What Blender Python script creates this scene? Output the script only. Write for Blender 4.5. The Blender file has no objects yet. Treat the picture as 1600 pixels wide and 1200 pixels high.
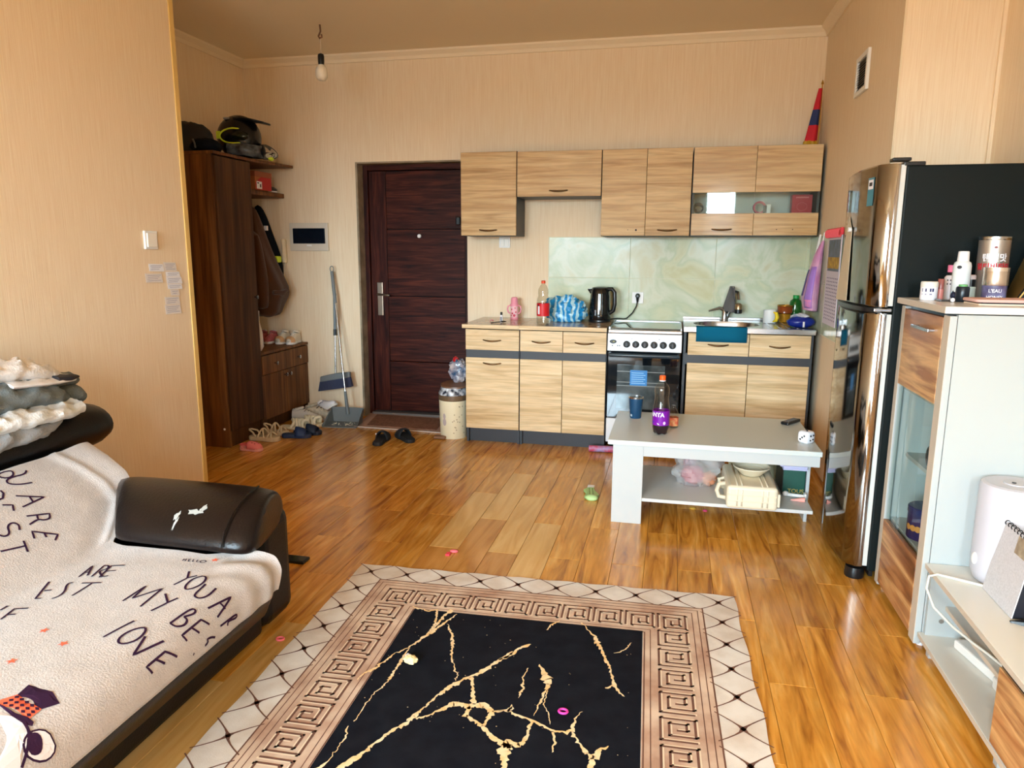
import bpy, bmesh, math, random
from mathutils import Vector, Matrix, noise
S = bpy.context.scene
C = S.collection
PI = math.pi
random.seed(7)

# ------------------------------------------------------------------ camera
CAM_F, YAW, PITCH, ROLL, CAM_H = 1120.79, 0.218870, 0.181962, 0.004738, 1.34116
cd = bpy.data.cameras.new('camera'); cam = bpy.data.objects.new('camera', cd); C.objects.link(cam)
cd.sensor_fit = 'HORIZONTAL'; cd.sensor_width = 36; cd.lens = CAM_F / 1600 * 36; cd.clip_start = .02
f_ = Vector((-math.sin(YAW) * math.cos(PITCH), math.cos(YAW) * math.cos(PITCH), -math.sin(PITCH)))
r0 = Vector((math.cos(YAW), math.sin(YAW), 0)); u0 = r0.cross(f_)
r_ = math.cos(ROLL) * r0 + math.sin(ROLL) * u0; u_ = -math.sin(ROLL) * r0 + math.cos(ROLL) * u0
m = Matrix((r_, u_, -f_)).transposed().to_4x4(); m.translation = Vector((0, 0, CAM_H)); cam.matrix_world = m
S.camera = cam

# ------------------------------------------------------------------ world, window light, exposure
w = bpy.data.worlds.new('sky'); S.world = w; w.use_nodes = True
def overcast():
    """bright hazy sky over duller ground, the same all round"""
    nt = w.node_tree; N = nt.nodes.new; L = nt.links.new; bg = nt.nodes['Background']
    tc = N('ShaderNodeTexCoord'); sp = N('ShaderNodeSeparateXYZ'); L(tc.outputs['Generated'], sp.inputs[0])
    r = N('ShaderNodeValToRGB'); mr = N('ShaderNodeMapRange'); mr.inputs['From Min'].default_value = -1; mr.inputs['From Max'].default_value = 1; L(sp.outputs['Z'], mr.inputs[0]); L(mr.outputs[0], r.inputs[0])
    e = r.color_ramp.elements; e[0].position = .485; e[0].color = (.16, .19, .20, 1); e[1].position = .515; e[1].color = (.72, .95, 1.10, 1)
    L(r.outputs[0], bg.inputs[0]); bg.inputs[1].default_value = SKY
SKY = 55.0
overcast()
S.view_settings.view_transform = 'Standard'; S.view_settings.look = 'None'
S.view_settings.gamma = 1; S.view_settings.use_curve_mapping = False
S.view_settings.exposure = EXPOSURE = 0.0
S.cycles.max_bounces = 10; S.cycles.diffuse_bounces = 6; S.cycles.glossy_bounces = 5; S.cycles.transmission_bounces = 8
S.cycles.transparent_max_bounces = 12; S.cycles.caustics_reflective = False; S.cycles.caustics_refractive = False
S.cycles.use_denoising = True; S.cycles.sample_clamp_indirect = 6

REAR = -2.6      # the window wall behind the camera
WINDOWS = [(.46, .98, 1.05, 2.50), (-1.55, -.62, .55, 2.40), (-2.52, -1.66, .55, 2.40)]  # openings out of view; sizes and sill heights set to tune the daylight
for i, (a, b, z0, z1) in enumerate(WINDOWS):       # sampling portals in the window openings; they give no light of their own
    ld = bpy.data.lights.new('window_portal', 'AREA'); ld.shape = 'RECTANGLE'; ld.size = b - a; ld.size_y = z1 - z0; ld.cycles.is_portal = True
    lo = bpy.data.objects.new('window_portal', ld); C.objects.link(lo)
    lo.location = ((a + b) / 2, REAR - .02, (z0 + z1) / 2); lo.rotation_euler = (PI / 2, 0, 0)   # faces +Y, into the room

# ------------------------------------------------------------------ helpers
class G:
    """collects vertices and faces (world metres)"""
    def __init__(s): s.v = []; s.f = []; s.sm = []
    def add(s, vs, fs, smooth=False):
        o = len(s.v); s.v += [tuple(p) for p in vs]; s.f += [tuple(i + o for i in f) for f in fs]; s.sm += [smooth] * len(fs); return s
    def box(s, x0, x1, y0, y1, z0, z1):
        return s.add([(x0,y0,z0),(x1,y0,z0),(x1,y1,z0),(x0,y1,z0),(x0,y0,z1),(x1,y0,z1),(x1,y1,z1),(x0,y1,z1)],
                     [(3,2,1,0),(4,5,6,7),(0,1,5,4),(1,2,6,5),(2,3,7,6),(3,0,4,7)])
    def prism(s, pts, d, smooth=False):
        """pts: planar 3-D outline, d: extrusion vector"""
        n = len(pts); d = Vector(d); a = [Vector(p) for p in pts]; b = [p + d for p in a]
        s.add(a + b, [tuple(range(n))[::-1], tuple(range(n, 2 * n))])
        return s.add(a + b, [(i, (i + 1) % n, n + (i + 1) % n, n + i) for i in range(n)], smooth)
    def lathe(s, prof, c=(0, 0, 0), seg=24, ax='z', cap0=True, cap1=True):
        vs = []
        for r, z in prof:
            for k in range(seg):
                t = 2 * PI * k / seg; a, b = r * math.cos(t), r * math.sin(t)
                p = {'z': (a, b, z), 'y': (a, z, -b), 'x': (z, a, b)}[ax]
                vs.append((c[0] + p[0], c[1] + p[1], c[2] + p[2]))
        fs = [(i * seg + k, i * seg + (k + 1) % seg, (i + 1) * seg + (k + 1) % seg, (i + 1) * seg + k) for i in range(len(prof) - 1) for k in range(seg)]
        s.add(vs, fs, True)
        n = len(prof) - 1
        if cap0: s.add(vs[:seg], [tuple(range(seg))[::-1]])
        if cap1: s.add(vs[n * seg:], [tuple(range(seg))])
        return s
    def loft(s, rings, closed=True, cap=True, smooth=True):
        n = len(rings[0]); vs = [p for r in rings for p in r]; m_ = n if closed else n - 1
        s.add(vs, [(i * n + k, i * n + (k + 1) % n, (i + 1) * n + (k + 1) % n, (i + 1) * n + k) for i in range(len(rings) - 1) for k in range(m_)], smooth)
        if cap and closed:
            s.add(rings[0], [tuple(range(n))[::-1]], smooth); s.add(rings[-1], [tuple(range(n))], smooth)
        return s
    def tube(s, pts, r, seg=8, closed=False, flat=1.0):
        P = [Vector(p) for p in pts]; n = len(P); rings = []; up = Vector((0, 0, 1)); prev = None
        for i in range(n):
            t = (P[(i + 1) % n] - P[i - 1]) if closed else (P[min(i + 1, n - 1)] - P[max(i - 1, 0)])
            t = t.normalized() if t.length > 1e-9 else Vector((1, 0, 0))
            a = prev if prev is not None else (up.cross(t) if abs(t.z) < .95 else Vector((1, 0, 0)))
            a = (a - a.dot(t) * t); a = a.normalized() if a.length > 1e-6 else Vector((0, 1, 0)).cross(t).normalized()
            b = t.cross(a); prev = a; R = r[i] if isinstance(r, (list, tuple)) else r
            rings.append([P[i] + R * (math.cos(2 * PI * k / seg) * a + flat * math.sin(2 * PI * k / seg) * b) for k in range(seg)])
        if closed: rings.append(rings[0])
        return s.loft(rings, cap=not closed)
    def grid(s, fn, nu, nv, smooth=True):
        vs = [fn(i / nu, j / nv) for i in range(nu + 1) for j in range(nv + 1)]
        return s.add(vs, [(i * (nv + 1) + j, (i + 1) * (nv + 1) + j, (i + 1) * (nv + 1) + j + 1, i * (nv + 1) + j + 1) for i in range(nu) for j in range(nv)], smooth)
    def ball(s, c, rx, ry, rz, nu=16, nv=10, fn=None):
        vs = []; 
        for i in range(nv + 1):
            p = PI * i / nv
            for k in range(nu):
                t = 2 * PI * k / nu; d = Vector((math.sin(p) * math.cos(t), math.sin(p) * math.sin(t), math.cos(p)))
                q = fn(d) if fn else 1
                vs.append((c[0] + rx * d.x * q, c[1] + ry * d.y * q, c[2] + rz * d.z * q))
        return s.add(vs, [(i * nu + k, (i + 1) * nu + k, (i + 1) * nu + (k + 1) % nu, i * nu + (k + 1) % nu) for i in range(nv) for k in range(nu)], True)
    def ribbon(s, pts, w, n=(0, 0, 1)):
        P = [Vector(p) for p in pts]; n = Vector(n); vs = []
        for i, p in enumerate(P):
            t = P[min(i + 1, len(P) - 1)] - P[max(i - 1, 0)]; a = n.cross(t); a = a.normalized() if a.length > 1e-9 else Vector((1, 0, 0))
            W = (w[i] if isinstance(w, (list, tuple)) else w) / 2; vs += [p - a * W, p + a * W]
        return s.add(vs, [(2 * i, 2 * i + 2, 2 * i + 3, 2 * i + 1) for i in range(len(P) - 1)])
    def xf(s, M):
        s.v = [tuple(M @ Vector(p)) for p in s.v]; return s

def mesh_of(name, g):
    me = bpy.data.meshes.new(name); me.from_pydata(g.v, [], g.f); me.validate()
    if len(me.polygons) == len(g.sm): me.polygons.foreach_set('use_smooth', g.sm)
    bm = bmesh.new(); bm.from_mesh(me); bmesh.ops.remove_doubles(bm, verts=bm.verts, dist=1e-6)
    for e in bm.edges:
        if len(e.link_faces) == 2 and e.calc_face_angle(0) > .75: e.smooth = False
    bmesh.ops.recalc_face_normals(bm, faces=bm.faces); bm.to_mesh(me); bm.free()
    return me
def origin(o):
    p = Vector((0, 0, 0))
    while o is not None: p = p + Vector(o.location); o = o.parent
    return p
def part(name, g, mat, parent=None, bev=0, sub=0, solid=0, local=False, seg=2, me=None):
    """one mesh object; vertices are world coordinates unless local (then the parent's own frame)"""
    if me is None:
        if parent is not None and not local:
            o_ = origin(parent); g.v = [(p[0] - o_.x, p[1] - o_.y, p[2] - o_.z) for p in g.v]
        me = mesh_of(name, g)
        for x in (mat if isinstance(mat, (list, tuple)) else [mat]): me.materials.append(x)
    o = bpy.data.objects.new(name, me); C.objects.link(o); o.parent = parent
    if solid: mo = o.modifiers.new('solid', 'SOLIDIFY'); mo.thickness = solid; mo.offset = -1
    if bev: mo = o.modifiers.new('bevel', 'BEVEL'); mo.width = bev; mo.segments = seg; mo.limit_method = 'ANGLE'; mo.angle_limit = .6
    if sub: mo = o.modifiers.new('subsurf', 'SUBSURF'); mo.levels = sub; mo.render_levels = sub
    return o
def tag(o, label, cat, group=None):
    o['label'] = label; o['category'] = cat
    if group: o['group'] = group
    return o
def thing(name, label, cat, loc, rz=0, group=None):
    o = bpy.data.objects.new(name, None); C.objects.link(o); o.empty_display_size = .05
    o.location = loc; o.rotation_euler = (0, 0, rz); return tag(o, label, cat, group)
def single(name, g, mat, label, cat, group=None, **k):
    """a thing that is one mesh, its origin at its base"""
    xs, ys, zs = zip(*g.v); c = ((min(xs) + max(xs)) / 2, (min(ys) + max(ys)) / 2, min(zs))
    g.v = [(p[0] - c[0], p[1] - c[1], p[2] - c[2]) for p in g.v]
    o = part(name, g, mat, None, **k); o.location = c; return tag(o, label, cat, group)
def struct(name, g, mat, parent=None, **k):
    o = part(name, g, mat, parent, **k)
    if parent is None: o['kind'] = 'structure'
    return o
def stuff(o): o['kind'] = 'stuff'; return o
def copy_tree(o, parent=None):
    c = o.copy(); C.objects.link(c)
    if parent is not None: c.parent = parent
    for ch in list(o.children): copy_tree(ch, c)
    return c
def text_mesh(body, size, bold=0.0):
    cu = bpy.data.curves.new('t', 'FONT'); cu.body = body; cu.size = size; cu.align_x = 'CENTER'; cu.align_y = 'CENTER'; cu.offset = bold * size
    o = bpy.data.objects.new('t', cu); C.objects.link(o); dg = bpy.context.evaluated_depsgraph_get(); dg.update()
    me = bpy.data.meshes.new_from_object(o.evaluated_get(dg)); g = G()
    g.add([tuple(v.co) for v in me.vertices], [tuple(p.vertices) for p in me.polygons])
    bpy.data.objects.remove(o); bpy.data.curves.remove(cu); bpy.data.meshes.remove(me); return g
def lettering(body, size, mat, parent, at, xdir, ydir, bold=0.0, wrap=None, local=False, width=None):
    """flat print: at = centre (world), xdir/ydir = reading directions; wrap=(axis x, axis y, radius) bends it round an upright cylinder"""
    g = text_mesh(body, size, bold)
    if not g.v: return None
    if width:
        xs = [p[0] for p in g.v]; k = width / (max(xs) - min(xs)); g.v = [(p[0] * k, p[1], p[2]) for p in g.v]
    X, Y, A = Vector(xdir), Vector(ydir), Vector(at)
    if wrap:
        cx, cy, R = wrap; a0 = math.atan2(A.y - cy, A.x - cx)
        g.v = [(cx + R * math.cos(a0 + p[0] / R), cy + R * math.sin(a0 + p[0] / R), A.z + p[1]) for p in g.v]
    else: g.v = [tuple(A + X * p[0] + Y * p[1]) for p in g.v]
    return part('lettering', g, mat, parent, local=local)

def srgb(c):
    return tuple((x / 255 / 12.92 if x / 255 <= .04045 else ((x / 255 + .055) / 1.055) ** 2.4) for x in c)
def nodes_of(name):
    mt = bpy.data.materials.new(name); mt.use_nodes = True; nt = mt.node_tree; return mt, nt, nt.nodes['Principled BSDF']
def mat(name, c, rough=.5, metal=0, bump=0, bscale=60, var=0, vscale=8, trans=0, ior=1.45, coat=0, alpha=1, emit=0, sheen=0, spec=None, c2=None):
    mt, nt, b = nodes_of(name); c = srgb(c)
    b.inputs['Base Color'].default_value = (*c, 1); b.inputs['Roughness'].default_value = rough; b.inputs['Metallic'].default_value = metal
    b.inputs['Transmission Weight'].default_value = trans; b.inputs['IOR'].default_value = ior; b.inputs['Coat Weight'].default_value = coat
    b.inputs['Alpha'].default_value = alpha; b.inputs['Sheen Weight'].default_value = sheen
    if spec is not None: b.inputs['Specular IOR Level'].default_value = spec
    elif rough >= .74: b.inputs['Specular IOR Level'].default_value = .12
    tc = None
    if var or bump or c2: tc = nt.nodes.new('ShaderNodeTexCoord')
    if var or c2:
        n = nt.nodes.new('ShaderNodeTexNoise'); n.inputs['Scale'].default_value = vscale; n.inputs['Detail'].default_value = 5
        nt.links.new(tc.outputs['Object'], n.inputs['Vector'])
        r = nt.nodes.new('ShaderNodeValToRGB'); nt.links.new(n.outputs[0], r.inputs[0])
        e0, e1 = r.color_ramp.elements; e0.position, e1.position = .35, .65
        if c2: e0.color = (*c, 1); e1.color = (*srgb(c2), 1)
        else:
            e0.color = (*[x * (1 - var) for x in c], 1); e1.color = (*[min(1, x * (1 + var)) for x in c], 1)
        nt.links.new(r.outputs[0], b.inputs['Base Color'])
    if bump:
        n2 = nt.nodes.new('ShaderNodeTexNoise'); n2.inputs['Scale'].default_value = bscale; n2.inputs['Detail'].default_value = 4
        nt.links.new(tc.outputs['Object'], n2.inputs['Vector'])
        bp = nt.nodes.new('ShaderNodeBump'); bp.inputs['Strength'].default_value = bump; bp.inputs['Distance'].default_value = .01
        nt.links.new(n2.outputs[0], bp.inputs['Height']); nt.links.new(bp.outputs[0], b.inputs['Normal'])
    return mt
def streaks(name, cols, scale, rough=.5, bump=.0, coat=0, detail=6, dist=.6, rnd=True, pos=None, fine=None, rand_val=0, spec=.5):
    """stretched noise: wood grain, wallpaper threads; cols along a ramp, scale = (x, y, z) frequency; fine = (scale, strength) of a second darker grain"""
    mt, nt, b = nodes_of(name); N = nt.nodes.new; L = nt.links.new
    tc = N('ShaderNodeTexCoord'); mp = N('ShaderNodeMapping'); mp.inputs['Scale'].default_value = scale
    v = tc.outputs['Object']
    oi = N('ShaderNodeObjectInfo')
    if rnd:
        ad = N('ShaderNodeVectorMath'); ad.operation = 'ADD'; sc = N('ShaderNodeVectorMath'); sc.operation = 'SCALE'; sc.inputs[3].default_value = 17.3
        cb = N('ShaderNodeCombineXYZ')
        for i in range(3): L(oi.outputs['Random'], cb.inputs[i])
        L(cb.outputs[0], sc.inputs[0]); L(v, ad.inputs[0]); L(sc.outputs[0], ad.inputs[1]); v = ad.outputs[0]
    L(v, mp.inputs['Vector'])
    n = N('ShaderNodeTexNoise'); n.inputs['Scale'].default_value = 1; n.inputs['Detail'].default_value = detail; n.inputs['Distortion'].default_value = dist
    L(mp.outputs[0], n.inputs['Vector'])
    r = N('ShaderNodeValToRGB'); L(n.outputs[0], r.inputs[0]); els = r.color_ramp.elements
    k = len(cols); ps = pos or [.3 + .4 * i / (k - 1) for i in range(k)]
    while len(els) < k: els.new(.5)
    for e, p, c in zip(els, ps, cols): e.position = p; e.color = (*srgb(c), 1)
    out = r.outputs[0]
    if fine:
        m2 = N('ShaderNodeMapping'); m2.inputs['Scale'].default_value = tuple(x * fine[0] for x in scale); L(v, m2.inputs['Vector'])
        n2 = N('ShaderNodeTexNoise'); n2.inputs['Scale'].default_value = 1; n2.inputs['Detail'].default_value = 3; L(m2.outputs[0], n2.inputs['Vector'])
        mr = N('ShaderNodeMapRange'); mr.inputs['From Min'].default_value = .35; mr.inputs['From Max'].default_value = .6; mr.inputs['To Min'].default_value = 1 - fine[1]; mr.inputs['To Max'].default_value = 1
        L(n2.outputs[0], mr.inputs[0]); mx = N('ShaderNodeMix'); mx.data_type = 'RGBA'; mx.blend_type = 'MULTIPLY'; mx.inputs[0].default_value = 1
        L(out, mx.inputs[6]); L(mr.outputs[0], mx.inputs[7]); out = mx.outputs[2]
    if rand_val:
        hs = N('ShaderNodeHueSaturation'); mr = N('ShaderNodeMapRange'); mr.inputs['To Min'].default_value = 1 - rand_val; mr.inputs['To Max'].default_value = 1 + rand_val
        L(oi.outputs['Random'], mr.inputs[0]); L(mr.outputs[0], hs.inputs['Value']); L(out, hs.inputs['Color']); out = hs.outputs[0]
    L(out, b.inputs['Base Color']); b.inputs['Specular IOR Level'].default_value = spec; b.inputs['Roughness'].default_value = rough; b.inputs['Coat Weight'].default_value = coat; b.inputs['Coat Roughness'].default_value = .08
    if bump:
        bp = N('ShaderNodeBump'); bp.inputs['Strength'].default_value = bump; bp.inputs['Distance'].default_value = .004
        L(n.outputs[0], bp.inputs['Height']); L(bp.outputs[0], b.inputs['Normal'])
    return mt

# ------------------------------------------------------------------ materials
WALL = streaks('wallpaper', [(230, 205, 171), (236, 214, 183), (241, 222, 194)], (230, 230, 5), rough=.75, bump=.15, rnd=False, detail=4, dist=.3, spec=.15)
CEIL = mat('ceiling_paint', (238, 222, 194), .85, bump=.04, bscale=90)
CREAM = mat('cove_cream', (238, 220, 190), .7)
TRIMY = mat('yellow_trim', (226, 190, 116), .5)
TILE = None
def marble():
    mt, nt, b = nodes_of('marble_tile'); N = nt.nodes.new; L = nt.links.new
    tc = N('ShaderNodeTexCoord'); n = N('ShaderNodeTexNoise'); n.inputs['Scale'].default_value = 2.6; n.inputs['Detail'].default_value = 8; n.inputs['Distortion'].default_value = 1.4
    L(tc.outputs['Object'], n.inputs['Vector']); r = N('ShaderNodeValToRGB'); L(n.outputs[0], r.inputs[0]); els = r.color_ramp.elements
    while len(els) < 5: els.new(.5)
    for e, p, c in zip(els, (.3, .42, .5, .58, .75), ((196, 194, 150), (208, 210, 178), (192, 202, 172), (212, 216, 194), (200, 192, 150))): e.position = p; e.color = (*srgb(c), 1)
    L(r.outputs[0], b.inputs['Base Color']); b.inputs['Roughness'].default_value = .16; b.inputs['Specular IOR Level'].default_value = .16; return mt
TILE = marble()
GROUT = mat('grout', (226, 226, 206), .8)
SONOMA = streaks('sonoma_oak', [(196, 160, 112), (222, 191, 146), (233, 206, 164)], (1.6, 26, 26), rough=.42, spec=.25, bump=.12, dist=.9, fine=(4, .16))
SONOMA_SHADED = streaks('sonoma_oak_shaded', [(176, 136, 86), (202, 166, 116), (214, 182, 134)], (1.6, 26, 26), rough=.42, spec=.2, bump=.12, dist=.9, fine=(4, .16))  # darker copy of the same oak, painting in weaker light on the uppers
GRAPH = mat('graphite_board', (58, 60, 64), .5)
WORKTOP = streaks('worktop_beige', [(172, 142, 110), (196, 168, 136)], (6, 60, 60), rough=.16, detail=4)
PLINTH = mat('plinth_dark', (56, 56, 60), .55)
CHROME = mat('chrome', (176, 180, 186), .18, 1)
STEEL = mat('brushed_steel', (190, 190, 190), .24, 1)
MIRROR = mat('glossy_steel_door', (136, 132, 127), .08, 1)
BRONZE = mat('aged_bronze_handle', (140, 118, 88), .35, 1)
BLACK = mat('black_plastic', (22, 23, 25), .3)
BLACKM = mat('black_matte', (26, 27, 30), .7)
WHITE = mat('white_laminate', (190, 193, 192), .35)
WHITEP = mat('white_plastic', (236, 234, 230), .4)
EDGE = mat('beige_edge_band', (205, 194, 178), .5)
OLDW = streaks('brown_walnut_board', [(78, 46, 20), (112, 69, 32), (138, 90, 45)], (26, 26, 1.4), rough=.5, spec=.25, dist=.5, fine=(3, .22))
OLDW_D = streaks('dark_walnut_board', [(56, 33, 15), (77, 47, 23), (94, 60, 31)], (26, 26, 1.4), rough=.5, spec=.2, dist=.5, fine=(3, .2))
DOORW = streaks('wenge_door_horizontal', [(32, 9, 6), (60, 22, 14), (88, 38, 24)], (3, 40, 40), rough=.5, spec=.15, dist=.8, fine=(3, .25))
DOORV = streaks('wenge_door_vertical', [(32, 9, 6), (58, 21, 14), (84, 36, 23)], (40, 40, 3), rough=.5, spec=.15, dist=.8, fine=(3, .25))
ZEBRA = streaks('striped_walnut', [(104, 62, 36), (150, 96, 58), (186, 132, 84), (222, 178, 122), (160, 108, 68)], (14, 1.2, 14), rough=.4, dist=.5, pos=[.32, .42, .5, .58, .68], fine=(4, .12))
PLANK = streaks('laminate_plank', [(156, 94, 28), (200, 134, 48), (216, 152, 62), (230, 174, 92)], (22, 2.2, 22), rough=.22, dist=1.2, fine=(3, .18), rand_val=.13, bump=.05, coat=.12)
PLANKL = streaks('light_laminate_plank', [(190, 142, 72), (212, 166, 96), (224, 182, 116)], (14, 1.6, 14), rough=.24, dist=1.2, rand_val=.05, bump=.04, coat=.25)
PLANKM = streaks('honey_laminate_plank', [(164, 106, 40), (188, 130, 60), (202, 146, 78)], (14, 1.6, 14), rough=.22, dist=1.2, rand_val=.05, bump=.04, coat=.3)
LEATHER = mat('black_leather', (13, 11, 11), .38, spec=.32, bump=.12, bscale=160)
LEATHB = mat('brown_black_leather', (22, 15, 14), .30, spec=.32, bump=.12, bscale=120)
THROW = mat('velour_throw', (188, 180, 176), .9, bump=.25, bscale=220, var=.05, vscale=30, sheen=.3)
INK = mat('purple_black_ink', (52, 28, 54), .8)
CORAL = mat('coral_print', (242, 112, 82), .8)
GLASS = mat('clear_glass', (235, 245, 242), .02, trans=1, ior=1.1)
PLAST = mat('clear_plastic', (240, 240, 236), .06, trans=1, ior=1.12)
GREY = mat('grey_plastic', (112, 118, 120), .45)
DGREY = mat('dark_grey_plastic', (70, 74, 80), .5)
RED = mat('red_print', (206, 26, 34), .45)
PINK = mat('pink_plastic', (238, 150, 165), .4)
TEAL = mat('teal_cloth', (16, 98, 128), .95, bump=.3, bscale=300)
NAVY = mat('navy_rubber', (32, 46, 78), .6)
BEIGE = mat('beige_plastic', (226, 214, 188), .45)
CREAMS = mat('cream_shoe', (226, 218, 192), .7)
WHITES = mat('offwhite_shoe', (214, 208, 200), .75, bump=.2, bscale=120)
PAPER = mat('paper_white', (236, 234, 238), .8)
GOLD = mat('gold_print', (226, 184, 120), .8)
NEON = mat('neon_yellow', (205, 225, 50), .5)
BROWNF = mat('brown_fleece', (74, 44, 24), .95, bump=.5, bscale=160, sheen=.2)
DARKF = mat('black_cloth', (20, 22, 28), .95, bump=.3, bscale=120)
GREYF = mat('grey_cotton', (112, 120, 122), .95, bump=.35, bscale=180)
WHITEF = mat('white_cotton', (222, 218, 216), .95, bump=.3, bscale=140)
def pane_mat(name, tint, rough=.02, edge=.9, face=.04):
    """thin clear sheet: see-through with a mirror-like skin that strengthens at grazing view"""
    mt = bpy.data.materials.new(name); mt.use_nodes = True; nt = mt.node_tree; nt.nodes.clear(); N = nt.nodes.new; L = nt.links.new
    o = N('ShaderNodeOutputMaterial'); mx = N('ShaderNodeMixShader'); t = N('ShaderNodeBsdfTransparent'); g = N('ShaderNodeBsdfGlossy'); lw = N('ShaderNodeLayerWeight'); lw.inputs[0].default_value = .5
    p = N('ShaderNodeMath'); p.operation = 'POWER'; p.inputs[1].default_value = 5; m_ = N('ShaderNodeMath'); m_.operation = 'MULTIPLY_ADD'; m_.inputs[1].default_value = edge; m_.inputs[2].default_value = face
    L(lw.outputs['Facing'], p.inputs[0]); L(p.outputs[0], m_.inputs[0]); t.inputs[0].default_value = (*srgb(tint), 1); g.inputs['Roughness'].default_value = rough
    L(m_.outputs[0], mx.inputs[0]); L(t.outputs[0], mx.inputs[1]); L(g.outputs[0], mx.inputs[2]); L(mx.outputs[0], o.inputs[0]); return mt
PANE = pane_mat('window_pane', (240, 247, 244), face=.035)
CLEAR = pane_mat('thin_clear_plastic', (240, 238, 232), .06, .8, .05)
FILM = mat('plastic_film', (232, 231, 228), .3, alpha=.32)

# ------------------------------------------------------------------ room shell
ZC = 2.806; YB = 5.39
floor = struct('floor', G().box(-3.5, 1.6, REAR - .15, 5.75, -.12, -.0065), mat('plank_joint_dark', (52, 30, 14), .8))
PW, PL = .1405, .779
def plank_mesh(x0, x1, y0, y1):
    c = .0012; e = .0006; g = G(); lo, hi = -.007, 0.0
    x0 += e; x1 -= e; y0 += e; y1 -= e
    g.add([(x0,y0,lo),(x1,y0,lo),(x1,y1,lo),(x0,y1,lo),(x0,y0,hi-c),(x1,y0,hi-c),(x1,y1,hi-c),(x0,y1,hi-c),(x0+c,y0+c,hi),(x1-c,y0+c,hi),(x1-c,y1-c,hi),(x0+c,y1-c,hi)],
          [(0,1,5,4),(1,2,6,5),(2,3,7,6),(3,0,4,7),(4,5,9,8),(5,6,10,9),(6,7,11,10),(7,4,8,11),(8,9,10,11)])
    return g
_pm = {}
def lay_plank(x0, x1, y0, y1, mt):
    key = (round(x1 - x0, 4), round(y1 - y0, 4), mt.name)
    cx, cy = (x0 + x1) / 2, (y0 + y1) / 2
    if key not in _pm:
        me = mesh_of('plank', plank_mesh(x0 - cx, x1 - cx, y0 - cy, y1 - cy)); me.materials.append(mt); _pm[key] = me
    o = bpy.data.objects.new('plank', _pm[key]); C.objects.link(o); o.parent = floor; o.location = (cx, cy, 0); return o
FX0, FX1, FY0, FY1 = -3.385, 1.305, 1.16, 5.51
for k in range(-17, 18):
    xa = -1.0535 + PW * k; xb = xa + PW
    xa_, xb_ = max(xa, FX0), min(xb, FX1)
    if xb_ - xa_ < .02: continue
    base = 3.757 if k % 2 == 0 else 4.152
    for r in range(-5, 4):
        ya = base + PL * r; yb = ya + PL            # spans ya..yb
        ya_, yb_ = max(ya, FY0), min(yb, FY1)
        if yb_ - ya_ < .02: continue
        top = yb
        mt = PLANK
        if k == 0 and abs(top - 3.757) < .1: mt = PLANKL
        elif k == 0 and top < 3.1: mt = PLANKM
        elif k == 1 and abs(top - 4.152) < .1: mt = PLANKL
        elif k == 1 and top < 3.5: mt = PLANKM
        elif k == 2 and abs(top - 3.757) < .1: mt = PLANKL
        elif k == 2 and top < 3.1: mt = PLANKM
        elif k == 3 and top < 3.5: mt = PLANKL
        elif k in (-1, -2, -3) and top < 2.4: mt = PLANKL
        if ya_ > 3.6 and xa_ > .92: continue        # under the wall block
        if yb_ < 3.5 and xb_ < -2.6: continue          # under the left wall
        lay_plank(xa_, xb_, ya_, yb_, mt)
stuff(struct('plank_rows', G().box(-2.6, FX1, REAR, FY0, -.0065, 0), PLANK, floor))

struct('ceiling', G().box(-3.5, 1.6, REAR - .15, 5.7, ZC, ZC + .12), CEIL)
DX0, DX1, DZ = -2.453, -1.555, 2.022
wall_back = struct('wall_back', G().prism([(x, YB, z) for x, z in ((-3.5, -.1), (DX0, -.1), (DX0, DZ), (DX1, DZ), (DX1, -.1), (1.6, -.1), (1.6, ZC + .05), (-3.5, ZC + .05))], (0, .3, 0)), WALL)
struct('wall_left', G().box(-3.385, -2.6, REAR - .15, 3.522, -.1, ZC + .05), WALL)
struct('wall_hall', G().box(-3.6, -3.385, 3.5, 5.69, -.1, ZC + .05), WALL)
wall_kitchen = struct('wall_kitchen', G().box(.922, 1.75, 3.605, 5.69, -.1, ZC + .05), WALL)
struct('wall_right', G().box(1.31, 1.75, REAR - .15, 3.61, -.1, ZC + .05), WALL)
g = G(); xs = sorted({-2.62, 1.33} | {v for wd in WINDOWS for v in wd[:2]})
for a, b in zip(xs, xs[1:]):
    wd = [q for q in WINDOWS if abs(q[0] - a) < 1e-6]
    if wd: g.box(a, b, REAR - .15, REAR, -.1, wd[0][2]); g.box(a, b, REAR - .15, REAR, wd[0][3], ZC + .05)
    else: g.box(a, b, REAR - .15, REAR, -.1, ZC + .05)
struct('wall_rear', g, WALL)
for i, (a, b, z0, z1) in enumerate(WINDOWS):
    g = G(); t = .035
    g.prism([(a, REAR - .1, z0), (b, REAR - .1, z0), (b, REAR - .1, z0 + t), (a, REAR - .1, z0 + t)], (0, .06, 0)); g.box(a, b, REAR - .1, REAR - .04, z1 - t, z1)
    g.box(a, a + t, REAR - .1, REAR - .04, z0, z1); g.box(b - t, b, REAR - .1, REAR - .04, z0, z1)
    struct('window_%d' % (i + 1), g, WHITEP)
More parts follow.
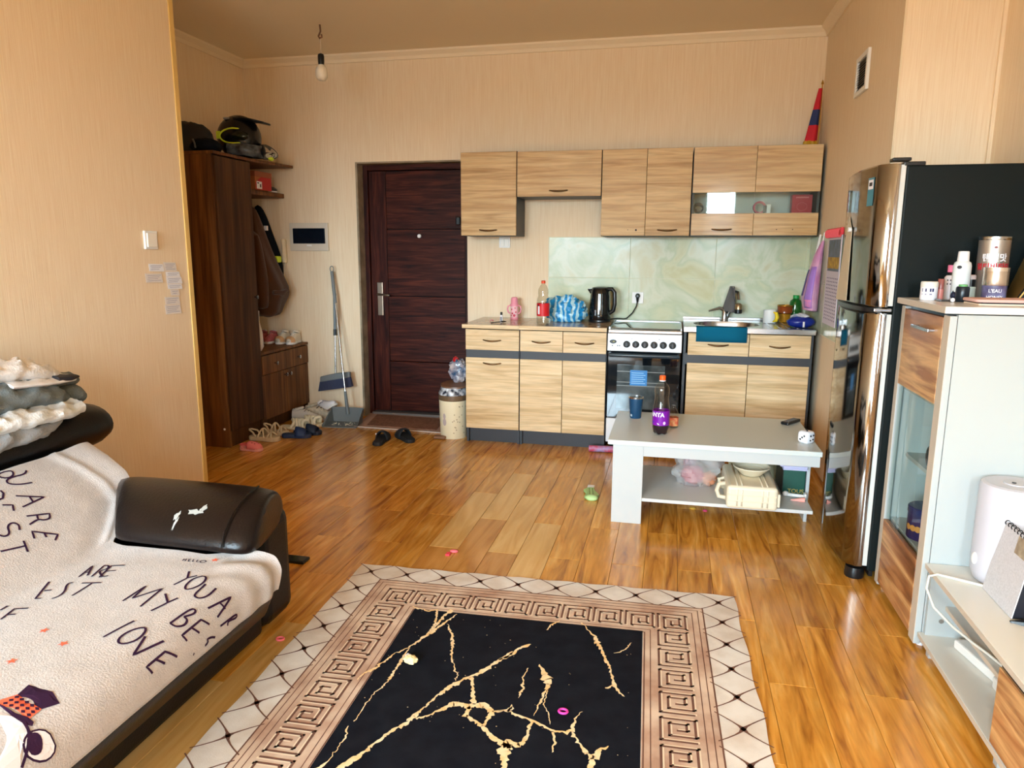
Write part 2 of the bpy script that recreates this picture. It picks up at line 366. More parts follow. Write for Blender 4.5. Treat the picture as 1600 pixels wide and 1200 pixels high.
# coving strips
def cove(n, a, b, inw):
    a, b, q = Vector(a), Vector(b), Vector(inw); h = .058
    ring = lambda p: [p, p + q * .05, p + q * .046 + Vector((0, 0, -.012)), p + q * .02 + Vector((0, 0, -.036)), p + q * .012 + Vector((0, 0, -h)), p + Vector((0, 0, -h))]
    struct('trim_%d' % n, G().loft([ring(a), ring(b)], smooth=False), CREAM)
cove(1, (-3.385, YB, ZC), (.922, YB, ZC), (0, -1, 0)); cove(2, (-3.385, 3.53, ZC), (-3.385, YB, ZC), (1, 0, 0)); cove(3, (.922, 3.61, ZC), (.922, YB, ZC), (-1, 0, 0))
struct('trim_4', G().box(-2.603, -2.594, 3.494, 3.526, 0, ZC), TRIMY)           # corner strip of the left wall
struct('trim_5', G().box(.917, .924, 3.60, 3.607, 1.68, ZC), mat('corner_bead', (226, 206, 172), .7))
struct('trim_6', G().box(1.295, 1.312, 3.59, 3.606, 1.68, ZC), WALL)
struct('baseboard_back', G().box(-2.98, DX0 - .005, YB - .018, YB, 0, .06), mat('pine_baseboard', (206, 150, 66), .45), bev=.004)
g = G().box(DX0 - .004, DX0 + .012, YB - .002, 5.5, 0, DZ); g.box(DX0, DX1, YB + .002, 5.5, DZ - .012, DZ + .004)
struct('trim_7', g, mat('bare_plaster_reveal', (150, 134, 112), .9, var=.25, vscale=9))

# backsplash tiles: pieces of the two walls
g = G().box(-.922, .921, YB - .006, YB, .84, 1.452); struct('grout_bed', g, GROUT, wall_back)
TX = [(-.918, -.318), (-.315, .285), (.288, .888), (.891, .909)]
for a, b in TX:
    for z0, z1 in ((.846, 1.153), (1.157, 1.450)): struct('tile', G().box(a, b, YB - .011, YB - .004, z0, z1), TILE, wall_back, bev=.0015)
struct('grout_bed', G().box(.916, .922, 3.62, YB, .84, 1.452), GROUT, wall_kitchen)
for k in range(3):
    y1 = 5.374 - .603 * k; y0 = max(y1 - .6, 3.63)
    for z0, z1 in ((.846, 1.153), (1.157, 1.450)): struct('tile', G().box(.911, .918, y0, y1, z0, z1), TILE, wall_kitchen, bev=.0015)

# front door
door = struct('door_1', G().box(-2.402, -2.262, 5.512, 5.552, .03, 1.965), DOORV, bev=.004)
fr = struct('door_frame', G().box(DX0 + .004, -2.405, 5.49, 5.565, 0, DZ - .005), DOORV, door, bev=.004)
struct('door_frame', G().box(-1.606, DX1 - .004, 5.49, 5.565, 0, DZ - .005), DOORV, door, bev=.004)
struct('door_frame', G().box(-2.405, -1.606, 5.49, 5.565, 1.968, DZ - .005), DOORW, door, bev=.004)
zs = [.03, .45, .985, 1.515, 1.965]
for z0, z1 in zip(zs, zs[1:]): struct('panel', G().box(-2.259, -1.608, 5.512, 5.552, z0 + .003, z1 - .003), DOORW, door, bev=.003)
struct('backing', G().box(DX0 - .05, DX1 + .05, 5.557, 5.60, -.05, DZ + .06), BLACKM, door)  # added dark sheet that blocks sky light behind the panel gaps
struct('threshold', G().box(-2.41, -1.60, 5.46, 5.55, 0, .024), mat('threshold_grey', (120, 110, 104), .5, .4), door, bev=.004)
hp = struct('handle_plate', G().box(-2.352, -2.305, 5.503, 5.513, .825, 1.095), mat('satin_nickel', (196, 182, 164), .3, 1), door, bev=.004)
struct('lever', G().tube([(-2.33, 5.505, 1.0), (-2.33, 5.46, 1.0), (-2.32, 5.452, 1.0), (-2.225, 5.452, .993)], .010), mat('satin_nickel_lever', (206, 196, 180), .3, 1), hp)
struct('lock_cylinder', G().lathe([(.013, 0), (.013, .012), (.006, .014)], (-2.33, 5.505, .90), 12, 'y').xf(Matrix.Identity(4)), BLACK, hp)
struct('peephole', G().lathe([(.0, -.006), (.013, -.006), (.016, 0), (.016, .006)], (-1.985, 5.508, 1.462), 14, 'y'), WHITEP, door)
struct('night_latch', G().box(-1.675, -1.64, 5.48, 5.515, 1.545, 1.61), BLACK, door, bev=.008)

# ------------------------------------------------------------------ fittings on walls and ceiling
def switch_plate(name, c, n, label, w=.082, h=.082, keys=1):
    """c = centre on the wall, n = outward axis ('x' or '-y')"""
    t = thing(name, label, 'switch', c)
    def bx(a0, a1, d0, d1, z0, z1):
        g = G()
        if n == 'x': g.box(d0, d1, a0, a1, z0, z1)
        else: g.box(a0, a1, -d1, -d0, z0, z1)
        return g
    part('frame', bx(-w / 2, w / 2, 0, .012, -h / 2, h / 2), WHITEP, t, bev=.003, local=True)
    kw = (w - .022) / keys
    for i in range(keys): part('rocker', bx(-w / 2 + .011 + kw * i + .001, -w / 2 + .011 + kw * (i + 1) - .001, .010, .018, -h / 2 + .011, h / 2 - .011), mat('switch_rocker', (240, 234, 222), .35), t, bev=.002, local=True)
    return t
switch_plate('light_switch', (-2.6, 3.217, 1.392), 'x', 'white single light switch on the left wall above the paper notes', .092, .092)
switch_plate('light_switch', (-1.259, YB, 1.413), '-y', 'white double light switch peeking out under the leftmost upper cabinet', .085, .082, 2)
# the notes
def noteq(i, y0, y1, z0, z1, yl, lab, sk=0):
    g = G().add([(-2.5975, y0, z1), (-2.5975, y1, z1 - sk), (-2.5955, y1 + .004, z0 - sk), (-2.5965, y0 + .003, z0)], [(0, 3, 2, 1)])
    g2 = [(p[0], p[1], p[2]) for p in g.v]
    t = single('paper_note', G().add(g2 + [(p[0] + .0008, p[1], p[2]) for p in g2], [(0, 1, 2, 3), (4, 7, 6, 5), (0, 4, 5, 1), (1, 5, 6, 2), (2, 6, 7, 3), (3, 7, 4, 0)]), PAPER if not yl else mat('paper_cream', (226, 218, 212), .8), lab, 'note', 'handwritten notes on the left wall')
    lines = G()
    n = max(2, int((z1 - z0) / .011))
    for k in range(n):
        z = z1 - .006 - (z1 - z0 - .010) * (k + .3) / n; lines.box(-2.5952, -2.5948, y0 + .012 + .004 * (k % 2), y1 - .008 - .012 * (k % 3), z - .0016 - sk * .5, z + .0008 - sk * .5)
    o = part('scribbled_lines', lines, mat('faint_ink', (168, 164, 182), .9), t); stuff(o)
for i, a in enumerate([(3.190, 3.296, 1.237, 1.274, 0, 'narrow paper strip at the upper left of the notes on the wall', .004), (3.300, 3.396, 1.236, 1.281, 1, 'topmost square note of the right column on the wall', .004),
    (3.160, 3.280, 1.181, 1.226, 1, 'leftmost lone note on the left wall, below the narrow strip', .004), (3.312, 3.418, 1.205, 1.232, 0, 'second note of the right column, overlapped by a wider one', .003),
    (3.314, 3.432, 1.168, 1.204, 0, 'third note of the right column, widest to the right', .003), (3.318, 3.430, 1.140, 1.166, 0, 'fourth note of the right column, above the smallest one', .003),
    (3.338, 3.404, 1.106, 1.138, 1, 'smallest note of the right column on the left wall', .003), (3.290, 3.402, 1.060, 1.100, 1, 'note above the lowest one on the left wall', .003), (3.286, 3.406, 1.010, 1.058, 1, 'lowest of the notes stuck on the left wall', .003)]): noteq(i, *a[:5], a[5], a[6])

# breaker box
t = thing('breaker_box', 'white electrical breaker box with dark window left of the front door', 'breaker box', (-2.868, YB, 1.45))
part('cover', G().box(-3.036, -2.702, YB - .022, YB, 1.342, 1.562), mat('box_white', (214, 202, 184), .45), t, bev=.004)
part('window', G().box(-3.005, -2.725, YB - .027, YB - .018, 1.400, 1.520), mat('smoked_plastic', (16, 22, 32), .12), t, bev=.003)
part('latch', G().box(-2.885, -2.845, YB - .03, YB - .02, 1.378, 1.392), WHITEP, t, bev=.002)
# intercom handset
t = thing('intercom_handset', 'cream intercom handset hung on wall left of breaker box', 'intercom', (-3.09, YB, 1.25))
part('handset', G().loft([[(-3.09 + rx * math.cos(a), YB - .025 + ry * math.sin(a), z) for a in [k * PI / 5 for k in range(10)]] for z, rx, ry in ((1.245, .014, .014), (1.25, .021, .024), (1.28, .022, .024), (1.38, .02, .02), (1.425, .022, .026), (1.437, .014, .016))]), mat('intercom_cream', (222, 204, 170), .5), t)
part('coiled_cord', G().tube([(-3.09, YB - .02, 1.245), (-3.095, YB - .03, 1.18), (-3.1, YB - .02, 1.10), (-3.085, YB - .015, 1.05)], .006), mat('cord_cream', (214, 200, 176), .6), t)
# ventilation grille on the kitchen side wall
vy0, vy1, vz0, vz1 = 4.155, 4.405, 2.165, 2.365; X0 = .922
t = thing('vent_grille', 'white louvred ventilation grille high on the right kitchen wall', 'vent', (X0, 4.28, 2.26))
for a in ((vy0, vy1, vz0, vz0 + .025), (vy0, vy1, vz1 - .025, vz1), (vy0, vy0 + .028, vz0 + .02, vz1 - .02), (vy1 - .028, vy1, vz0 + .02, vz1 - .02)): part('frame_bar', G().box(X0 - .016, X0, a[0], a[1], a[2], a[3]), WHITEP, t, bev=.003)
part('duct_shadow', G().box(X0 - .003, X0 + .0, vy0 + .02, vy1 - .02, vz0 + .02, vz1 - .02), BLACKM, t)
for k in range(11):
    z = vz0 + .034 + k * .0128; part('louvre', G().add([(X0 - .013, vy0 + .025, z - .003), (X0 - .013, vy1 - .025, z - .003), (X0 - .002, vy1 - .025, z + .006), (X0 - .002, vy0 + .025, z + .006)], [(0, 1, 2, 3)]), WHITEP if k > 20 else mat('louvre_grey', (150, 140, 124), .5), t, solid=.0015)
# bare bulb on a wire
bx, by = -2.346, 4.668
t = thing('pendant_bulb', 'bare white bulb in a black socket hanging from the ceiling', 'lamp', (bx, by, 2.46))
part('ceiling_hook', G().tube([(bx, by, ZC + .01), (bx + .004, by, 2.765), (bx - .012, by, 2.735), (bx - .004, by, 2.722), (bx + .012, by, 2.728), (bx + .01, by, 2.745)], .006), mat('brown_wire', (112, 70, 40), .6), t)
part('wire', G().tube([(bx, by, 2.728), (bx + .001, by, 2.67), (bx, by, 2.622)], .0022, 6), mat('pale_wire', (206, 190, 166), .6), t)
part('socket', G().lathe([(.006, .072), (.018, .066), (.021, .055), (.021, .02), (.019, 0)][::-1], (bx, by, 2.557), 18), BLACK, t)
part('bulb', G().lathe([(.0, 0), (.022, .004), (.036, .018), (.040, .035), (.040, .062), (.034, .082), (.022, .094), (.018, .104)], (bx, by, 2.456), 20), mat('frosted_bulb', (236, 226, 206), .3), t)
# ------------------------------------------------------------------ hall: wardrobe, shelves, shoe cabinet
WX = -2.935
t = thing('wardrobe', 'tall brown wood-grain wardrobe with one door beside the left wall edge', 'wardrobe', (-3.15, 4.46, 0))
part('side_panel', G().box(-3.38, WX, 4.26, 4.278, 0, 1.955), OLDW, t, bev=.002)
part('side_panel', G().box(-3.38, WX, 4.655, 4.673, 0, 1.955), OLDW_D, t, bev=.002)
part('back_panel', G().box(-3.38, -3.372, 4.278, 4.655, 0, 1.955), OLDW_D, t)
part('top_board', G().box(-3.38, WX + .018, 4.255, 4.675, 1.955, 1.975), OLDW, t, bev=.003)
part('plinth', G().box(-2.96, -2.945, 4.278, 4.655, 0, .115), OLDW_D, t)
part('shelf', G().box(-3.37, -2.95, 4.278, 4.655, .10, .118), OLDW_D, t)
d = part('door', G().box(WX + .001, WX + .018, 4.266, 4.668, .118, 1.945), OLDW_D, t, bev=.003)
d['label'] = 'darker brown wardrobe door facing the hall'
part('knob', G().lathe([(.006, 0), (.006, .012), (.013, .018), (.013, .026), (.004, .03)], (WX + .018, 4.628, 1.017), 14, 'x'), CHROME, d)
part('screw_cap', G().lathe([(.0, -.002), (.008, 0), (.008, .003)], (-2.975, 4.2585, .13), 10, 'y'), WHITEP, t)
single('wall_shelf', G().prism([(-3.384, 4.68, 1.957), (-2.925, 4.68, 1.957), (-2.985, 5.385, 1.985), (-3.384, 5.385, 1.985)], (0, 0, .02)), OLDW, 'upper brown shelf board level with the wardrobe top, under the black helmet', 'shelf', bev=.003)
sh2 = thing('wall_shelf', 'lower thick brown shelf board holding the red shoebox', 'shelf', (-3.2, 5.03, 1.755))
part('board', G().box(-3.384, -3.075, 4.68, 5.385, 1.755, 1.79), OLDW, sh2, bev=.003)
part('coat_rail', G().box(-3.384, -3.366, 4.68, 5.385, 1.66, 1.75), OLDW_D, sh2, bev=.003)

t = thing('shoe_cabinet', 'low brown shoe cabinet with two drawers and two doors behind the wardrobe', 'cabinet', (-3.15, 5.03, 0))
Y0, Y1 = 4.685, 5.372; YM = (Y0 + Y1) / 2
part('top_board', G().box(-3.38, WX + .012, Y0 - .004, Y1 + .004, .585, .605), OLDW, t, bev=.003)
part('side_panel', G().box(-3.38, WX - .01, Y0, Y0 + .016, 0, .585), OLDW, t); part('side_panel', G().box(-3.38, WX - .01, Y1 - .016, Y1, 0, .585), OLDW_D, t)
part('back_panel', G().box(-3.38, -3.372, Y0 + .016, Y1 - .016, 0, .585), OLDW_D, t); part('plinth', G().box(-2.985, -2.97, Y0 + .016, Y1 - .016, 0, .09), OLDW_D, t)
part('shelf', G().box(-3.37, -2.96, Y0 + .016, Y1 - .016, .09, .106), OLDW_D, t)
KN = [(.006, 0), (.006, .014), (.014, .020), (.014, .028), (.004, .032)]
for a, b in ((Y0, YM), (YM, Y1)):
    dr = part('drawer_front', G().box(WX - .01, WX + .010, a + .002, b - .002, .435, .578), OLDW, t, bev=.002)
    part('knob', G().lathe(KN, (WX + .010, (a + b) / 2, .507), 12, 'x'), CHROME, dr)
    do = part('door', G().box(WX - .012, WX + .004, a + .002, b - .002, .095, .430), OLDW, t, bev=.002)
    part('knob', G().lathe(KN, (WX + .004, YM + (-.03 if a < YM - .01 else .03), .395), 12, 'x'), CHROME, do)

# motocross helmet
hc = Vector((-3.07, 4.80, 2.135))
t = thing('motocross_helmet', 'black motocross helmet with peaked visor and neon goggle band on top shelf', 'helmet', (-3.07, 4.8, 1.985))
part('shell', G().ball(hc, .158, .128, .152, 24, 16, lambda d: 1 + .06 * max(0, -d.z) * max(0, d.x)), mat('gloss_black_helmet', (9, 9, 11), .25, c2=(16, 17, 20), vscale=14), t)
part('chin_bar', G().loft([[(hc.x + x, hc.y + y + .03 * s * math.cos(q), hc.z - .075 + z + .042 * math.sin(q)) for q in [k * PI / 4 for k in range(8)]] for x, y, z, s in ((-.02, -.115, -.01, .8), (.09, -.10, -.02, 1), (.165, -.045, -.03, 1), (.185, .0, -.032, 1), (.165, .045, -.03, 1), (.09, .10, -.02, 1), (-.02, .115, -.01, .8))]), mat('helmet_grey_black', (22, 24, 27), .3, c2=(96, 102, 106), vscale=22), t)
part('peak', G().prism([(x, y, z) for x, y, z in ((hc.x + .01, hc.y - .09, hc.z + .112), (hc.x + .12, hc.y - .085, hc.z + .108), (hc.x + .225, hc.y - .05, hc.z + .080), (hc.x + .225, hc.y + .05, hc.z + .080), (hc.x + .12, hc.y + .085, hc.z + .108), (hc.x + .01, hc.y + .09, hc.z + .112))], (0, 0, .014)), BLACK, t, bev=.006)
part('vent_trim', G().box(hc.x - .06, hc.x - .02, hc.y - .09, hc.y - .06, hc.z + .112, hc.z + .124), mat('silver_trim', (150, 150, 150), .4), t)
gp = [(hc.x + .03 + .105 * math.cos(a), hc.y - .122 + .085 * max(0, math.cos(a)) ** 1.5, hc.z - .005 + .050 * math.sin(a)) for a in [k * PI / 10 for k in range(20)]]
gb = part('goggle_band', G().tube(gp, .0055, 8, True), NEON, t); gb['label'] = 'neon yellow goggle band'
part('eye_port', G().ball((hc.x + .04, hc.y - .085, hc.z - .005), .085, .042, .044, 16, 10), mat('green_lens', (24, 28, 16), .12), t)
part('side_strap', G().box(hc.x - .105, hc.x - .075, hc.y - .118, hc.y - .095, hc.z - .02, hc.z + .03), NEON, t)
t = thing('ski_goggles', 'silver lens goggles with neon corner lying on the shelf below the helmet', 'goggles', (-2.90, 4.90, 1.985))
gl = lambda a, s, dx: (-2.885 + dx + .02 * math.cos(2 * a), 4.86 + s * .095 * math.cos(a), 2.04 + s * .052 * math.sin(a) - .012 * math.cos(a) ** 2)
part('frame', G().loft([[gl(k * PI / 10, s, dx) for k in range(20)] for s, dx in ((.9, -.035), (1, -.02), (1, .005), (.86, .01))]), BLACK, t)
part('lens', G().loft([[gl(k * PI / 10, s, dx) for k in range(20)] for s, dx in ((.86, .008), (.6, .018), (.25, .024))]), mat('silver_lens', (176, 170, 160), .1, .9), t)
part('neon_corner', G().ball((-2.888, 4.90, 2.0), .014, .035, .018), NEON, t)
# black bag on the wardrobe
def crumple(c, rx, ry, rz, amp, fr, seed, flat=.0, nu=36, nv=22, peaks=None):
    def fn(d):
        q = 1 + amp * noise.noise(d * fr + Vector((seed, seed * 2, 0))) + amp * .6 * abs(noise.noise(d * fr * 2.3 + Vector((0, seed, seed)))) * 2
        if peaks: q += peaks(d)
        return q
    g = G().ball(c, rx, ry, rz, nu, nv, fn)
    lo = c[2] - flat
    g.v = [(x, y, max(z, lo)) for x, y, z in g.v]; return g
t = thing('backpack', 'black soft bag slumped on top of the wardrobe left of the helmet', 'bag', (-3.17, 4.45, 1.975))
part('body', crumple((-3.22, 4.45, 2.055), .155, .12, .135, .10, 1.6, 4, .079, peaks=lambda d: .28 * max(0, d.x) * max(0, -d.z + .2)), BLACKM, t)
part('front_pocket', crumple((-3.08, 4.42, 2.02), .10, .10, .055, .1, 1.6, 9, .044), DARKF, t)
part('buckle', G().tube([(-3.10, 4.315, 2.055), (-3.085, 4.31, 2.03), (-3.08, 4.31, 2.0)], .006), mat('grey_buckle', (92, 96, 104), .4), t)
# shoebox and sunglasses case on the lower shelf
t = thing('shoebox', 'red and tan cardboard shoebox with white label on the lower hall shelf', 'box', (-3.19, 5.05, 1.79))
CARD = mat('cardboard', (170, 104, 66), .8)
part('box', G().box(-3.33, -3.052, 4.94, 5.16, 1.791, 1.90), CARD, t, bev=.002)
l = part('lid', G().box(-3.335, -3.048, 4.935, 5.165, 1.885, 1.925), mat('shoebox_lid', (150, 84, 54), .7), t, bev=.002)
part('red_side', G().prism([(-3.0515, 4.945, 1.792), (-3.0515, 5.158, 1.792), (-3.0515, 5.158, 1.884), (-3.0515, 5.02, 1.884), (-3.0515, 4.945, 1.84)], (.002, 0, 0)), mat('shoebox_red_side', (176, 30, 26), .6), t)
lb = part('paper_label', G().box(-3.0495, -3.0485, 4.955, 5.025, 1.797, 1.850), PAPER, t)
part('label_print', G().box(-3.0485, -3.0478, 4.998, 5.012, 1.808, 1.832).box(-3.0485, -3.0478, 4.963, 4.985, 1.834, 1.842), mat('label_ink', (60, 40, 40), .8), lb)
t = thing('sunglasses', 'dark sunglasses with pale lower rim at the end of the lower hall shelf', 'sunglasses', (-3.13, 5.27, 1.79))
part('frame', G().loft([[(-3.13 + .045 * s * math.cos(a), 5.27 + .075 * s * math.sin(a), z) for a in [k * PI / 8 for k in range(16)]] for z, s in ((1.802, .75), (1.808, 1), (1.822, 1), (1.835, .6))]), BLACK, t)
part('lower_rim', G().loft([[(-3.125 + .045 * s * math.cos(a), 5.275 + .07 * s * math.sin(a), z) for a in [k * PI / 8 for k in range(16)]] for z, s in ((1.791, .8), (1.795, .95), (1.803, .95))]), PAPER, t)

# coats on the hook
hk = thing('coat_hook', 'small chrome coat hook under the lower hall shelf', 'hook', (-3.36, 5.10, 1.66))
part('plate', G().box(-3.366, -3.358, 5.08, 5.12, 1.66, 1.74), CHROME, hk, bev=.003); part('prong', G().tube([(-3.36, 5.1, 1.69), (-3.30, 5.1, 1.66), (-3.23, 5.1, 1.665), (-3.20, 5.1, 1.70)], .007), CHROME, hk)
def coat(rows, folds, seed, n=48):
    rings = []
    for z, cx, cy, rx, ry in rows:
        r = []
        for k in range(n):
            a = 2 * PI * k / n; q = 1 + .10 * math.sin(folds * a + z * 3 + seed) * min(1, (1.75 - z) * 2) + .05 * noise.noise(Vector((math.cos(a) * 2, math.sin(a) * 2, z * 5 + seed)))
            r.append((cx + rx * q * math.cos(a), cy + ry * q * math.sin(a), z + .015 * math.sin(3 * a + seed) * (1.7 - z)))
        rings.append(r)
    return G().loft(rings)
t = thing('brown_coat', 'brown fleece coat with rolled hem hanging from the hall hook', 'coat', (-3.18, 5.08, .83))
part('body', coat([(1.68, -3.20, 5.10, .02, .03), (1.62, -3.195, 5.10, .045, .06), (1.50, -3.19, 5.10, .07, .10), (1.35, -3.168, 5.10, .092, .12), (1.18, -3.135, 5.10, .13, .14), (1.05, -3.105, 5.11, .165, .16), (.99, -3.11, 5.11, .16, .155), (.93, -3.12, 5.11, .13, .13), (.86, -3.125, 5.11, .12, .11), (.835, -3.13, 5.11, .09, .08)], 5, 1), BROWNF, t, sub=1)
part('rolled_hem', G().tube([(-2.985, 4.99, 1.03), (-2.955, 5.06, 1.02), (-2.95, 5.13, 1.04)], [.016, .026, .014]), BROWNF, t)
part('sleeve', G().loft([[(x + rr * math.cos(a), y + rr * 1.1 * math.sin(a), z) for a in [k * PI / 6 for k in range(12)]] for x, y, z, rr in ((-3.13, 5.0, 1.5, .04), (-3.09, 4.975, 1.3, .05), (-3.06, 4.965, 1.1, .055), (-3.07, 4.97, .95, .05), (-3.07, 4.97, .90, .046))]), BROWNF, t, sub=1)
t = thing('dark_jacket', 'black jacket with a neon yellow cuff hanging behind the brown coat', 'jacket', (-3.2, 5.24, 1.1))
part('body', coat([(1.70, -3.24, 5.26, .02, .03), (1.62, -3.235, 5.28, .05, .05), (1.45, -3.23, 5.295, .085, .06), (1.30, -3.185, 5.30, .095, .06), (1.15, -3.17, 5.305, .095, .055), (1.08, -3.175, 5.305, .07, .05)], 4, 2), DARKF, t, sub=1)
part('neon_cuff', G().box(-3.118, -3.082, 5.25, 5.31, 1.25, 1.30), NEON, t, bev=.008)
part('white_tag', G().box(-3.175, -3.15, 5.225, 5.245, 1.50, 1.535), PAPER, t)
t = thing('dark_trousers', 'dark navy garment hanging straight down between wardrobe and brown coat', 'trousers', (-3.2, 4.83, .85))
part('legs', coat([(1.60, -3.25, 4.80, .05, .05), (1.45, -3.23, 4.80, .08, .06), (1.1, -3.2, 4.80, .12, .06), (.94, -3.18, 4.80, .12, .06)], 4, 5), DARKF, t)
part('waist', coat([(1.70, -3.27, 4.80, .03, .03), (1.58, -3.25, 4.80, .055, .055)], 3, 5), DARKF, t)
# tote bag and neon strap on the shoe cabinet
t = thing('tote_bag', 'white canvas tote bag with handles standing on the shoe cabinet by the wardrobe', 'bag', (-3.08, 4.775, .605))
part('body', G().loft([[(-3.08 + wx * math.cos(a), 4.775 + wy * math.sin(a) * (1 + .1 * math.sin(3 * a)), z) for a in [k * PI / 10 for k in range(20)]] for z, wx, wy in ((.606, .10, .045), (.64, .12, .055), (.75, .115, .045), (.82, .10, .02))]), WHITEF, t)
for dy in (-.012, .012): part('handle', G().tube([(-3.15, 4.775 + dy, .80), (-3.12, 4.775 + dy, .87), (-3.05, 4.775 + dy, .905), (-2.995, 4.775 + dy, .90), (-3.0, 4.775 + dy, .81)], .009, 8), WHITEF, t)
single('neon_strap', G().tube([(-3.06, 4.90, .612), (-3.05, 4.89, .70), (-3.06, 4.88, .82), (-3.08, 4.87, .92)], .012, 8), NEON, 'neon yellow strap dangling beside the white tote bag', 'strap')

# ------------------------------------------------------------------ footwear (local frame: heel at x=0, toe at +x)
def sole_outline(L, W, z=0):
    prof = [(0, .0), (.02, .45), (.10, .72), (.28, .74), (.45, .78), (.65, .98), (.80, 1.0), (.92, .80), (.985, .42), (1, 0)]
    return [(L * x, W / 2 * y, z) for x, y in prof] + [(L * x, -W / 2 * y * .94, z) for x, y in prof[-2:0:-1]]
def sole(L, W, h, z=0): return G().prism(sole_outline(L, W, z), (0, 0, h))
def upper(L, W, hs, z0, x0=.02, x1=.98, n=14):
    """shell over the foot; hs = list of (x fraction, half width fraction, height)"""
    rings = [[(L * x, W / 2 * wf * math.cos(a), z0 + h * max(0, math.sin(a)) ** .7) for a in [PI * k / n for k in range(n + 1)]] for x, wf, h in hs]
    return G().loft(rings, closed=False)
SNK = [(.02, .25, .03), (.04, .6, .085), (.15, .72, .095), (.30, .74, .080), (.42, .78, .085), (.55, .9, .075), (.70, .97, .058), (.85, .88, .045), (.95, .55, .032), (.99, .15, .01)]
def sneaker(name, label, loc, rz, L, mu, msole, mlace, group, tilt=0):
    t = thing(name, label, 'shoe', loc, rz, group); W = L * .38; k = L / .26
    part('sole', sole(L, W, .026 * k), msole, t, bev=.006 * k, local=True)
    part('shell', upper(L, W * .97, [(a, b, c * k) for a, b, c in SNK], .022 * k), mu, t, local=True)
    part('collar', G().tube([(L * (.22 + .16 * math.cos(a)), W * .27 * math.sin(a), .108 * k + .012 * k * math.cos(a)) for a in [q * PI / 8 for q in range(16)]], .011 * k, 8, True), mu, t, local=True)
    part('lining', G().lathe([(.0, 0), (.9, .0)], (0, 0, 0), 16, cap0=False, cap1=False).xf(Matrix.Translation((L * .22, 0, .112 * k)) @ Matrix.Diagonal((L * .165, W * .27, 1, 1))), DARKF, t, local=True)
    lg = G()
    for q in range(4):
        x = L * (.46 + .075 * q); h = (.022 + .088 - .012 * q) * k; lg.tube([(x, -W * .24, h - .016 * k), (x + .01 * k, 0, h), (x, W * .24, h - .016 * k)], .0045 * k, 6)
    part('laces', lg, mlace, t, local=True)
    return t
def slide(name, label, loc, rz, L, mt, group, dot=None):
    t = thing(name, label, 'slipper', loc, rz, group); W = L * .4
    part('sole', sole(L, W, .028), mt, t, bev=.006, local=True)
    rings = [[(L * x, W / 2 * 1.0 * math.cos(a) * wf, .012 + hh * math.sin(a)) for a in [PI * k / 14 for k in range(15)]] for x, wf, hh in ((.48, .90, .070), (.60, 1.0, .068), (.75, 1.04, .058), (.86, .96, .046))]
    part('strap', G().loft(rings, closed=False), mt, t, solid=.008, local=True)
    part('footbed', G().prism([(p[0] * .94 + L * .03, p[1] * .86, .0285) for p in sole_outline(L, W)], (0, 0, .002)), mt, t, local=True)
    if dot: part('rivet', G().ball((L * .62, W * .46, .05), .006, .006, .006, 8, 6), dot, t, local=True)
    return t
def sandal(name, label, loc, rz, L, mt, group):
    t = thing(name, label, 'sandal', loc, rz, group); W = L * .38
    part('sole', sole(L, W, .035), mt, t, bev=.008, local=True)
    def arch(xa, xb, h, r, ya=-.46, yb=.46): return G().tube([(L * (xa + (xb - xa) * q), W * (ya + (yb - ya) * q), .03 + h * math.sin(PI * q)) for q in [k / 10 for k in range(11)]], r, 8)
    for a in ((.80, .66, .036), (.66, .82, .034), (.56, .36, .058), (.36, .60, .060)): part('cross_strap', arch(*a, .0065), mt, t, local=True)
    part('heel_strap', G().tube([(L * .30, -W * .40, .035), (L * .20, -W * .36, .066), (L * .06, -W * .2, .078), (L * .02, 0, .080), (L * .06, W * .2, .078), (L * .20, W * .36, .066), (L * .30, W * .40, .035)], .0065, 8), mt, t, local=True)
    return t
t = thing('clog', 'small pink foam clog, the nearest of the shoes by the wardrobe', 'shoe', (-2.845, 4.235, 0), .02)
L_, W_ = .165, .07
part('sole', sole(L_, W_, .022), mat('pale_pink_foam', (244, 170, 160), .6), t, bev=.005, local=True)
part('shell', upper(L_, W_, [(.34, .72, .044), (.42, .84, .050), (.55, .95, .049), (.72, 1.0, .043), (.86, .85, .034), (.95, .5, .022), (.985, .15, .006)], .016), mat('pink_foam', (238, 132, 132), .6), t, solid=.003, local=True)
part('heel_strap', G().tube([(L_ * .40, -W_ * .38, .046), (L_ * .16, -W_ * .37, .042), (L_ * .04, -W_ * .2, .040), (L_ * .015, 0, .040), (L_ * .04, W_ * .2, .040), (L_ * .16, W_ * .37, .042), (L_ * .40, W_ * .38, .046)], .0045, 8), mat('deep_pink_foam', (226, 92, 100), .6), t, local=True)
part('heel_cup', G().loft([[(L_ * (.22 - .2 * math.cos(a)), W_ * .42 * math.sin(a), z) for a in [PI * (k / 10 - .5) for k in range(11)]] for z in (.016, .032)], closed=False), mat('pink_foam_cup', (240, 150, 146), .6), t, solid=.003, local=True)
for q in ((.6, -.25), (.6, .2), (.74, -.3), (.74, .1), (.86, -.1)): part('vent_hole', G().ball((L_ * q[0], W_ * q[1], .018 + .045 * (1.0 - .5 * abs(q[0] - .6)) * math.cos(q[1] * 1.7)), .0045, .0045, .003, 8, 6), mat('hole_dark_pink', (176, 84, 90), .8), t, local=True)
BS = mat('beige_sandal', (206, 184, 150), .6)
sandal('strappy_sandal', 'near beige strappy sandal beside the pink clog', (-2.935, 4.485, 0), .05, .235, BS, 'beige sandals')
sandal('strappy_sandal', 'far beige strappy sandal, half behind the near one', (-2.925, 4.66, 0), .02, .20, BS, 'beige sandals')
slide('rubber_slide', 'navy slide beside the beige sandals, left of its mate', (-2.745, 4.60, 0), .25, .215, NAVY, 'navy slides')
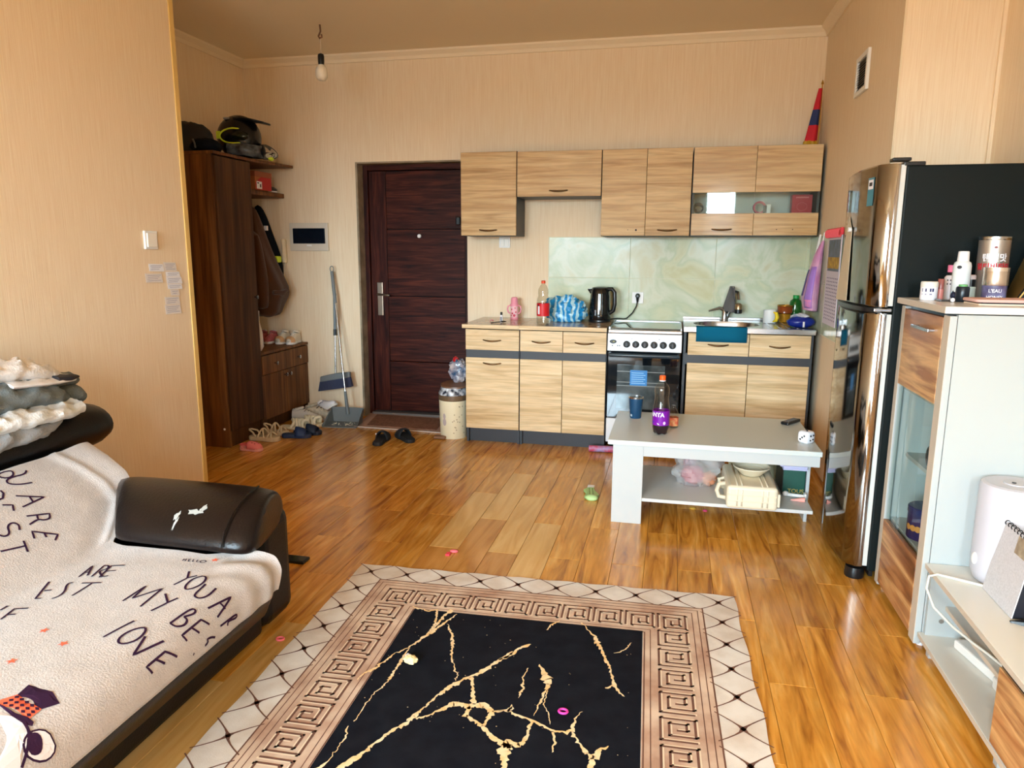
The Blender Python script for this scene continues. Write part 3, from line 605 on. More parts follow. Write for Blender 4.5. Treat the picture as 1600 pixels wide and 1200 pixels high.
slide('rubber_slide', 'navy slide with a white rivet, right of its mate', (-2.715, 4.715, 0), .14, .215, mat('dark_navy_rubber', (24, 30, 48), .6), 'navy slides', WHITEP)
for i, (lab, x, y, rz) in enumerate((('cream braided slide lying behind the navy slides', -2.90, 4.85, .03), ('cream braided slide next to the white sneakers', -2.86, 4.972, .0))):
    t = thing('braided_slide', lab, 'slipper', (x, y, 0), rz, 'cream braided slides')
    part('sole', sole(.25, .095, .024), CREAMS, t, bev=.006, local=True)
    for q in range(4): part('braid', G().tube([(.25 * (.45 + .13 * q + .06 * s), .05 * c, .02 + .055 * math.sin(PI * (c + 1) / 2)) for s, c in [(math.sin(k * .9 + q), -1 + .25 * k) for k in range(9)]], .013, 8), CREAMS, t, local=True)
sneaker('sneaker', 'off-white sneaker at the far left of the floor shoes, nearer the cabinet', (-2.93, 5.08, 0), .06, .25, WHITES, mat('sneaker_sole', (196, 188, 182), .6), mat('lace_grey', (150, 144, 132), .8), 'white sneakers on the floor')
sneaker('sneaker', 'off-white sneaker with dark lining nearest the dustpan', (-2.885, 5.205, 0), -.04, .26, mat('sneaker_tan', (196, 186, 168), .75, var=.2, vscale=40), mat('sneaker_sole2', (206, 200, 192), .6), mat('lace_dark', (110, 102, 90), .8), 'white sneakers on the floor')
t = sneaker('sneaker', 'white sneaker standing on its toe behind the other floor shoes', (-2.80, 5.30, .02), -.2, .22, PAPER, WHITEP, mat('lace_lilac', (170, 170, 190), .8), 'white sneakers on the floor'); t.rotation_euler = (0, -.55, -.3)
t.location.z = .0
PK = mat('pink_mesh_shoe', (186, 100, 104), .8, var=.15, vscale=60)
for lab, x, y in (('pink running shoe on the shoe cabinet, left of its mate', -3.285, 5.35), ('pink running shoe on the shoe cabinet, right of its mate', -3.19, 5.34)):
    t = sneaker('running_shoe', lab, (x, y, .605), -PI / 2 + .12, .195, PK, WHITEP, mat('lace_pink', (206, 140, 140), .8), 'pink running shoes'); part('reflective_patch', G().box(.025, .045, -.017, .017, .082, .096), mat('bright_patch', (236, 240, 246), .3), t, local=True, bev=.004)
for lab, x, y in (('white trainer with tan toe on the shoe cabinet end, right one', -2.995, 5.36), ('white trainer with tan toe on the shoe cabinet, left one', -3.09, 5.36)):
    t = sneaker('trainer', lab, (x, y, .605), -PI / 2 + .12, .21, mat('white_trainer', (226, 216, 200), .7), WHITEP, mat('lace_white', (236, 232, 226), .8), 'white trainers'); part('toe_patch', upper(.22, .088, [(.80, .99, .047), (.88, .85, .042), (.96, .5, .03)], .019), mat('tan_toe', (206, 160, 116), .7), t, local=True)

# ------------------------------------------------------------------ broom, dustpan, mat, slippers, bin
t = thing('dustpan', 'grey plastic dustpan with a long metal handle leaning on the back wall', 'dustpan', (-2.47, 5.05, 0))
a0, b0, a1, b1 = Vector((-2.60, 4.95, .004)), Vector((-2.335, 4.985, .004)), Vector((-2.605, 5.14, .004)), Vector((-2.36, 5.15, .004))
g = G(); th = Vector((0, 0, .004)); g.prism([a0, b0, b1, a1], th); part('pan', g, GREY, t)
part('side_wall', G().prism([a0, a1, a1 + Vector((-.01, 0, .115)), a0 + Vector((-.008, 0, .012))], (.004, 0, 0)), GREY, t); part('side_wall', G().prism([b0, b1, b1 + Vector((.01, 0, .115)), b0 + Vector((.008, 0, .012))], (-.004, 0, 0)), GREY, t)
part('back_wall', G().prism([a1, b1, b1 + Vector((.01, .01, .118)), a1 + Vector((-.01, .01, .118))], (0, .005, 0)), GREY, t)
part('front_lip', G().prism([a0, b0, b0 + Vector((0, -.012, -.002)), a0 + Vector((0, -.012, -.002))], (0, 0, .004)), mat('lip_grey', (132, 138, 138), .45), t)
cr = G()
for k in range(28): x = -2.56 + .19 * random.random(); y = 5.0 + .10 * random.random(); cr.ball((x, y, .012), .004 + .004 * random.random(), .003, .003, 6, 4)
stuff(part('crumbs', cr, mat('dust_crumbs', (196, 190, 172), .9), t))
hb, ht = Vector((-2.475, 5.135, .07)), Vector((-2.66, 5.33, 1.18))
part('handle_foot', G().tube([hb, hb.lerp(ht, .16)], [.015, .011], 10), GREY, t)
part('rod', G().tube([hb.lerp(ht, .16), hb.lerp(ht, .78)], .0075, 10), STEEL, t); part('grip', G().tube([hb.lerp(ht, .78), ht], .013, 10), GREY, t)
part('hanging_loop', G().tube([ht + Vector((.016 * math.cos(a), 0, .022 + .022 * math.sin(a))) for a in [k * PI / 6 for k in range(12)]], .0035, 6, True), GREY, t)
t = thing('broom', 'grey broom with dark bristles clipped upside against the dustpan handle', 'broom', (-2.64, 5.27, .23))
tp, bt = Vector((-2.630, 5.30, .985)), Vector((-2.628, 5.262, .37))
part('rod', G().tube([bt, tp.lerp(bt, .45)], .008, 10), STEEL, t); part('grip', G().tube([tp.lerp(bt, .45), tp], .0125, 10), GREY, t); part('grip_collar', G().tube([tp.lerp(bt, .42), tp.lerp(bt, .50)], .0145, 10), BLACK, t)
part('hanging_loop', G().tube([tp + Vector((.013 * math.cos(a), 0, .016 + .016 * math.sin(a))) for a in [k * PI / 6 for k in range(12)]], .003, 6, True), GREY, t)
h0, h1 = Vector((-2.765, 5.262, .295)), Vector((-2.500, 5.262, .345))
part('head', G().prism([h0, h0 + Vector((.004, 0, .045)), h0.lerp(h1, .5) + Vector((0, 0, .052)), h1 + Vector((0, 0, .045)), h1], (0, .035, 0)).xf(Matrix.Translation((0, -.017, 0))), GREY, t, bev=.008)
br = G()
for k in range(40):
    p = h0.lerp(h1, .01 + .98 * k / 39); 
    for dy in (-.008, .008): br.tube([p + Vector((0, dy, .004)), p + Vector((.16 * (k / 39 - .5) * .18, dy * 2.2, -.075))], [.0042, .0036], 5)
stuff(part('bristles', br, mat('bristle_slate', (66, 70, 92), .8), t))

t = thing('door_mat', 'pinkish brown door mat lying in front of the entrance door', 'mat', (-1.95, 5.22, .0), .0)
part('border', G().prism([(-2.365, 5.015, .001), (-1.645, 4.985, .001), (-1.70, 5.44, .001), (-2.435, 5.485, .001)], (0, 0, .006)), mat('mat_border', (176, 142, 126), .9), t)
part('pile', G().prism([(-2.285, 5.065, .006), (-1.71, 5.04, .006), (-1.755, 5.40, .006), (-2.355, 5.435, .006)], (0, 0, .005)), mat('mat_pile', (140, 100, 80), .95, bump=.6, bscale=120, var=.18, vscale=50), t)
part('near_hem', G().prism([(-2.368, 5.008, .002), (-1.642, 4.978, .002), (-1.642, 4.988, .002), (-2.368, 5.018, .002)], (0, 0, .008)), mat('mat_hem', (206, 190, 176), .8), t)
slide('bath_slipper', 'black slide slipper with a white rivet, left one before the door mat', (-1.975, 4.53, 0), PI / 2 + .13, .25, BLACKM, 'black slippers by the mat', WHITEP)
slide('bath_slipper', 'black slide slipper turned sideways, right one before the door mat', (-1.765, 4.665, 0), PI / 2 + .72, .26, BLACKM, 'black slippers by the mat')

bc = (-1.537, 4.935)
t = thing('pedal_bin', 'small cream pedal bin with dots and a printed animal beside the cabinet', 'bin', (bc[0], bc[1], 0))
part('body', G().lathe([(.092, .004), (.096, .0), (.102, .15), (.105, .285), (.103, .287)], (*bc, 0), 36, cap1=False), mat('bin_cream', (232, 218, 184), .4), t)
part('rim', G().lathe([(.105, .280), (.110, .285), (.109, .318), (.101, .322), (.098, .30)], (*bc, 0), 36, cap0=False, cap1=False), mat('bin_brown_rim', (106, 84, 62), .25), t)
part('liner_bag', G().lathe([(.100, .30), (.108, .326), (.100, .345), (.090, .372), (.06, .378), (.0, .36)], (*bc, 0), 36, cap0=False, cap1=False), mat('liner_black_white', (30, 36, 52), .25, c2=(228, 230, 234), vscale=30), t)
part('lid', G().loft([[(bc[0] + .012 + r * 1.08 * math.cos(a), bc[1] + .02 + r * math.sin(a), z + .10 * r * math.sin(a)) for a in [k * PI / 14 for k in range(28)]] for z, r in ((.378, .098), (.382, .104), (.392, .102), (.396, .08))]), mat('bin_brown_lid', (112, 78, 56), .4), t)
part('pedal', G().box(bc[0] - .115, bc[0] - .03, bc[1] - .125, bc[1] - .075, .004, .022), mat('bin_pedal', (130, 92, 66), .45), t, bev=.004)
dg = G()
for k in range(22):
    a = -1.35 + 2.4 * random.random() * .55 + .0; z = .03 + .24 * random.random(); R = .0965 + .009 * (z / .285)
    dg.add([(bc[0] + (R + .0016) * math.cos(a + .005 / R * math.cos(q)), bc[1] + (R + .0016) * math.sin(a + .005 / R * math.cos(q)), z + .005 * math.sin(q)) for q in [j * PI / 4 for j in range(8)]], [tuple(range(8))])
stuff(part('printed_dots', dg, mat('dot_brown', (176, 158, 126), .6), t))
def onbin(a, z): R = .0965 + .009 * (z / .285) + .0016; return (bc[0] + R * math.cos(a), bc[1] + R * math.sin(a), z)
an = G(); a_ = -1.98
for (da, dz, ra, rz_) in ((0, .0, .16, .028), (.0, .042, .12, .022)): an.add([onbin(a_ + da + ra * math.cos(q), .125 + dz + rz_ * math.sin(q)) for q in [j * PI / 8 for j in range(16)]], [tuple(range(16))])
part('printed_animal', an, mat('animal_print', (186, 168, 166), .6), t)
t = single('garbage_bag', crumple((-1.515, 5.005, .475), .068, .055, .085, .28, 2.4, 11, .079, 40, 26), mat('bag_mixed', (44, 78, 110), .2, c2=(198, 182, 178), vscale=16), 'crumpled translucent rubbish bag resting on top of the pedal bin', 'bag')
part('red_wrapper', crumple((-.02, -.01, .165), .022, .022, .022, .3, 2.4, 3, .1, 18, 10), mat('wrapper_red', (176, 30, 36), .3), t, local=True)
# ------------------------------------------------------------------ kitchen base units
def bow_handle(cx, z, y, parent, w=.128):
    """bow handle on a front facing -Y"""
    return part('handle', G().tube([(cx - w / 2 + w * k / 12, y - .004 - .020 * math.sin(PI * k / 12) ** .8, z - .006 * math.sin(PI * k / 12)) for k in range(13)], [.004 + .0025 * math.sin(PI * k / 12) for k in range(13)], 8), BRONZE, parent)
FY = 4.805
def base_unit(label, x0, x1, split, z, wood, handles_low, worktop=True):
    """z = dict of heights; split = list of front edges"""
    t = thing('base_cabinet', label, 'cabinet', ((x0 + x1) / 2, 5.1, 0), 0, 'kitchen base cabinets')
    top = z['top']
    part('side_panel', G().box(x0, x0 + .016, FY + .02, 5.38, .0, top), GRAPH, t); part('side_panel', G().box(x1 - .016, x1, FY + .02, 5.38, .0, top), GRAPH, t)
    part('bottom_panel', G().box(x0 + .016, x1 - .016, FY + .02, 5.36, .10, .116), GRAPH, t); part('back_panel', G().box(x0 + .016, x1 - .016, 5.36, 5.368, .1, top), GRAPH, t)
    part('plinth', G().box(x0 + .016, x1 - .016, FY + .05, FY + .065, 0, .10), PLINTH, t)
    part('dark_rail', G().box(x0 + .004, x1 - .004, FY + .006, FY + .02, z['d1'] - .01, z['w0'] + .01), GRAPH, t)
    for i, (a, b) in enumerate(zip(split, split[1:])):
        d = part('drawer_front', G().box(a + .002, b - .002, FY, FY + .018, z['w0'], z['w1']), wood, t, bev=.0015); bow_handle((a + b) / 2, (z['w0'] + z['w1']) / 2, FY, d)
        o = part('door', G().box(a + .002, b - .002, FY, FY + .018, z['d0'], z['d1']), wood, t, bev=.0015)
        if handles_low: bow_handle((a + b) / 2, z['d1'] - .035, FY, o)
    return t
ZL = dict(top=.818, w0=.668, w1=.811, d0=.105, d1=.613)
uA = base_unit('narrow leftmost base cabinet with one drawer, one door and its own worktop', -1.405, -1.019, [-1.405, -1.019], ZL, SONOMA, True)
uB = base_unit('wide base cabinet with two drawers and two doors left of the cooker', -1.015, -.420, [-1.015, -.7165, -.420], ZL, SONOMA, False)
part('worktop', G().box(-1.424, -1.0185, FY - .016, 5.378, .818, .846), WORKTOP, uA, bev=.002); part('worktop', G().box(-1.0175, -.420, FY - .016, 5.378, .818, .846), WORKTOP, uB, bev=.002)
part('front_edge', G().box(-1.424, -1.0185, FY - .0175, FY - .0155, .819, .845), SONOMA, uA); part('front_edge', G().box(-1.0175, -.420, FY - .0175, FY - .0155, .819, .845), SONOMA, uB)
ZR = dict(top=.835, w0=.684, w1=.828, d0=.105, d1=.630)
uS = base_unit('base cabinet under the steel sink with two drawer fronts and two doors', .082, .882, [.108, .4925, .866], ZR, SONOMA, False)

# cooker
t = thing('cooker', 'white gas cooker with black oven door and closed glass lid between the cabinets', 'cooker', (-.172, 5.08, 0)); cx0, cx1 = -.414, .072
ENAMEL = mat('white_enamel', (226, 226, 226), .22); BGL = mat('black_oven_glass', (14, 18, 22), .05, coat=.5)
part('body', G().box(cx0 + .004, cx1 - .004, 4.90, 5.36, .05, .815), ENAMEL, t)
for x in (cx0 + .04, cx1 - .04): part('foot', G().lathe([(.016, 0), (.012, .05)], (x, 4.93, 0), 10), BLACK, t)
for x in (cx0 + .04, cx1 - .04): part('foot', G().lathe([(.016, 0), (.012, .05)], (x, 5.3, 0), 10), BLACK, t)
part('top_tray', G().box(cx0, cx1, 4.80, 5.36, .812, .838), STEEL, t, bev=.006)
lid = part('glass_lid', G().box(cx0 + .012, cx1 - .012, 4.84, 5.33, .8385, .846), mat('smoked_mirror_glass', (150, 158, 154), .04, .65), t, bev=.003)
part('rear_hinge_bar', G().box(cx0 + .012, cx1 - .012, 5.332, 5.352, .838, .853), CHROME, t, bev=.003); part('side_trim', G().box(cx0 + .004, cx0 + .0125, 4.84, 5.34, .838, .850), CHROME, t); part('side_trim', G().box(cx1 - .0125, cx1 - .004, 4.84, 5.34, .838, .850), CHROME, t)
cp = part('control_panel', G().prism([(cx0 + .001, 4.788, .695), (cx0 + .001, 4.80, .812), (cx0 + .001, 4.90, .812), (cx0 + .001, 4.90, .695)], (cx1 - cx0 - .002, 0, 0)), ENAMEL, t, bev=.004)
for k in range(6):
    x = -.286 + .0595 * k
    kb = part('knob', G().lathe([(.023, 0), (.023, -.006), (.019, -.010), (.018, -.026), (.012, -.028)], (x, 4.790, .742), 18, 'y'), BLACK, t); part('pointer', G().box(x - .003, x + .003, 4.7595, 4.764, .728, .758), DGREY, kb)
dp = part('clock_display', G().loft([[(-.376 + r * math.cos(a), 4.7905 - d, .757 + .6 * r * math.sin(a)) for a in [k * PI / 8 for k in range(16)]] for d, r in ((0, .024), (.004, .022))]), BLACK, t)
lettering('30', .014, mat('display_yellow', (214, 208, 110), .6, emit=0), dp, (-.372, 4.7860, .757), (1, 0, 0), (0, 0, 1))
for x in (-.380, -.345, -.332): part('button', G().lathe([(.0045, 0), (.0045, -.005)], (x, 4.791, .731), 8, 'y'), BLACK, t)
for x in (-.252, -.075): part('mark', G().lathe([(.003, 0), (.003, -.003)], (x, 4.796, .778), 8, 'y'), DGREY, t)
od = part('oven_door', G().box(cx0 + .004, cx1 - .004, 4.815, 4.84, .235, .688), BGL, t, bev=.004)
part('inner_window', G().box(-.345, -.03, 4.8125, 4.8155, .30, .60), mat('oven_inner_glass', (56, 64, 66), .05, .2, c2=(96, 104, 106), vscale=9), od)
for z in (.555, .482, .458): part('rack_bar', G().tube([(-.345, 4.8115, z), (-.03, 4.8115, z)], .0022, 6), mat('rack_grey', (158, 164, 164), .3), od)
part('door_handle', G().tube([(cx0 + .02, 4.81, .668), (cx0 + .02, 4.785, .668), (cx0 + .04, 4.782, .668), (cx1 - .04, 4.782, .668), (cx1 - .02, 4.785, .668), (cx1 - .02, 4.81, .668)], .011, 10, flat=1.3), mat('dark_bar', (44, 54, 60), .3), od)
st = part('energy_sticker', G().box(-.258, -.145, 4.8095, 4.8115, .462, .566), mat('sticker_blue', (28, 120, 190), .4), od)
sg = G()
for k in range(6): sg.box(-.248, -.168 + .012 * (k % 2), 4.8090, 4.8095, .545 - .014 * k, .549 - .014 * k)
stuff(part('sticker_print', sg, mat('sticker_white', (150, 200, 232), .5), st))
part('drawer', G().box(cx0 + .004, cx1 - .004, 4.815, 4.84, .06, .228), ENAMEL, t, bev=.004)

# sink
def rrect(x0, x1, y0, y1, r, n=8):
    out = []
    for cx_, cy_, a0_ in ((x1 - r, y1 - r, 0), (x0 + r, y1 - r, PI / 2), (x0 + r, y0 + r, PI), (x1 - r, y0 + r, 1.5 * PI)):
        out += [(cx_ + r * math.cos(a0_ + PI / 2 * k / n), cy_ + r * math.sin(a0_ + PI / 2 * k / n)) for k in range(n + 1)]
    return out
SZ = .868; SX0, SX1, SY0, SY1 = .078, .886, FY - .016, 5.376
t = thing('sink_top', 'stainless steel sink top with oval bowl and drainer on the right base cabinet', 'sink', (.48, 5.09, .835))
inn = rrect(.145, .575, 4.875, 5.235, .17); out_ = []
for x, y in inn:      # outer rectangle point along the same direction
    dx, dy = x - .36, y - 5.055; k = min((.435 if dx > 0 else -.282) / dx if abs(dx) > 1e-6 else 9, (SY1 - 5.055 if dy > 0 else SY0 - 5.055) / dy if abs(dy) > 1e-6 else 9); out_.append((.36 + dx * k, 5.055 + dy * k))
g = G(); g.loft([[(x, y, SZ) for x, y in out_], [(x, y, SZ) for x, y in inn]], cap=False, smooth=False)
sc = lambda k: [(.36 + (x - .36) * k, 5.055 + (y - 5.055) * k) for x, y in inn]
g.loft([[(x, y, SZ) for x, y in inn], [(x, y, SZ - .02) for x, y in sc(.97)], [(x, y, SZ - .12) for x, y in sc(.93)], [(x, y, SZ - .145) for x, y in sc(.8)], [(x, y, SZ - .15) for x, y in sc(.1)]], cap=False)
part('bowl', g, STEEL, t)
g = G(); g.box(SX0, SX1, SY0, SY0 + .006, .834, SZ); g.box(SX0, SX0 + .004, SY0, SY1, .836, SZ); g.box(SX1 - .004, SX1, SY0, SY1, .836, SZ); part('rim', g, STEEL, t, bev=.002)
part('drainer', G().box(.795, SX1, SY0, SY1, SZ - .004, SZ), STEEL, t); part('corner_fill', G().prism([(x, y, SZ - .003) for x, y in ((SX0, SY0), (.80, SY0), (.80, SY0 + .003), (SX0, SY0 + .003))], (0, 0, .003)), STEEL, t)
part('back_upstand', G().box(SX0, SX1, SY1 - .012, SY1, SZ, SZ + .02), STEEL, t, bev=.003)
for k in range(4): part('drainer_ridge', G().box(.625 + .052 * k, .640 + .052 * k, 4.86, 5.24, SZ - .001, SZ + .003), STEEL, t, bev=.0014)
part('drain', G().lathe([(.035, 0), (.03, .004), (.01, .002)], (.36, 5.055, SZ - .15), 16), CHROME, t)
# tap
t = thing('mixer_tap', 'chrome mixer tap with lever standing behind the sink bowl', 'tap', (.375, 5.29, SZ)); tx, ty = .375, 5.29
part('base', G().lathe([(.027, 0), (.025, .012), (.021, .03), (.022, .075), (.018, .082)], (tx - .012, ty, SZ), 18), CHROME, t)
part('spout', G().tube([(tx + .005, ty, SZ + .02), (tx + .03, ty - .01, SZ + .10), (tx + .038, ty - .015, SZ + .19), (tx + .05, ty - .03, SZ + .215), (tx + .065, ty - .06, SZ + .205), (tx + .072, ty - .08, SZ + .155)], .0105, 10), CHROME, t)
part('lever', G().tube([(tx - .02, ty, SZ + .078), (tx - .05, ty - .015, SZ + .092), (tx - .125, ty - .03, SZ + .070)], [.017, .011, .006], 10), CHROME, t)
t = thing('tap_filter', 'brass and black water filter fixed to the tap outlet', 'filter', (.447, 5.21, SZ + .085))
part('body', G().lathe([(.017, .026), (.024, .03), (.024, .060), (.017, .068), (.012, .072)], (.447, 5.21, SZ + .06), 16), mat('brass_filter', (170, 146, 112), .3, .8), t); part('black_base', G().lathe([(.022, .0), (.026, .004), (.026, .028)], (.447, 5.21, SZ + .06), 16), BLACK, t)
cl = G().grid(lambda u, v: (tx + .012 + .10 * v * u - .045 * u + .03 * math.sin(PI * v), ty - .018 - .05 * v + .014 * math.sin(9 * v + 2 * u), SZ + .245 - .175 * u * (1 - .45 * v) - .09 * v * u), 14, 14)
single('dishcloth', cl, mat('grey_dishcloth', (104, 100, 98), .95, bump=.4, bscale=200), 'grey dishcloth hung over the tap spout', 'cloth', solid=.004)
# teal towel folded over the sink front
single('hand_towel', G().loft([[(x, y, z) for x in (.158, .26, .36, .474)] for y, z in ((4.86, SZ + .0035), (4.80, SZ + .005), (4.783, SZ + .003), (4.778, SZ - .01), (4.779, .82), (4.780, .775))], closed=False), TEAL, 'teal towel folded over the front edge of the sink', 'towel', solid=.003)

# ------------------------------------------------------------------ things on the left worktop
WZ = .846
t = thing('toddler_cup', 'pink toddler bottle with two handles at the left of the worktop', 'cup', (-1.152, 5.25, WZ)); px_, py_ = -1.152, 5.25
part('body', G().lathe([(.027, 0), (.029, .004), (.029, .095), (.031, .10)], (px_, py_, WZ), 20), mat('pale_pink_cup', (246, 196, 200), .35), t)
part('base_ring', G().lathe([(.0295, 0), (.0305, .002), (.0305, .014)], (px_, py_, WZ), 20), PINK, t); part('lid', G().lathe([(.032, .098), (.032, .112), (.027, .118), (.026, .152), (.020, .164), (.0, .167)], (px_, py_, WZ), 20), PINK, t)
for s in (-1, 1): part('handle', G().tube([(px_ + s * .026, py_, WZ + .104), (px_ + s * .046, py_ - .004, WZ + .098), (px_ + s * .052, py_ - .006, WZ + .075), (px_ + s * .045, py_ - .004, WZ + .052), (px_ + s * .030, py_, WZ + .042)], .0055, 8), PINK, t)
pr = G()
for a, z, r in ((-2.1, .075, .006), (-1.2, .085, .005), (-1.4, .03, .010), (-1.9, .045, .007), (-2.3, .03, .006), (-1.0, .055, .006)): pr.add([(px_ + .0297 * math.cos(a + r / .03 * math.cos(q)), py_ + .0297 * math.sin(a + r / .03 * math.cos(q)), WZ + z + r * math.sin(q)) for q in [j * PI / 5 for j in range(10)]], [tuple(range(10))])
stuff(part('printed_hearts', pr, mat('print_rose', (206, 60, 84), .5), t))
def bottle(prof, c, seg=28): return G().lathe(prof, c, seg)
t = thing('cola_bottle', 'empty clear soda bottle with red label and red cap on the worktop', 'bottle', (-.872, 4.90, WZ)); q = (-.872, 4.90, WZ)
part('shell', bottle([(.030, .004), (.040, .0), (.043, .012), (.043, .10), (.0435, .155), (.042, .175), (.034, .20), (.036, .225), (.034, .245), (.022, .268), (.013, .278), (.013, .288)], q), CLEAR, t)
lb = part('label', G().lathe([(.0442, .062), (.0442, .148)], q, 28, cap0=False, cap1=False), RED, t); part('cap', G().lathe([(.0145, .284), (.0145, .302), (.011, .304)], q, 16), mat('cap_orange_red', (222, 74, 34), .4), t)
part('white_print', G().add([(q[0] + .0447 * math.cos(a), q[1] + .0447 * math.sin(a), WZ + z) for z in (.075, .130) for a in (-2.32, -2.12, -1.96)], [(0, 1, 4, 3), (1, 2, 5, 4)]), PAPER, lb)
part('dark_print', G().add([(q[0] + .0447 * math.cos(a), q[1] + .0447 * math.sin(a), WZ + z) for z in (.120, .142) for a in (-2.4, -2.1)], [(0, 1, 3, 2)]), mat('print_dark', (60, 20, 30), .5), lb)
# striped bag
def striped():
    mt, nt, b = nodes_of('blue_striped_film'); N = nt.nodes.new; L = nt.links.new
    tc = N('ShaderNodeTexCoord'); wv = N('ShaderNodeTexWave'); wv.inputs['Scale'].default_value = 7.5; wv.inputs['Distortion'].default_value = 5.5; wv.inputs['Detail'].default_value = 1; wv.inputs['Detail Scale'].default_value = 2
    L(tc.outputs['Object'], wv.inputs['Vector']); r = N('ShaderNodeValToRGB'); r.color_ramp.interpolation = 'CONSTANT'; L(wv.outputs['Fac'], r.inputs[0]); e = r.color_ramp.elements
    e[0].position = 0; e[0].color = (*srgb((30, 140, 200)), 1); e[1].position = .55; e[1].color = (*srgb((176, 212, 222)), 1); L(r.outputs[0], b.inputs['Base Color']); b.inputs['Roughness'].default_value = .28; return mt
single('shopping_bag', crumple((-.755, 5.18, WZ + .08), .148, .095, .10, .22, 2.2, 21, .079, 60, 34, peaks=lambda d: .12 * max(0, -d.x) * max(0, d.z) - .12 * max(0, d.x) * max(0, d.z)), striped(), 'crumpled blue and white striped plastic bag beside the kettle', 'bag')
# kettle
kx, ky = -.512, 5.22
t = kettle = thing('kettle', 'black electric kettle with loop handle and cord to the wall socket', 'kettle', (kx, ky, WZ)); KB = mat('gloss_black_kettle', (10, 14, 18), .08, coat=.6)
part('power_base', G().lathe([(.078, 0), (.080, .006), (.078, .016)], (kx, ky, WZ), 30), BLACK, t)
part('body', G().lathe([(.076, .017), (.078, .022), (.077, .06), (.070, .20), (.066, .232), (.060, .240)], (kx, ky, WZ), 36), KB, t); part('lid', G().lathe([(.060, .239), (.058, .246), (.03, .252), (.0, .253)], (kx, ky, WZ), 30), BLACK, t)
part('spout', G().prism([(kx - .055, ky - .022, WZ + .195), (kx - .055, ky + .022, WZ + .195), (kx - .092, ky, WZ + .232), (kx - .055, ky, WZ + .238)], (0, 0, .004)).loft([[(kx - .058, ky - .026, WZ + .236), (kx - .058, ky + .026, WZ + .236), (kx - .060, ky, WZ + .185)], [(kx - .092, ky - .006, WZ + .235), (kx - .092, ky + .006, WZ + .235), (kx - .088, ky, WZ + .224)]]), KB, t)
part('handle', G().tube([(kx + .045, ky - .01, WZ + .235), (kx + .085, ky - .02, WZ + .238), (kx + .104, ky - .022, WZ + .215), (kx + .107, ky - .022, WZ + .13), (kx + .098, ky - .02, WZ + .085), (kx + .066, ky - .012, WZ + .062)], .0125, 10, flat=1.2), BLACK, t)
part('water_gauge', G().add([(kx + .0785 * math.cos(a), ky + .0785 * math.sin(a), WZ + z) for z in (.05, .09) for a in (-1.95, -1.82)], [(0, 1, 3, 2)]), mat('gauge_grey', (150, 156, 160), .2), t)
# outlet, plug and cord
t = thing('wall_socket', 'white square wall socket on the backsplash behind the cooker', 'socket', (-.252, YB - .011, 1.015))
part('plate', G().box(-.294, -.210, YB - .020, YB - .011, .973, 1.057), WHITEP, t, bev=.003); part('ring', G().lathe([(.026, 0), (.026, -.004), (.021, -.004)], (-.252, YB - .020, 1.015), 20, 'y'), WHITEP, t)
t = kettle
part('plug', G().lathe([(.018, 0), (.018, -.012), (.014, -.03), (.008, -.038)], (-.252, YB - .024, 1.030), 16, 'y'), BLACK, t); part('plug_tail', G().tube([(-.252, YB - .045, 1.03), (-.252, YB - .05, 1.01), (-.252, YB - .045, .985)], [.012, .010, .006], 8), BLACK, t)
part('power_cable', G().tube([(-.252, YB - .045, .99), (-.258, YB - .045, .955), (-.285, YB - .05, .905), (-.325, 5.335, .866), (-.345, 5.325, .862), (-.39, 5.31, .866), (-.44, 5.29, .860), (-.48, 5.275, .852)], .0042, 8), BLACK, t)
# small bits on the worktop
t = thing('marker_vial', 'small white vial with a black cap on the worktop left end', 'vial', (-1.19, 4.99, WZ))
part('body', G().lathe([(.010, 0), (.010, .05), (.008, .053)], (-1.19, 4.99, WZ), 12), PAPER, t); part('cap', G().lathe([(.0085, .053), (.0085, .072), (.006, .074)], (-1.19, 4.99, WZ), 12), BLACK, t)
part('print', G().box(-1.1945, -1.1855, 4.9790, 4.9802, WZ + .012, WZ + .04), mat('print_grey', (120, 120, 126), .6), t)
t = thing('black_spoon', 'thin black stirring spoon lying on the worktop left end', 'spoon', (-1.20, 4.93, WZ))
part('stem', G().tube([(-1.245, 4.90, WZ + .004), (-1.185, 4.945, WZ + .008)], .0035, 6), BLACK, t); part('bowl', G().ball((-1.168, 4.958, WZ + .009), .022, .012, .006, 12, 8), BLACK, t)
single('hair_clip', G().tube([(-1.285, 5.03, WZ + .006), (-1.27, 5.04, WZ + .012), (-1.262, 5.03, WZ + .006)], .005, 8), mat('clip_red_white', (214, 180, 176), .5, c2=(190, 60, 60), vscale=60), 'tiny red and white hair clip near the vial on the worktop', 'hair clip')
# ------------------------------------------------------------------ things beside the sink
def lathe_mug(c, r, h): return G().lathe([(r * .94, 0), (r, .006), (r, h), (r * .90, h), (r * .88, .01), (0, .008)], c, 28, cap1=False)
mq = (.655, 5.20, SZ + .003)
t = thing('mug', 'white mug with a yellow banana handle on the drainer', 'mug', mq); part('body', lathe_mug(mq, .043, .088), WHITEP, t)
part('banana_handle', G().tube([(mq[0] + .018, mq[1] - .046, mq[2] + .076), (mq[0] + .034, mq[1] - .062, mq[2] + .070), (mq[0] + .040, mq[1] - .068, mq[2] + .045), (mq[0] + .034, mq[1] - .062, mq[2] + .020), (mq[0] + .016, mq[1] - .046, mq[2] + .012)], [.004, .012, .014, .012, .004], 10), mat('banana_yellow', (240, 206, 40), .5), t)
aq = (.762, 5.275, SZ + .003)
t = thing('amber_glass', 'amber glass jar with rusty upper band right of the mug', 'glass', aq); part('base', G().lathe([(.036, 0), (.040, .006), (.041, .05), (.043, .058)], aq, 26), mat('amber_base', (190, 132, 34), .08, .2, coat=.6), t)
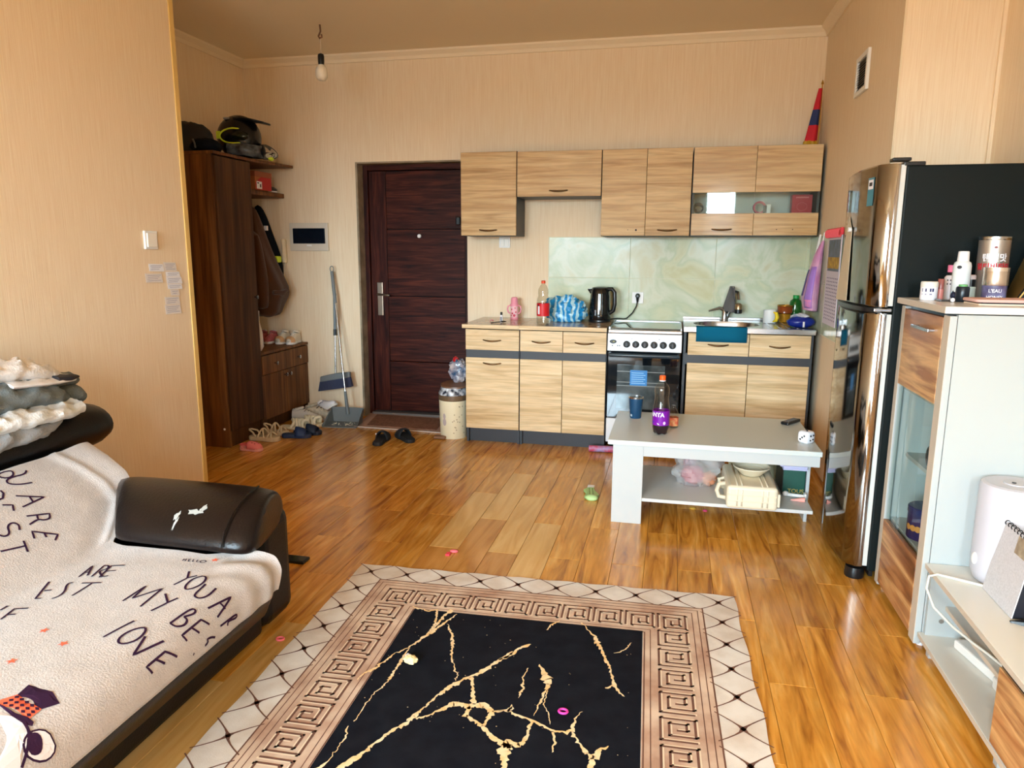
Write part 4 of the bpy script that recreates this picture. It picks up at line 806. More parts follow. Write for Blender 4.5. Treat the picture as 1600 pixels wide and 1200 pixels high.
part('upper_band', G().lathe([(.043, .058), (.051, .064), (.052, .112)], aq, 26, cap0=False, cap1=False), mat('rust_brown_glass', (138, 66, 28), .15), t, solid=.004); part('gold_rim', G().lathe([(.0525, .110), (.0535, .114), (.0525, .118)], aq, 26, cap0=False, cap1=False), mat('gold_rim', (206, 150, 60), .25, .8), t, solid=.003)
gq = (.835, 5.315, SZ)
t = thing('green_bottle', 'dark green bottle with bright green cap in the sink corner', 'bottle', gq); part('body', G().lathe([(.038, 0), (.041, .005), (.041, .135), (.036, .150), (.020, .162), (.018, .170)], gq, 26), mat('green_glass', (22, 92, 34), .08, coat=.4), t); part('cap', G().lathe([(.0205, .166), (.0205, .186), (.018, .188)], gq, 18), mat('green_cap', (40, 160, 76), .4), t)
t = thing('wipes_pack', 'dark blue soft pack with white flap on the drainer end', 'pack', (.815, 4.93, SZ)); part('pack', crumple((.815, 4.93, SZ + .0355), .085, .05, .038, .10, 2, 5, .033, 32, 18), mat('royal_blue_film', (18, 40, 132), .3), t)
part('flap', G().grid(lambda u, v: (.75 + .11 * u, 4.905 + .05 * v, SZ + .068 + .03 * u * (1 - u) * 2 + .012 * math.sin(7 * u + 4 * v)), 10, 6), mat('flap_white', (214, 216, 222), .4), t, solid=.002); part('stripe', G().grid(lambda u, v: (.818 + .012 * u, 4.872 + .006 * v - .004 * v, SZ + .008 + .035 * v), 2, 6), PAPER, t, solid=.002)
# purple film bag and calendar on the side wall
XW = .911
t = thing('wipes_bag', 'pink and purple packaging bag hanging on the side wall left of the calendar', 'bag', (.89, 5.0, .96))
part('film', G().loft([[(XW - d * (1 + math.cos(a)) * .5 - .002, 4.935 + hw * math.sin(a) + dy, z) for a in [k * PI / 8 for k in range(16)]] for z, d, hw, dy in ((.975, .05, .07, .02), (.985, .085, .105, .015), (1.06, .10, .11, .01), (1.20, .08, .085, -.01), (1.33, .05, .05, -.035), (1.42, .015, .018, -.05))]), mat('pink_film', (226, 176, 206), .3, c2=(198, 128, 184), vscale=9), t)
WB = [(.99, .088, .106, .015), (1.06, .10, .11, .01), (1.20, .08, .085, -.01), (1.30, .058, .058, -.03)]
def wrap_panel(name, a0, a1, k0, k1, mt):
    rows = []
    for j in range(9):
        q = k0 + (k1 - k0) * j / 8; i = min(2, int(q)); u = q - i; z, d, hw, dy = [p + (r - p) * u for p, r in zip(WB[i], WB[i + 1])]
        rows.append([(XW - d * (1 + math.cos(a)) * .515 - .002, 4.935 + hw * 1.03 * math.sin(a) + dy, z) for a in [a0 + (a1 - a0) * k / 8 for k in range(9)]])
    part(name, G().loft(rows, closed=False), mt, t, solid=.001)
wrap_panel('violet_panel', -1.45, -.55, .15, 2.6, mat('violet_print', (170, 128, 214), .4)); wrap_panel('navy_panel', -.2, .5, 1.1, 2.4, mat('navy_print', (52, 44, 128), .4)); wrap_panel('rose_panel', -1.4, -.6, .2, .9, mat('rose_print', (238, 150, 196), .4))
part('hanging_string', G().tube([(XW - .01, 4.885, 1.42), (XW - .006, 4.88, 1.47)], .004, 6), WHITEP, t)
single('white_hook', G().tube([(XW - .014, 5.03, 1.25), (XW - .020, 5.02, 1.30), (XW - .016, 4.985, 1.40), (XW - .010, 4.98, 1.46)], [.012, .013, .009, .006], 8), WHITEP, 'slim white curved plastic hanger on the side wall above the green bottle', 'hanger')
t = thing('wall_calendar', 'wall calendar with red binding and yellow picture hanging beside the fridge', 'calendar', (.90, 4.55, .93)); cy0, cy1 = 4.36, 4.71
part('sheet', G().box(XW - .010, XW - .006, cy0, cy1, .925, 1.45), mat('calendar_lilac', (216, 206, 218), .7), t)
bd = part('binding', G().box(XW - .020, XW - .004, cy0 - .01, cy1 + .02, 1.445, 1.485), mat('binding_red', (222, 52, 66), .5), t, bev=.003)
for k in range(12): part('ring', G().tube([(XW - .022 + .009 * math.cos(a), cy0 + .01 + k * .031, 1.455 + .022 * math.sin(a)) for a in [q * PI / 5 for q in range(10)]], .004, 6, True), mat('ring_pink', (236, 96, 104), .4), bd)
pc = part('picture', G().box(XW - .0115, XW - .0100, cy0 + .02, cy1 - .03, 1.24, 1.42), mat('picture_sky', (92, 100, 96), .6, c2=(110, 124, 150), vscale=14), t); part('yellow_field', G().box(XW - .0125, XW - .0115, cy0 + .02, cy1 - .03, 1.255, 1.32), mat('picture_yellow', (206, 164, 44), .6, c2=(150, 110, 36), vscale=30), pc)
cg = G()
for r in range(13):
    for k in range(7): cg.box(XW - .0112, XW - .0100, cy0 + .025 + .044 * k, cy0 + .045 + .044 * k, .955 + .020 * r, .962 + .020 * r)
stuff(part('date_grid', cg, mat('calendar_ink', (128, 116, 142), .7), t))

# ------------------------------------------------------------------ upper cabinets
UY = 5.083
def up_body(t, x0, x1, z0, z1, gap=None):
    part('side_panel', G().box(x0, x0 + .016, UY + .018, 5.384, z0, z1), GRAPH, t); part('side_panel', G().box(x1 - .016, x1, UY + .018, 5.384, z0, z1), GRAPH, t)
    part('top_panel', G().box(x0 + .016, x1 - .016, UY + .018, 5.384, z1 - .016, z1), GRAPH, t); part('bottom_panel', G().box(x0 + .016, x1 - .016, UY + .018, 5.384, z0, z0 + .016), GRAPH, t)
    part('back_panel', G().box(x0 + .016, x1 - .016, 5.372, 5.378, z0 + .016, z1 - .016), mat('backboard_white', (206, 206, 202), .6) if gap else GRAPH, t)
UG = 'kitchen upper cabinets'
def upper_cab(label, x0, x1, z0, z1, split, handles):
    t = thing('upper_cabinet', label, 'cabinet', ((x0 + x1) / 2, 5.23, z0), 0, UG); up_body(t, x0, x1, z0, z1)
    for (a, b), h in zip(zip(split, split[1:]), handles):
        d = part('door', G().box(a + .0015, b - .0015, UY, UY + .018, z0 + .002, z1 - .003), SONOMA_SHADED, t, bev=.0015)
        if h == 'bow': bow_handle((a + b) / 2, z0 + .041, UY, d)
        if h == 'hole': part('screw_hole', G().lathe([(.007, -.001), (.007, .002)], (b - .06, UY, z0 + .04), 8, 'y'), BLACKM, d); part('screw_hole', G().lathe([(.003, -.001), (.003, .002)], (b - .115, UY, z0 + .042), 8, 'y'), BLACKM, d)
    return t
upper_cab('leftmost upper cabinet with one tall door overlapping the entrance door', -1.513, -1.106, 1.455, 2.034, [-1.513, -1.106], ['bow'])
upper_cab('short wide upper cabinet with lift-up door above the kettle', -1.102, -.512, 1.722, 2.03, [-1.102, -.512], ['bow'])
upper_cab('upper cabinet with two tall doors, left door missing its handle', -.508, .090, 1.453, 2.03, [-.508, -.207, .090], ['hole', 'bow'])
t = thing('upper_cabinet', 'rightmost upper cabinet with glass strips across both doors', 'cabinet', (.497, 5.23, 1.453), 0, UG); up_body(t, .096, .899, 1.453, 2.03, 1)
part('shelf', G().box(.112, .883, UY + .025, 5.37, 1.586, 1.602), mat('shelf_white', (214, 214, 210), .5), t); part('shelf', G().box(.112, .883, UY + .10, 5.37, 1.745, 1.757), mat('shelf_white2', (190, 190, 186), .5), t)
GLOSSW = streaks('glossy_sonoma', [(178, 138, 88), (204, 168, 118), (216, 184, 136)], (1.6, 26, 26), rough=.34, spec=.25, coat=.06, dist=.9, fine=(4, .14))  # glossy oak in the same tones, darkened for weaker light up there
for a, b, hd in ((.098, .4955, 1), (.4975, .897, 0)):
    d = part('door', G().box(a, b, UY, UY + .018, 1.735, 2.027), GLOSSW, t, bev=.0015); lo = part('door_lower_rail', G().box(a, b, UY, UY + .018, 1.457, 1.600), GLOSSW, t, bev=.0015)
    part('glass_strip', G().box(a + .001, b - .001, UY + .006, UY + .010, 1.600, 1.735), PANE, d)
    if hd: bow_handle((a + b) / 2, 1.498, UY, lo)
    else:
        for x in (.645, .745): part('screw_hole', G().lathe([(.0035, -.001), (.0035, .002)], (x, UY, 1.495), 8, 'y'), BLACKM, lo)
t = thing('gift_box', 'red box with faint lettering behind the right glass strip', 'box', (.80, 5.20, 1.602)); part('box', G().box(.742, .868, 5.17, 5.26, 1.603, 1.722), mat('box_red', (196, 34, 48), .3), t, bev=.002)
part('outline_print', G().tube([(.805 + .032 * math.cos(a), 5.1695, 1.645 + .026 * math.sin(a)) for a in [k * PI / 8 for k in range(16)]], .0012, 5, True), mat('box_print', (230, 110, 110), .5), t); part('bright_print', G().box(.765, .845, 5.1692, 5.1698, 1.700, 1.708), mat('box_print2', (236, 130, 130), .5), t)
t = thing('tape_roll', 'dusky pink roll and white block standing behind the right glass strip', 'roll', (.57, 5.2, 1.602)); part('roll', G().lathe([(.030, 0), (.042, .0), (.042, .035), (.030, .035)], (.545, 5.22, 1.645), 20, 'y', cap0=False, cap1=False), mat('dusky_pink', (190, 96, 120), .5), t); part('white_block', G().box(.585, .610, 5.17, 5.21, 1.603, 1.660), PAPER, t, bev=.002); part('dark_block', G().box(.566, .585, 5.175, 5.21, 1.603, 1.655), BLACK, t)
single('cable_coil', G().tube([(.145 + .03 * math.cos(a), 5.21 + .012 * math.sin(a), 1.632 + .027 * math.sin(a) + .0005 * k) for k, a in enumerate([q * PI / 8 for q in range(44)])], .0035, 6), mat('cable_grey', (96, 96, 98), .5), 'grey cable coil behind the left glass strip', 'cable')
# flag
t = thing('furled_flag', 'small furled red and blue flag with gold fringe on the right upper cabinet', 'flag', (.845, 5.27, 2.03))
def fl(z0, z1, name, mt):
    def ring(z):
        k = (z - 2.06) / .36; cx_ = .843 + .040 * k; r = .038 - .029 * k
        return [(cx_ + r * math.cos(a) * (1 + .16 * math.sin(4 * a)), 5.27 + .8 * r * math.sin(a) * (1 + .16 * math.sin(4 * a)), z) for a in [q * PI / 12 for q in range(24)]]
    return part(name, G().loft([ring(z0 + (z1 - z0) * q / 4) for q in range(5)]), mt, t)
FR = mat('flag_red', (196, 18, 36), .7); fl(2.068, 2.17, 'red_band', FR); fl(2.17, 2.268, 'blue_band', mat('flag_blue', (26, 44, 96), .7)); fl(2.268, 2.40, 'red_band', FR)
part('gold_fringe', G().loft([[(.842 + r * (1 + .12 * math.sin(9 * a)) * math.cos(a), 5.27 + .8 * r * (1 + .12 * math.sin(9 * a)) * math.sin(a), z) for a in [q * PI / 20 for q in range(40)]] for z, r in ((2.031, .038), (2.05, .042), (2.072, .038))]), mat('gold_fringe', (196, 148, 24), .6), t)
part('pole', G().tube([(.893, 5.28, 2.032), (.893, 5.285, 2.43)], .004, 8), mat('brass_pole', (196, 150, 60), .3, .8), t); part('finial', G().lathe([(.003, 0), (.009, .006), (.006, .02), (.0, .034)], (.893, 5.285, 2.425), 12), mat('brass_finial', (200, 156, 70), .3, .8), t)
# ------------------------------------------------------------------ fridge
t = thing('fridge', 'tall two-door fridge with mirror-like steel doors and black side', 'fridge', (1.0, 3.34, 0)); FYA, FYB = 3.043, 3.598
BK = mat('black_fridge_side', (16, 23, 23), .42, spec=.15, bump=.03, bscale=300)
part('cabinet', G().box(.835, 1.295, FYA, FYB, .045, 1.668), BK, t, bev=.006)
part('top_cap', G().box(.825, .90, FYA + .005, FYB - .005, 1.665, 1.682), BLACK, t, bev=.004)
def fdoor(z0, z1, name):
    def ring(z, k):
        out = []
        n = 60
        for i in range(n + 1):
            v = i / n; y = FYA + .001 + (FYB - FYA - .002) * v; e = min(v, 1 - v) * (FYB - FYA)
            x = .722 + .030 * (2 * v - 1) ** 2 + (.034 * (1 - e / .042) ** 2 if e < .042 else 0); out.append((x + k, y, z))
        return out + [(.815, FYB - .001, z), (.815, FYA + .001, z)]
    r = [ring(z0, .006), ring(z0 + .006, 0), ring(z1 - .006, 0), ring(z1, .006)]
    d = part(name, G().loft(r), MIRROR, t); part('gasket', G().box(.8155, .834, FYA + .006, FYB - .006, z0 + .004, z1 - .004), mat('gasket_white', (206, 206, 200), .6), d); return d
ud = fdoor(1.137, 1.675, 'upper_door'); ld_ = fdoor(.062, 1.112, 'lower_door')
def fcurve(v, off=0): return .722 + .030 * (2 * v - 1) ** 2 + (.034 * (1 - min(v, 1 - v) * .555 / .042) ** 2 if min(v, 1 - v) * .555 < .042 else 0) + off
part('door_gap_strip', G().loft([[(fcurve(i / 16, k), FYA + .002 + (FYB - FYA - .004) * i / 16, z) for z, k in ((1.112, .010), (1.116, -.004), (1.133, -.004), (1.137, .010))] for i in range(17)]), BLACK, t)
part('hinge_bracket', G().box(.765, .83, FYA - .008, FYA + .06, 1.1185, 1.1315), CHROME, t, bev=.003); part('top_hinge', G().box(.785, .85, FYA + .004, FYA + .055, 1.684, 1.697), BLACK, t, bev=.004)
for y in (FYA + .05, FYB - .05): part('foot', G().lathe([(.038, .0), (.040, .01), (.036, .045)], (.80, y, 0), 14), BLACK, t)
part('kick_plate', G().box(.845, .86, FYA + .01, FYB - .01, .02, .05), BLACK, t)
es = part('energy_label', G().add([(fcurve(v, -.0015), FYA + (FYB - FYA) * v, z) for z in (1.525, 1.632) for v in (.10, .15, .20)], [(0, 1, 4, 3), (1, 2, 5, 4)]), mat('label_teal', (64, 134, 152), .4), t)
part('label_white', G().add([(fcurve(v, -.0022), FYA + (FYB - FYA) * v, z) for z in (1.588, 1.624) for v in (.11, .15, .19)], [(0, 1, 4, 3), (1, 2, 5, 4)]), PAPER, es)
part('label_print', G().add([(fcurve(v, -.0028), FYA + (FYB - FYA) * v, z) for z in (1.600, 1.614) for v in (.125, .175)], [(0, 1, 3, 2)]), mat('label_black', (40, 44, 48), .5), es)
# hanging paper on the door
t = thing('hanging_sheet', 'beige triangular sheet hung from a small clip on the upper fridge door', 'sheet', (.71, 3.36, 1.14))
part('sheet', G().add([(.7185, 3.372, 1.497), (.7175, 3.300, 1.44), (.7145, 3.279, 1.145), (.7165, 3.484, 1.140), (.7175, 3.41, 1.40)], [(0, 1, 2, 3, 4)]), mat('sheet_beige', (206, 192, 166), .8), t, solid=.0015)
part('clip', G().lathe([(.010, -.012), (.010, 0)], (.7165, 3.308, 1.44), 12, 'x'), WHITEP, t)

# ------------------------------------------------------------------ coffee table
t = thing('coffee_table', 'long white coffee table with a lower shelf in front of the cooker', 'table', (.22, 3.8, 0)); TX0, TX1, TY0, TY1, TZ = -.282, .712, 3.458, 4.135, .432
part('tabletop', G().box(TX0, TX1, TY0, TY1, .408, TZ), mat('table_white', (204, 210, 206), .3), t, bev=.002)
part('leg', G().box(-.257, -.108, 3.476, 3.494, 0, .408), WHITE, t, bev=.001); part('leg', G().box(-.257, -.239, 3.494, 3.72, 0, .408), WHITE, t, bev=.001)
part('leg', G().box(.695, .711, 3.70, 4.10, 0, .408), WHITE, t, bev=.001); part('leg', G().box(.56, .695, 4.082, 4.10, 0, .408), WHITE, t, bev=.001)
part('apron', G().box(-.108, .708, 3.478, 3.496, .352, .408), WHITE, t, bev=.001); part('apron', G().box(-.239, .56, 4.082, 4.098, .352, .408), WHITE, t, bev=.001)
part('lower_shelf', G().box(-.239, .695, 3.482, 4.06, .118, .135), mat('shelf_grey_white', (204, 205, 202), .3), t, bev=.001)
# things on the table
q = (-.175, 3.975, TZ); t = thing('tumbler', 'dark teal blue steel tumbler without lid at the table left end', 'tumbler', q)
part('cup', G().lathe([(.029, .0), (.031, .004), (.040, .113), (.040, .12), (.0375, .12), (.029, .01), (.0, .008)], q, 30, cap1=False), mat('tumbler_blue', (14, 62, 96), .45), t); part('steel_rim', G().lathe([(.0402, .112), (.0408, .121), (.0372, .1215), (.034, .06)], q, 30, cap0=False, cap1=False), STEEL, t)
part('small_print', G().add([(q[0] + (.0312 + .009 * (z / .113) * 1.0 + .0008) * math.cos(a), q[1] + (.0312 + .009 * (z / .113) + .0008) * math.sin(a), TZ + z) for z in (.012, .024) for a in (-2.5, -2.1)], [(0, 1, 3, 2)]), mat('print_pale', (176, 186, 196), .5), t)
q = (-.032, 3.64, TZ); t = thing('soda_bottle', 'purple labelled soda bottle with orange cap, a little dark drink left', 'bottle', q)
foot = G(); n = 40
def rr(z, r): return [(q[0] + r * (1 - (.16 * (1 - z / .035) * (.5 + .5 * math.cos(5 * a)) if z < .035 else 0)) * math.cos(a), q[1] + r * (1 - (.16 * (1 - z / .035) * (.5 + .5 * math.cos(5 * a)) if z < .035 else 0)) * math.sin(a), q[2] + z + (.006 * (1 - z / .035) * (.5 + .5 * math.cos(5 * a)) if z < .035 else 0)) for a in [2 * PI * k / n for k in range(n)]]
part('shell', G().loft([rr(z, r) for z, r in ((0, .030), (.008, .037), (.035, .042), (.055, .0425), (.12, .0425), (.135, .042), (.155, .0385), (.18, .0345), (.205, .0355), (.225, .0375), (.245, .034), (.26, .024), (.272, .015), (.280, .0135), (.285, .0135))]), CLEAR, t)
part('drink', G().loft([rr(z, r) for z, r in ((.002, .028), (.009, .0355), (.035, .0405), (.052, .041), (.0525, .02))]), mat('dark_grape_drink', (34, 8, 26), .1), t)
lb = part('label', G().lathe([(.0432, .050), (.0434, .125)], q, 40, cap0=False, cap1=False), mat('label_purple', (122, 14, 156), .35), t)
part('cap', G().lathe([(.0155, .279), (.0155, .300), (.012, .302)], q, 18), mat('cap_orange', (244, 96, 24), .4), t); part('neck_ring', G().lathe([(.0145, .272), (.017, .275), (.0145, .278)], q, 18), PAPER, t)
aw = -2.02; R_ = .0442
lettering('FANTA', .030, PAPER, lb, (q[0] + R_ * math.cos(aw - .25), q[1] + R_ * math.sin(aw - .25), TZ + .105), (1, 0, 0), (0, 0, 1), .03, (q[0], q[1], R_))
part('blue_swoosh', G().add([(q[0] + .0438 * math.cos(a), q[1] + .0438 * math.sin(a), TZ + z) for a, z in ((-2.75, .070), (-2.3, .074), (-1.75, .090), (-1.9, .083), (-2.2, .066), (-2.6, .060))], [(0, 1, 2, 3, 4, 5)]), mat('swoosh_blue', (24, 40, 160), .4), lb)
part('white_leaf', G().add([(q[0] + .0438 * math.cos(a), q[1] + .0438 * math.sin(a), TZ + z) for a, z in ((-2.05, .064), (-1.85, .062), (-1.72, .055), (-1.9, .056))], [(0, 1, 2, 3)]), PAPER, lb)
part('recycle_mark', G().add([(q[0] + .0438 * math.cos(-1.15 + .16 * math.cos(b)), q[1] + .0438 * math.sin(-1.15 + .16 * math.cos(b)), TZ + .064 + .009 * math.sin(b)) for b in [k * PI / 5 for k in range(10)]], [tuple(range(10))]), mat('print_lilac', (226, 200, 236), .5), lb)
q = (.030, 3.80, TZ); t = thing('sauce_bottle', 'small clear bottle with red and orange print behind the purple soda bottle', 'bottle', q)
part('shell', G().lathe([(.024, 0), (.027, .004), (.027, .07), (.020, .092), (.011, .104), (.011, .118)], q, 22), CLEAR, t); part('print', G().lathe([(.0275, .01), (.0275, .055)], q, 22, cap0=False, cap1=False), mat('print_red_orange', (226, 72, 58), .4, c2=(240, 180, 120), vscale=55), t)
t = thing('dice_toy', 'small white rounded dice toy with dark dots at the table right end', 'toy', (.665, 3.625, TZ))
def sq(d): return .052 / (abs(d.x) ** 5 + abs(d.y) ** 5 + abs(d.z) ** 5) ** .2 / .052 * .9
M_ = Matrix.Translation((.665, 3.625, TZ + .0305)) @ Matrix.Rotation(.75, 4, 'Z')
part('cube', G().ball((0, 0, 0), .034, .034, .034, 24, 16, sq).xf(M_), PAPER, t)
dg = G()
for fx, pts in ((0, ((-.4, .3), (.35, -.35), (0, 0))), (1, ((-.35, -.4), (.35, .4), (-.3, .35), (.3, -.3))), (2, ((-.3, -.3), (.3, .3)))):
    for a, b in pts:
        c_ = {0: (-.031, .018 * a * 1.6, .018 * b * 1.6), 1: (.018 * a * 1.6, -.031, .018 * b * 1.6), 2: (.018 * a * 1.6, .018 * b * 1.6, .031)}[fx]
        dg.ball(c_, .0045, .0045, .0045, 8, 6)
stuff(part('dots', dg.xf(M_), BLACK, t))
t = thing('remote_control', 'black remote control lying near the back right corner of the coffee table', 'remote', (.655, 4.07, TZ)); Mr = Matrix.Translation((.655, 4.04, TZ)) @ Matrix.Rotation(-.62, 4, 'Z')
part('body', G().box(-.022, .022, -.07, .07, .001, .018).xf(Mr), BLACK, t, bev=.005); kg = G()
for i in range(5):
    for j in range(3): kg.lathe([(.004, 0), (.004, .002)], (-.011 + .011 * j, -.05 + .02 * i, .018), 8)
stuff(part('buttons', kg.xf(Mr), mat('button_grey', (120, 120, 122), .5), t))
# things on the lower shelf
SH = .1355
t = thing('clear_bag', 'clear plastic bag with red things inside on the coffee table shelf', 'bag', (.21, 3.80, SH))
part('film', crumple((.165, 3.81, SH + .075), .112, .12, .10, .22, 2.0, 31, .074, 44, 26, peaks=lambda d: .25 * max(0, d.z) * max(0, d.x + .4)), FILM, t)
part('red_content', crumple((.145, 3.78, SH + .05), .060, .05, .05, .2, 2, 33, .048, 24, 14), mat('content_red', (176, 44, 66), .5), t); part('orange_content', crumple((.225, 3.77, SH + .035), .04, .04, .035, .2, 2, 35, .033, 20, 12), mat('content_orange', (226, 150, 110), .5), t)
single('magenta_packet', G().box(.10, .17, 4.0, 4.05, SH, SH + .19), mat('magenta', (200, 16, 96), .4), 'magenta packet standing behind the clear plastic bag', 'packet', bev=.006)
BG = BEIGE
t = thing('food_carrier', 'beige plastic food carrier lying on the coffee table shelf, sticking out in front', 'carrier', (.41, 3.62, SH))
part('body', G().box(.292, .526, 3.415, 3.80, SH + .004, SH + .118), BG, t, bev=.018, seg=3)
for x in (.340, .362, .455, .478): part('rib', G().loft([[(x + dx, y, z) for dx in (-.004, .004)] for y, z in ((3.80, SH + .1205), (3.432, SH + .1205), (3.4135, SH + .10), (3.4135, SH + .02))], closed=False), BG, t, solid=.004)
for z in (.045, .075): part('rib', G().tube([(.30, 3.4145, SH + z), (.518, 3.4145, SH + z)], .0028, 6), BG, t)
part('side_latch', G().box(.524, .538, 3.43, 3.52, SH + .02, SH + .085), BG, t, bev=.004)
part('handle', G().tube([(.294, 3.50, SH + .03), (.262, 3.50, SH + .035), (.252, 3.51, SH + .06), (.262, 3.53, SH + .085), (.294, 3.54, SH + .09)], .011, 8), BG, t); part('handle', G().tube([(.294, 3.60, SH + .05), (.272, 3.60, SH + .055), (.268, 3.62, SH + .085), (.294, 3.63, SH + .09)], .010, 8), BG, t)
q = (.42, 3.615, SH + .1225); t = thing('bowl', 'beige plastic bowl resting on top of the food carrier', 'bowl', q); part('bowl', G().lathe([(.045, 0), (.050, .003), (.085, .036), (.090, .040), (.090, .044), (.084, .044), (.048, .010), (.0, .008)], q, 36, cap1=False), BG, t)
for r in (.060, .072): part('ring', G().lathe([(r, .012 + (r - .05) * .85), (r + .0015, .0155 + (r - .05) * .85)], q, 36, cap0=False, cap1=False), mat('bowl_ring', (206, 190, 158), .5), t, solid=.0008)
t = thing('open_booklet', 'pale yellow open booklet leaning behind the food carrier', 'booklet', (.49, 3.98, SH)); PY = mat('page_yellow', (226, 218, 176), .85, var=.06, vscale=30)
part('page', G().prism([(.34, 3.95, SH + .001), (.52, 3.93, SH + .001), (.52, 4.03, SH + .165), (.34, 4.05, SH + .165)], (0, .006, 0)), PY, t); part('page', G().prism([(.522, 3.93, SH + .001), (.60, 3.97, SH + .001), (.60, 4.05, SH + .15), (.522, 4.03, SH + .165)], (0, .006, 0)), PY, t)
pl = G()
for k in range(4): pl.box(.555, .585, 3.952 + .012 * k, 3.9535 + .012 * k, SH + .03 + .02 * k, SH + .034 + .02 * k)
t = thing('dark_green_box', 'dark green gift box with gold lettering on the coffee table shelf', 'box', (.63, 3.80, SH)); GB = mat('gift_green', (8, 72, 58), .4)
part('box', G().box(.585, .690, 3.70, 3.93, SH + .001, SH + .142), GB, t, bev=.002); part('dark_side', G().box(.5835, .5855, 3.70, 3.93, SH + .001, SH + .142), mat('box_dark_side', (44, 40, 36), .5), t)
lettering('TOUS', .030, mat('gold_foil', (206, 176, 96), .3, .6), t, (.648, 3.6993, SH + .022), (1, 0, 0), (0, 0, 1), .01)
for k, (a, b, z, l) in enumerate(((.575, .692, .1435, 'lower stack of white papers on the dark green box'), (.560, .690, .1605, 'upper stack of lilac papers on the dark green box'))):
    t = thing('paper_stack', l, 'paper', ((a + b) / 2, 3.8, SH + z), 0, 'papers on the green box')
    for i in range(4): part('sheet', G().box(a + .003 * (i % 2), b - .003 * ((i + 1) % 2), 3.655 + .004 * i, 3.93, SH + z + .004 * i, SH + z + .0036 + .004 * i), mat('paper_lilac', (204, 200, 226), .8), t)
t = thing('plastic_tube', 'white plastic tube with end fittings lying before the dark green box', 'tube', (.64, 3.66, SH)); part('tube', G().tube([(.60, 3.675, SH + .012), (.685, 3.655, SH + .012)], .009, 10), WHITEP, t); part('end_fitting', G().ball((.598, 3.676, SH + .015), .016, .014, .014, 12, 8), WHITEP, t); part('end_fitting', G().box(.680, .692, 3.635, 3.67, SH + .001, SH + .03), WHITEP, t, bev=.004)
single('pink_nozzle', G().tube([(.615, 3.615, SH + .004), (.67, 3.60, SH + .013), (.678, 3.598, SH + .013)], [.003, .0125, .0115], 12), mat('salmon_pink', (236, 160, 146), .5), 'salmon pink cone lying at the front of the shelf near the green box', 'cone')
# under the table and floor bits
single('wrapping_roll', G().tube([(-.515, 4.745, .024), (-.25, 4.76, .024)], .022, 14), mat('lavender_paper', (168, 150, 196), .5, c2=(196, 60, 80), vscale=20), 'lavender patterned paper roll lying under the cooker front', 'roll')
t = thing('plastic_scraper', 'light green plastic scraper with white tip lying on the floor', 'scraper', (-.395, 3.86, 0)); LG = mat('light_green_plastic', (168, 206, 128), .4)
part('body', G().prism([(x, y, .002) for x, y in ((-.428, 3.94), (-.392, 3.945), (-.385, 3.90), (-.352, 3.83), (-.365, 3.765), (-.405, 3.755), (-.43, 3.79), (-.425, 3.85), (-.448, 3.90))], (0, 0, .016)), LG, t, bev=.004)
part('white_tip', G().box(-.432, -.392, 3.94, 3.985, .002, .018), WHITEP, t, bev=.003); part('rounded_end', G().ball((-.388, 3.78, .012), .036, .028, .018, 14, 8), mat('pale_green_plastic', (186, 220, 150), .4), t)
for dx in (-.008, .010): part('groove', G().tube([(-.41 + dx, 3.92, .0185), (-.392 + dx, 3.80, .0185)], .0016, 5), mat('groove_green', (60, 90, 40), .6), t)
def ringlet(name, c, r, mt, lab): single(name, G().tube([(c[0] + r * math.cos(a), c[1] + r * .8 * math.sin(a), c[2]) for a in [k * PI / 7 for k in range(14)]], r * .28, 6, True), mt, lab, 'hair tie')
HP = mat('hair_tie_pink', (226, 70, 120), .6)
ringlet('hair_tie', (.152, 3.765, .003), .014, mat('hair_tie_gold', (206, 160, 60), .6), 'tiny gold hair tie on the floor under the coffee table'); ringlet('hair_tie', (.215, 3.74, .003), .010, HP, 'tiny pink hair tie on the floor under the coffee table')
ringlet('hair_tie', (-.262, 1.892, .0115), .013, mat('hair_tie_magenta', (226, 60, 160), .6), 'tiny magenta hair tie on the black rug field'); ringlet('hair_tie', (-1.292, 2.082, .003), .013, mat('hair_tie_coral', (240, 110, 120), .6), 'tiny coral hair tie on the pale plank beside the sofa')
t = thing('candy_wrapper', 'tiny red candy wrapper on the pale planks before the rug', 'wrapper', (-.917, 2.917, 0)); part('wrap', G().ball((-.917, 2.93, .007), .020, .012, .007, 12, 8), mat('wrapper_pink', (240, 110, 120), .4), t); part('twist', G().box(-.945, -.925, 2.885, 2.915, .0005, .008), mat('wrapper_red2', (232, 60, 80), .4), t, bev=.002)
t = thing('snack_crumb', 'cream coloured crumb of snack lying on the black rug field', 'crumb', (-.79, 2.04, .010)); part('crumb', crumple((-.79, 2.035, .020), .022, .016, .012, .3, 3, 41, .0105, 20, 12), mat('crumb_cream', (240, 216, 160), .7), t); part('white_bit', crumple((-.806, 2.055, .018), .010, .008, .008, .3, 3, 43, .0085, 12, 8), PAPER, t)
t = thing('paper_scrap', 'tiny white scrap on the floor before the TV bench', 'scrap', (.655, 1.62, 0))
def at_floor(x, y): return (x, y, .003)
part('scrap', G().tube([(.560, 1.705, .003), (.575, 1.70, .003), (.592, 1.70, .003)], [.004, .0025, .0035], 6), PAPER, t); t.location = (.575, 1.70, 0)
for ch in t.children: ch.location = (.655 - .575, 1.62 - 1.70, 0)
t = thing('phone', 'black flat phone lying on the floor just beyond the sofa arm', 'phone', (-1.53, 2.70, 0)); part('body', G().box(-1.62, -1.515, 2.655, 2.715, .001, .014), BLACK, t, bev=.003); part('screen', G().box(-1.615, -1.52, 2.66, 2.71, .0138, .0148), mat('dark_screen', (12, 16, 20), .08), t)

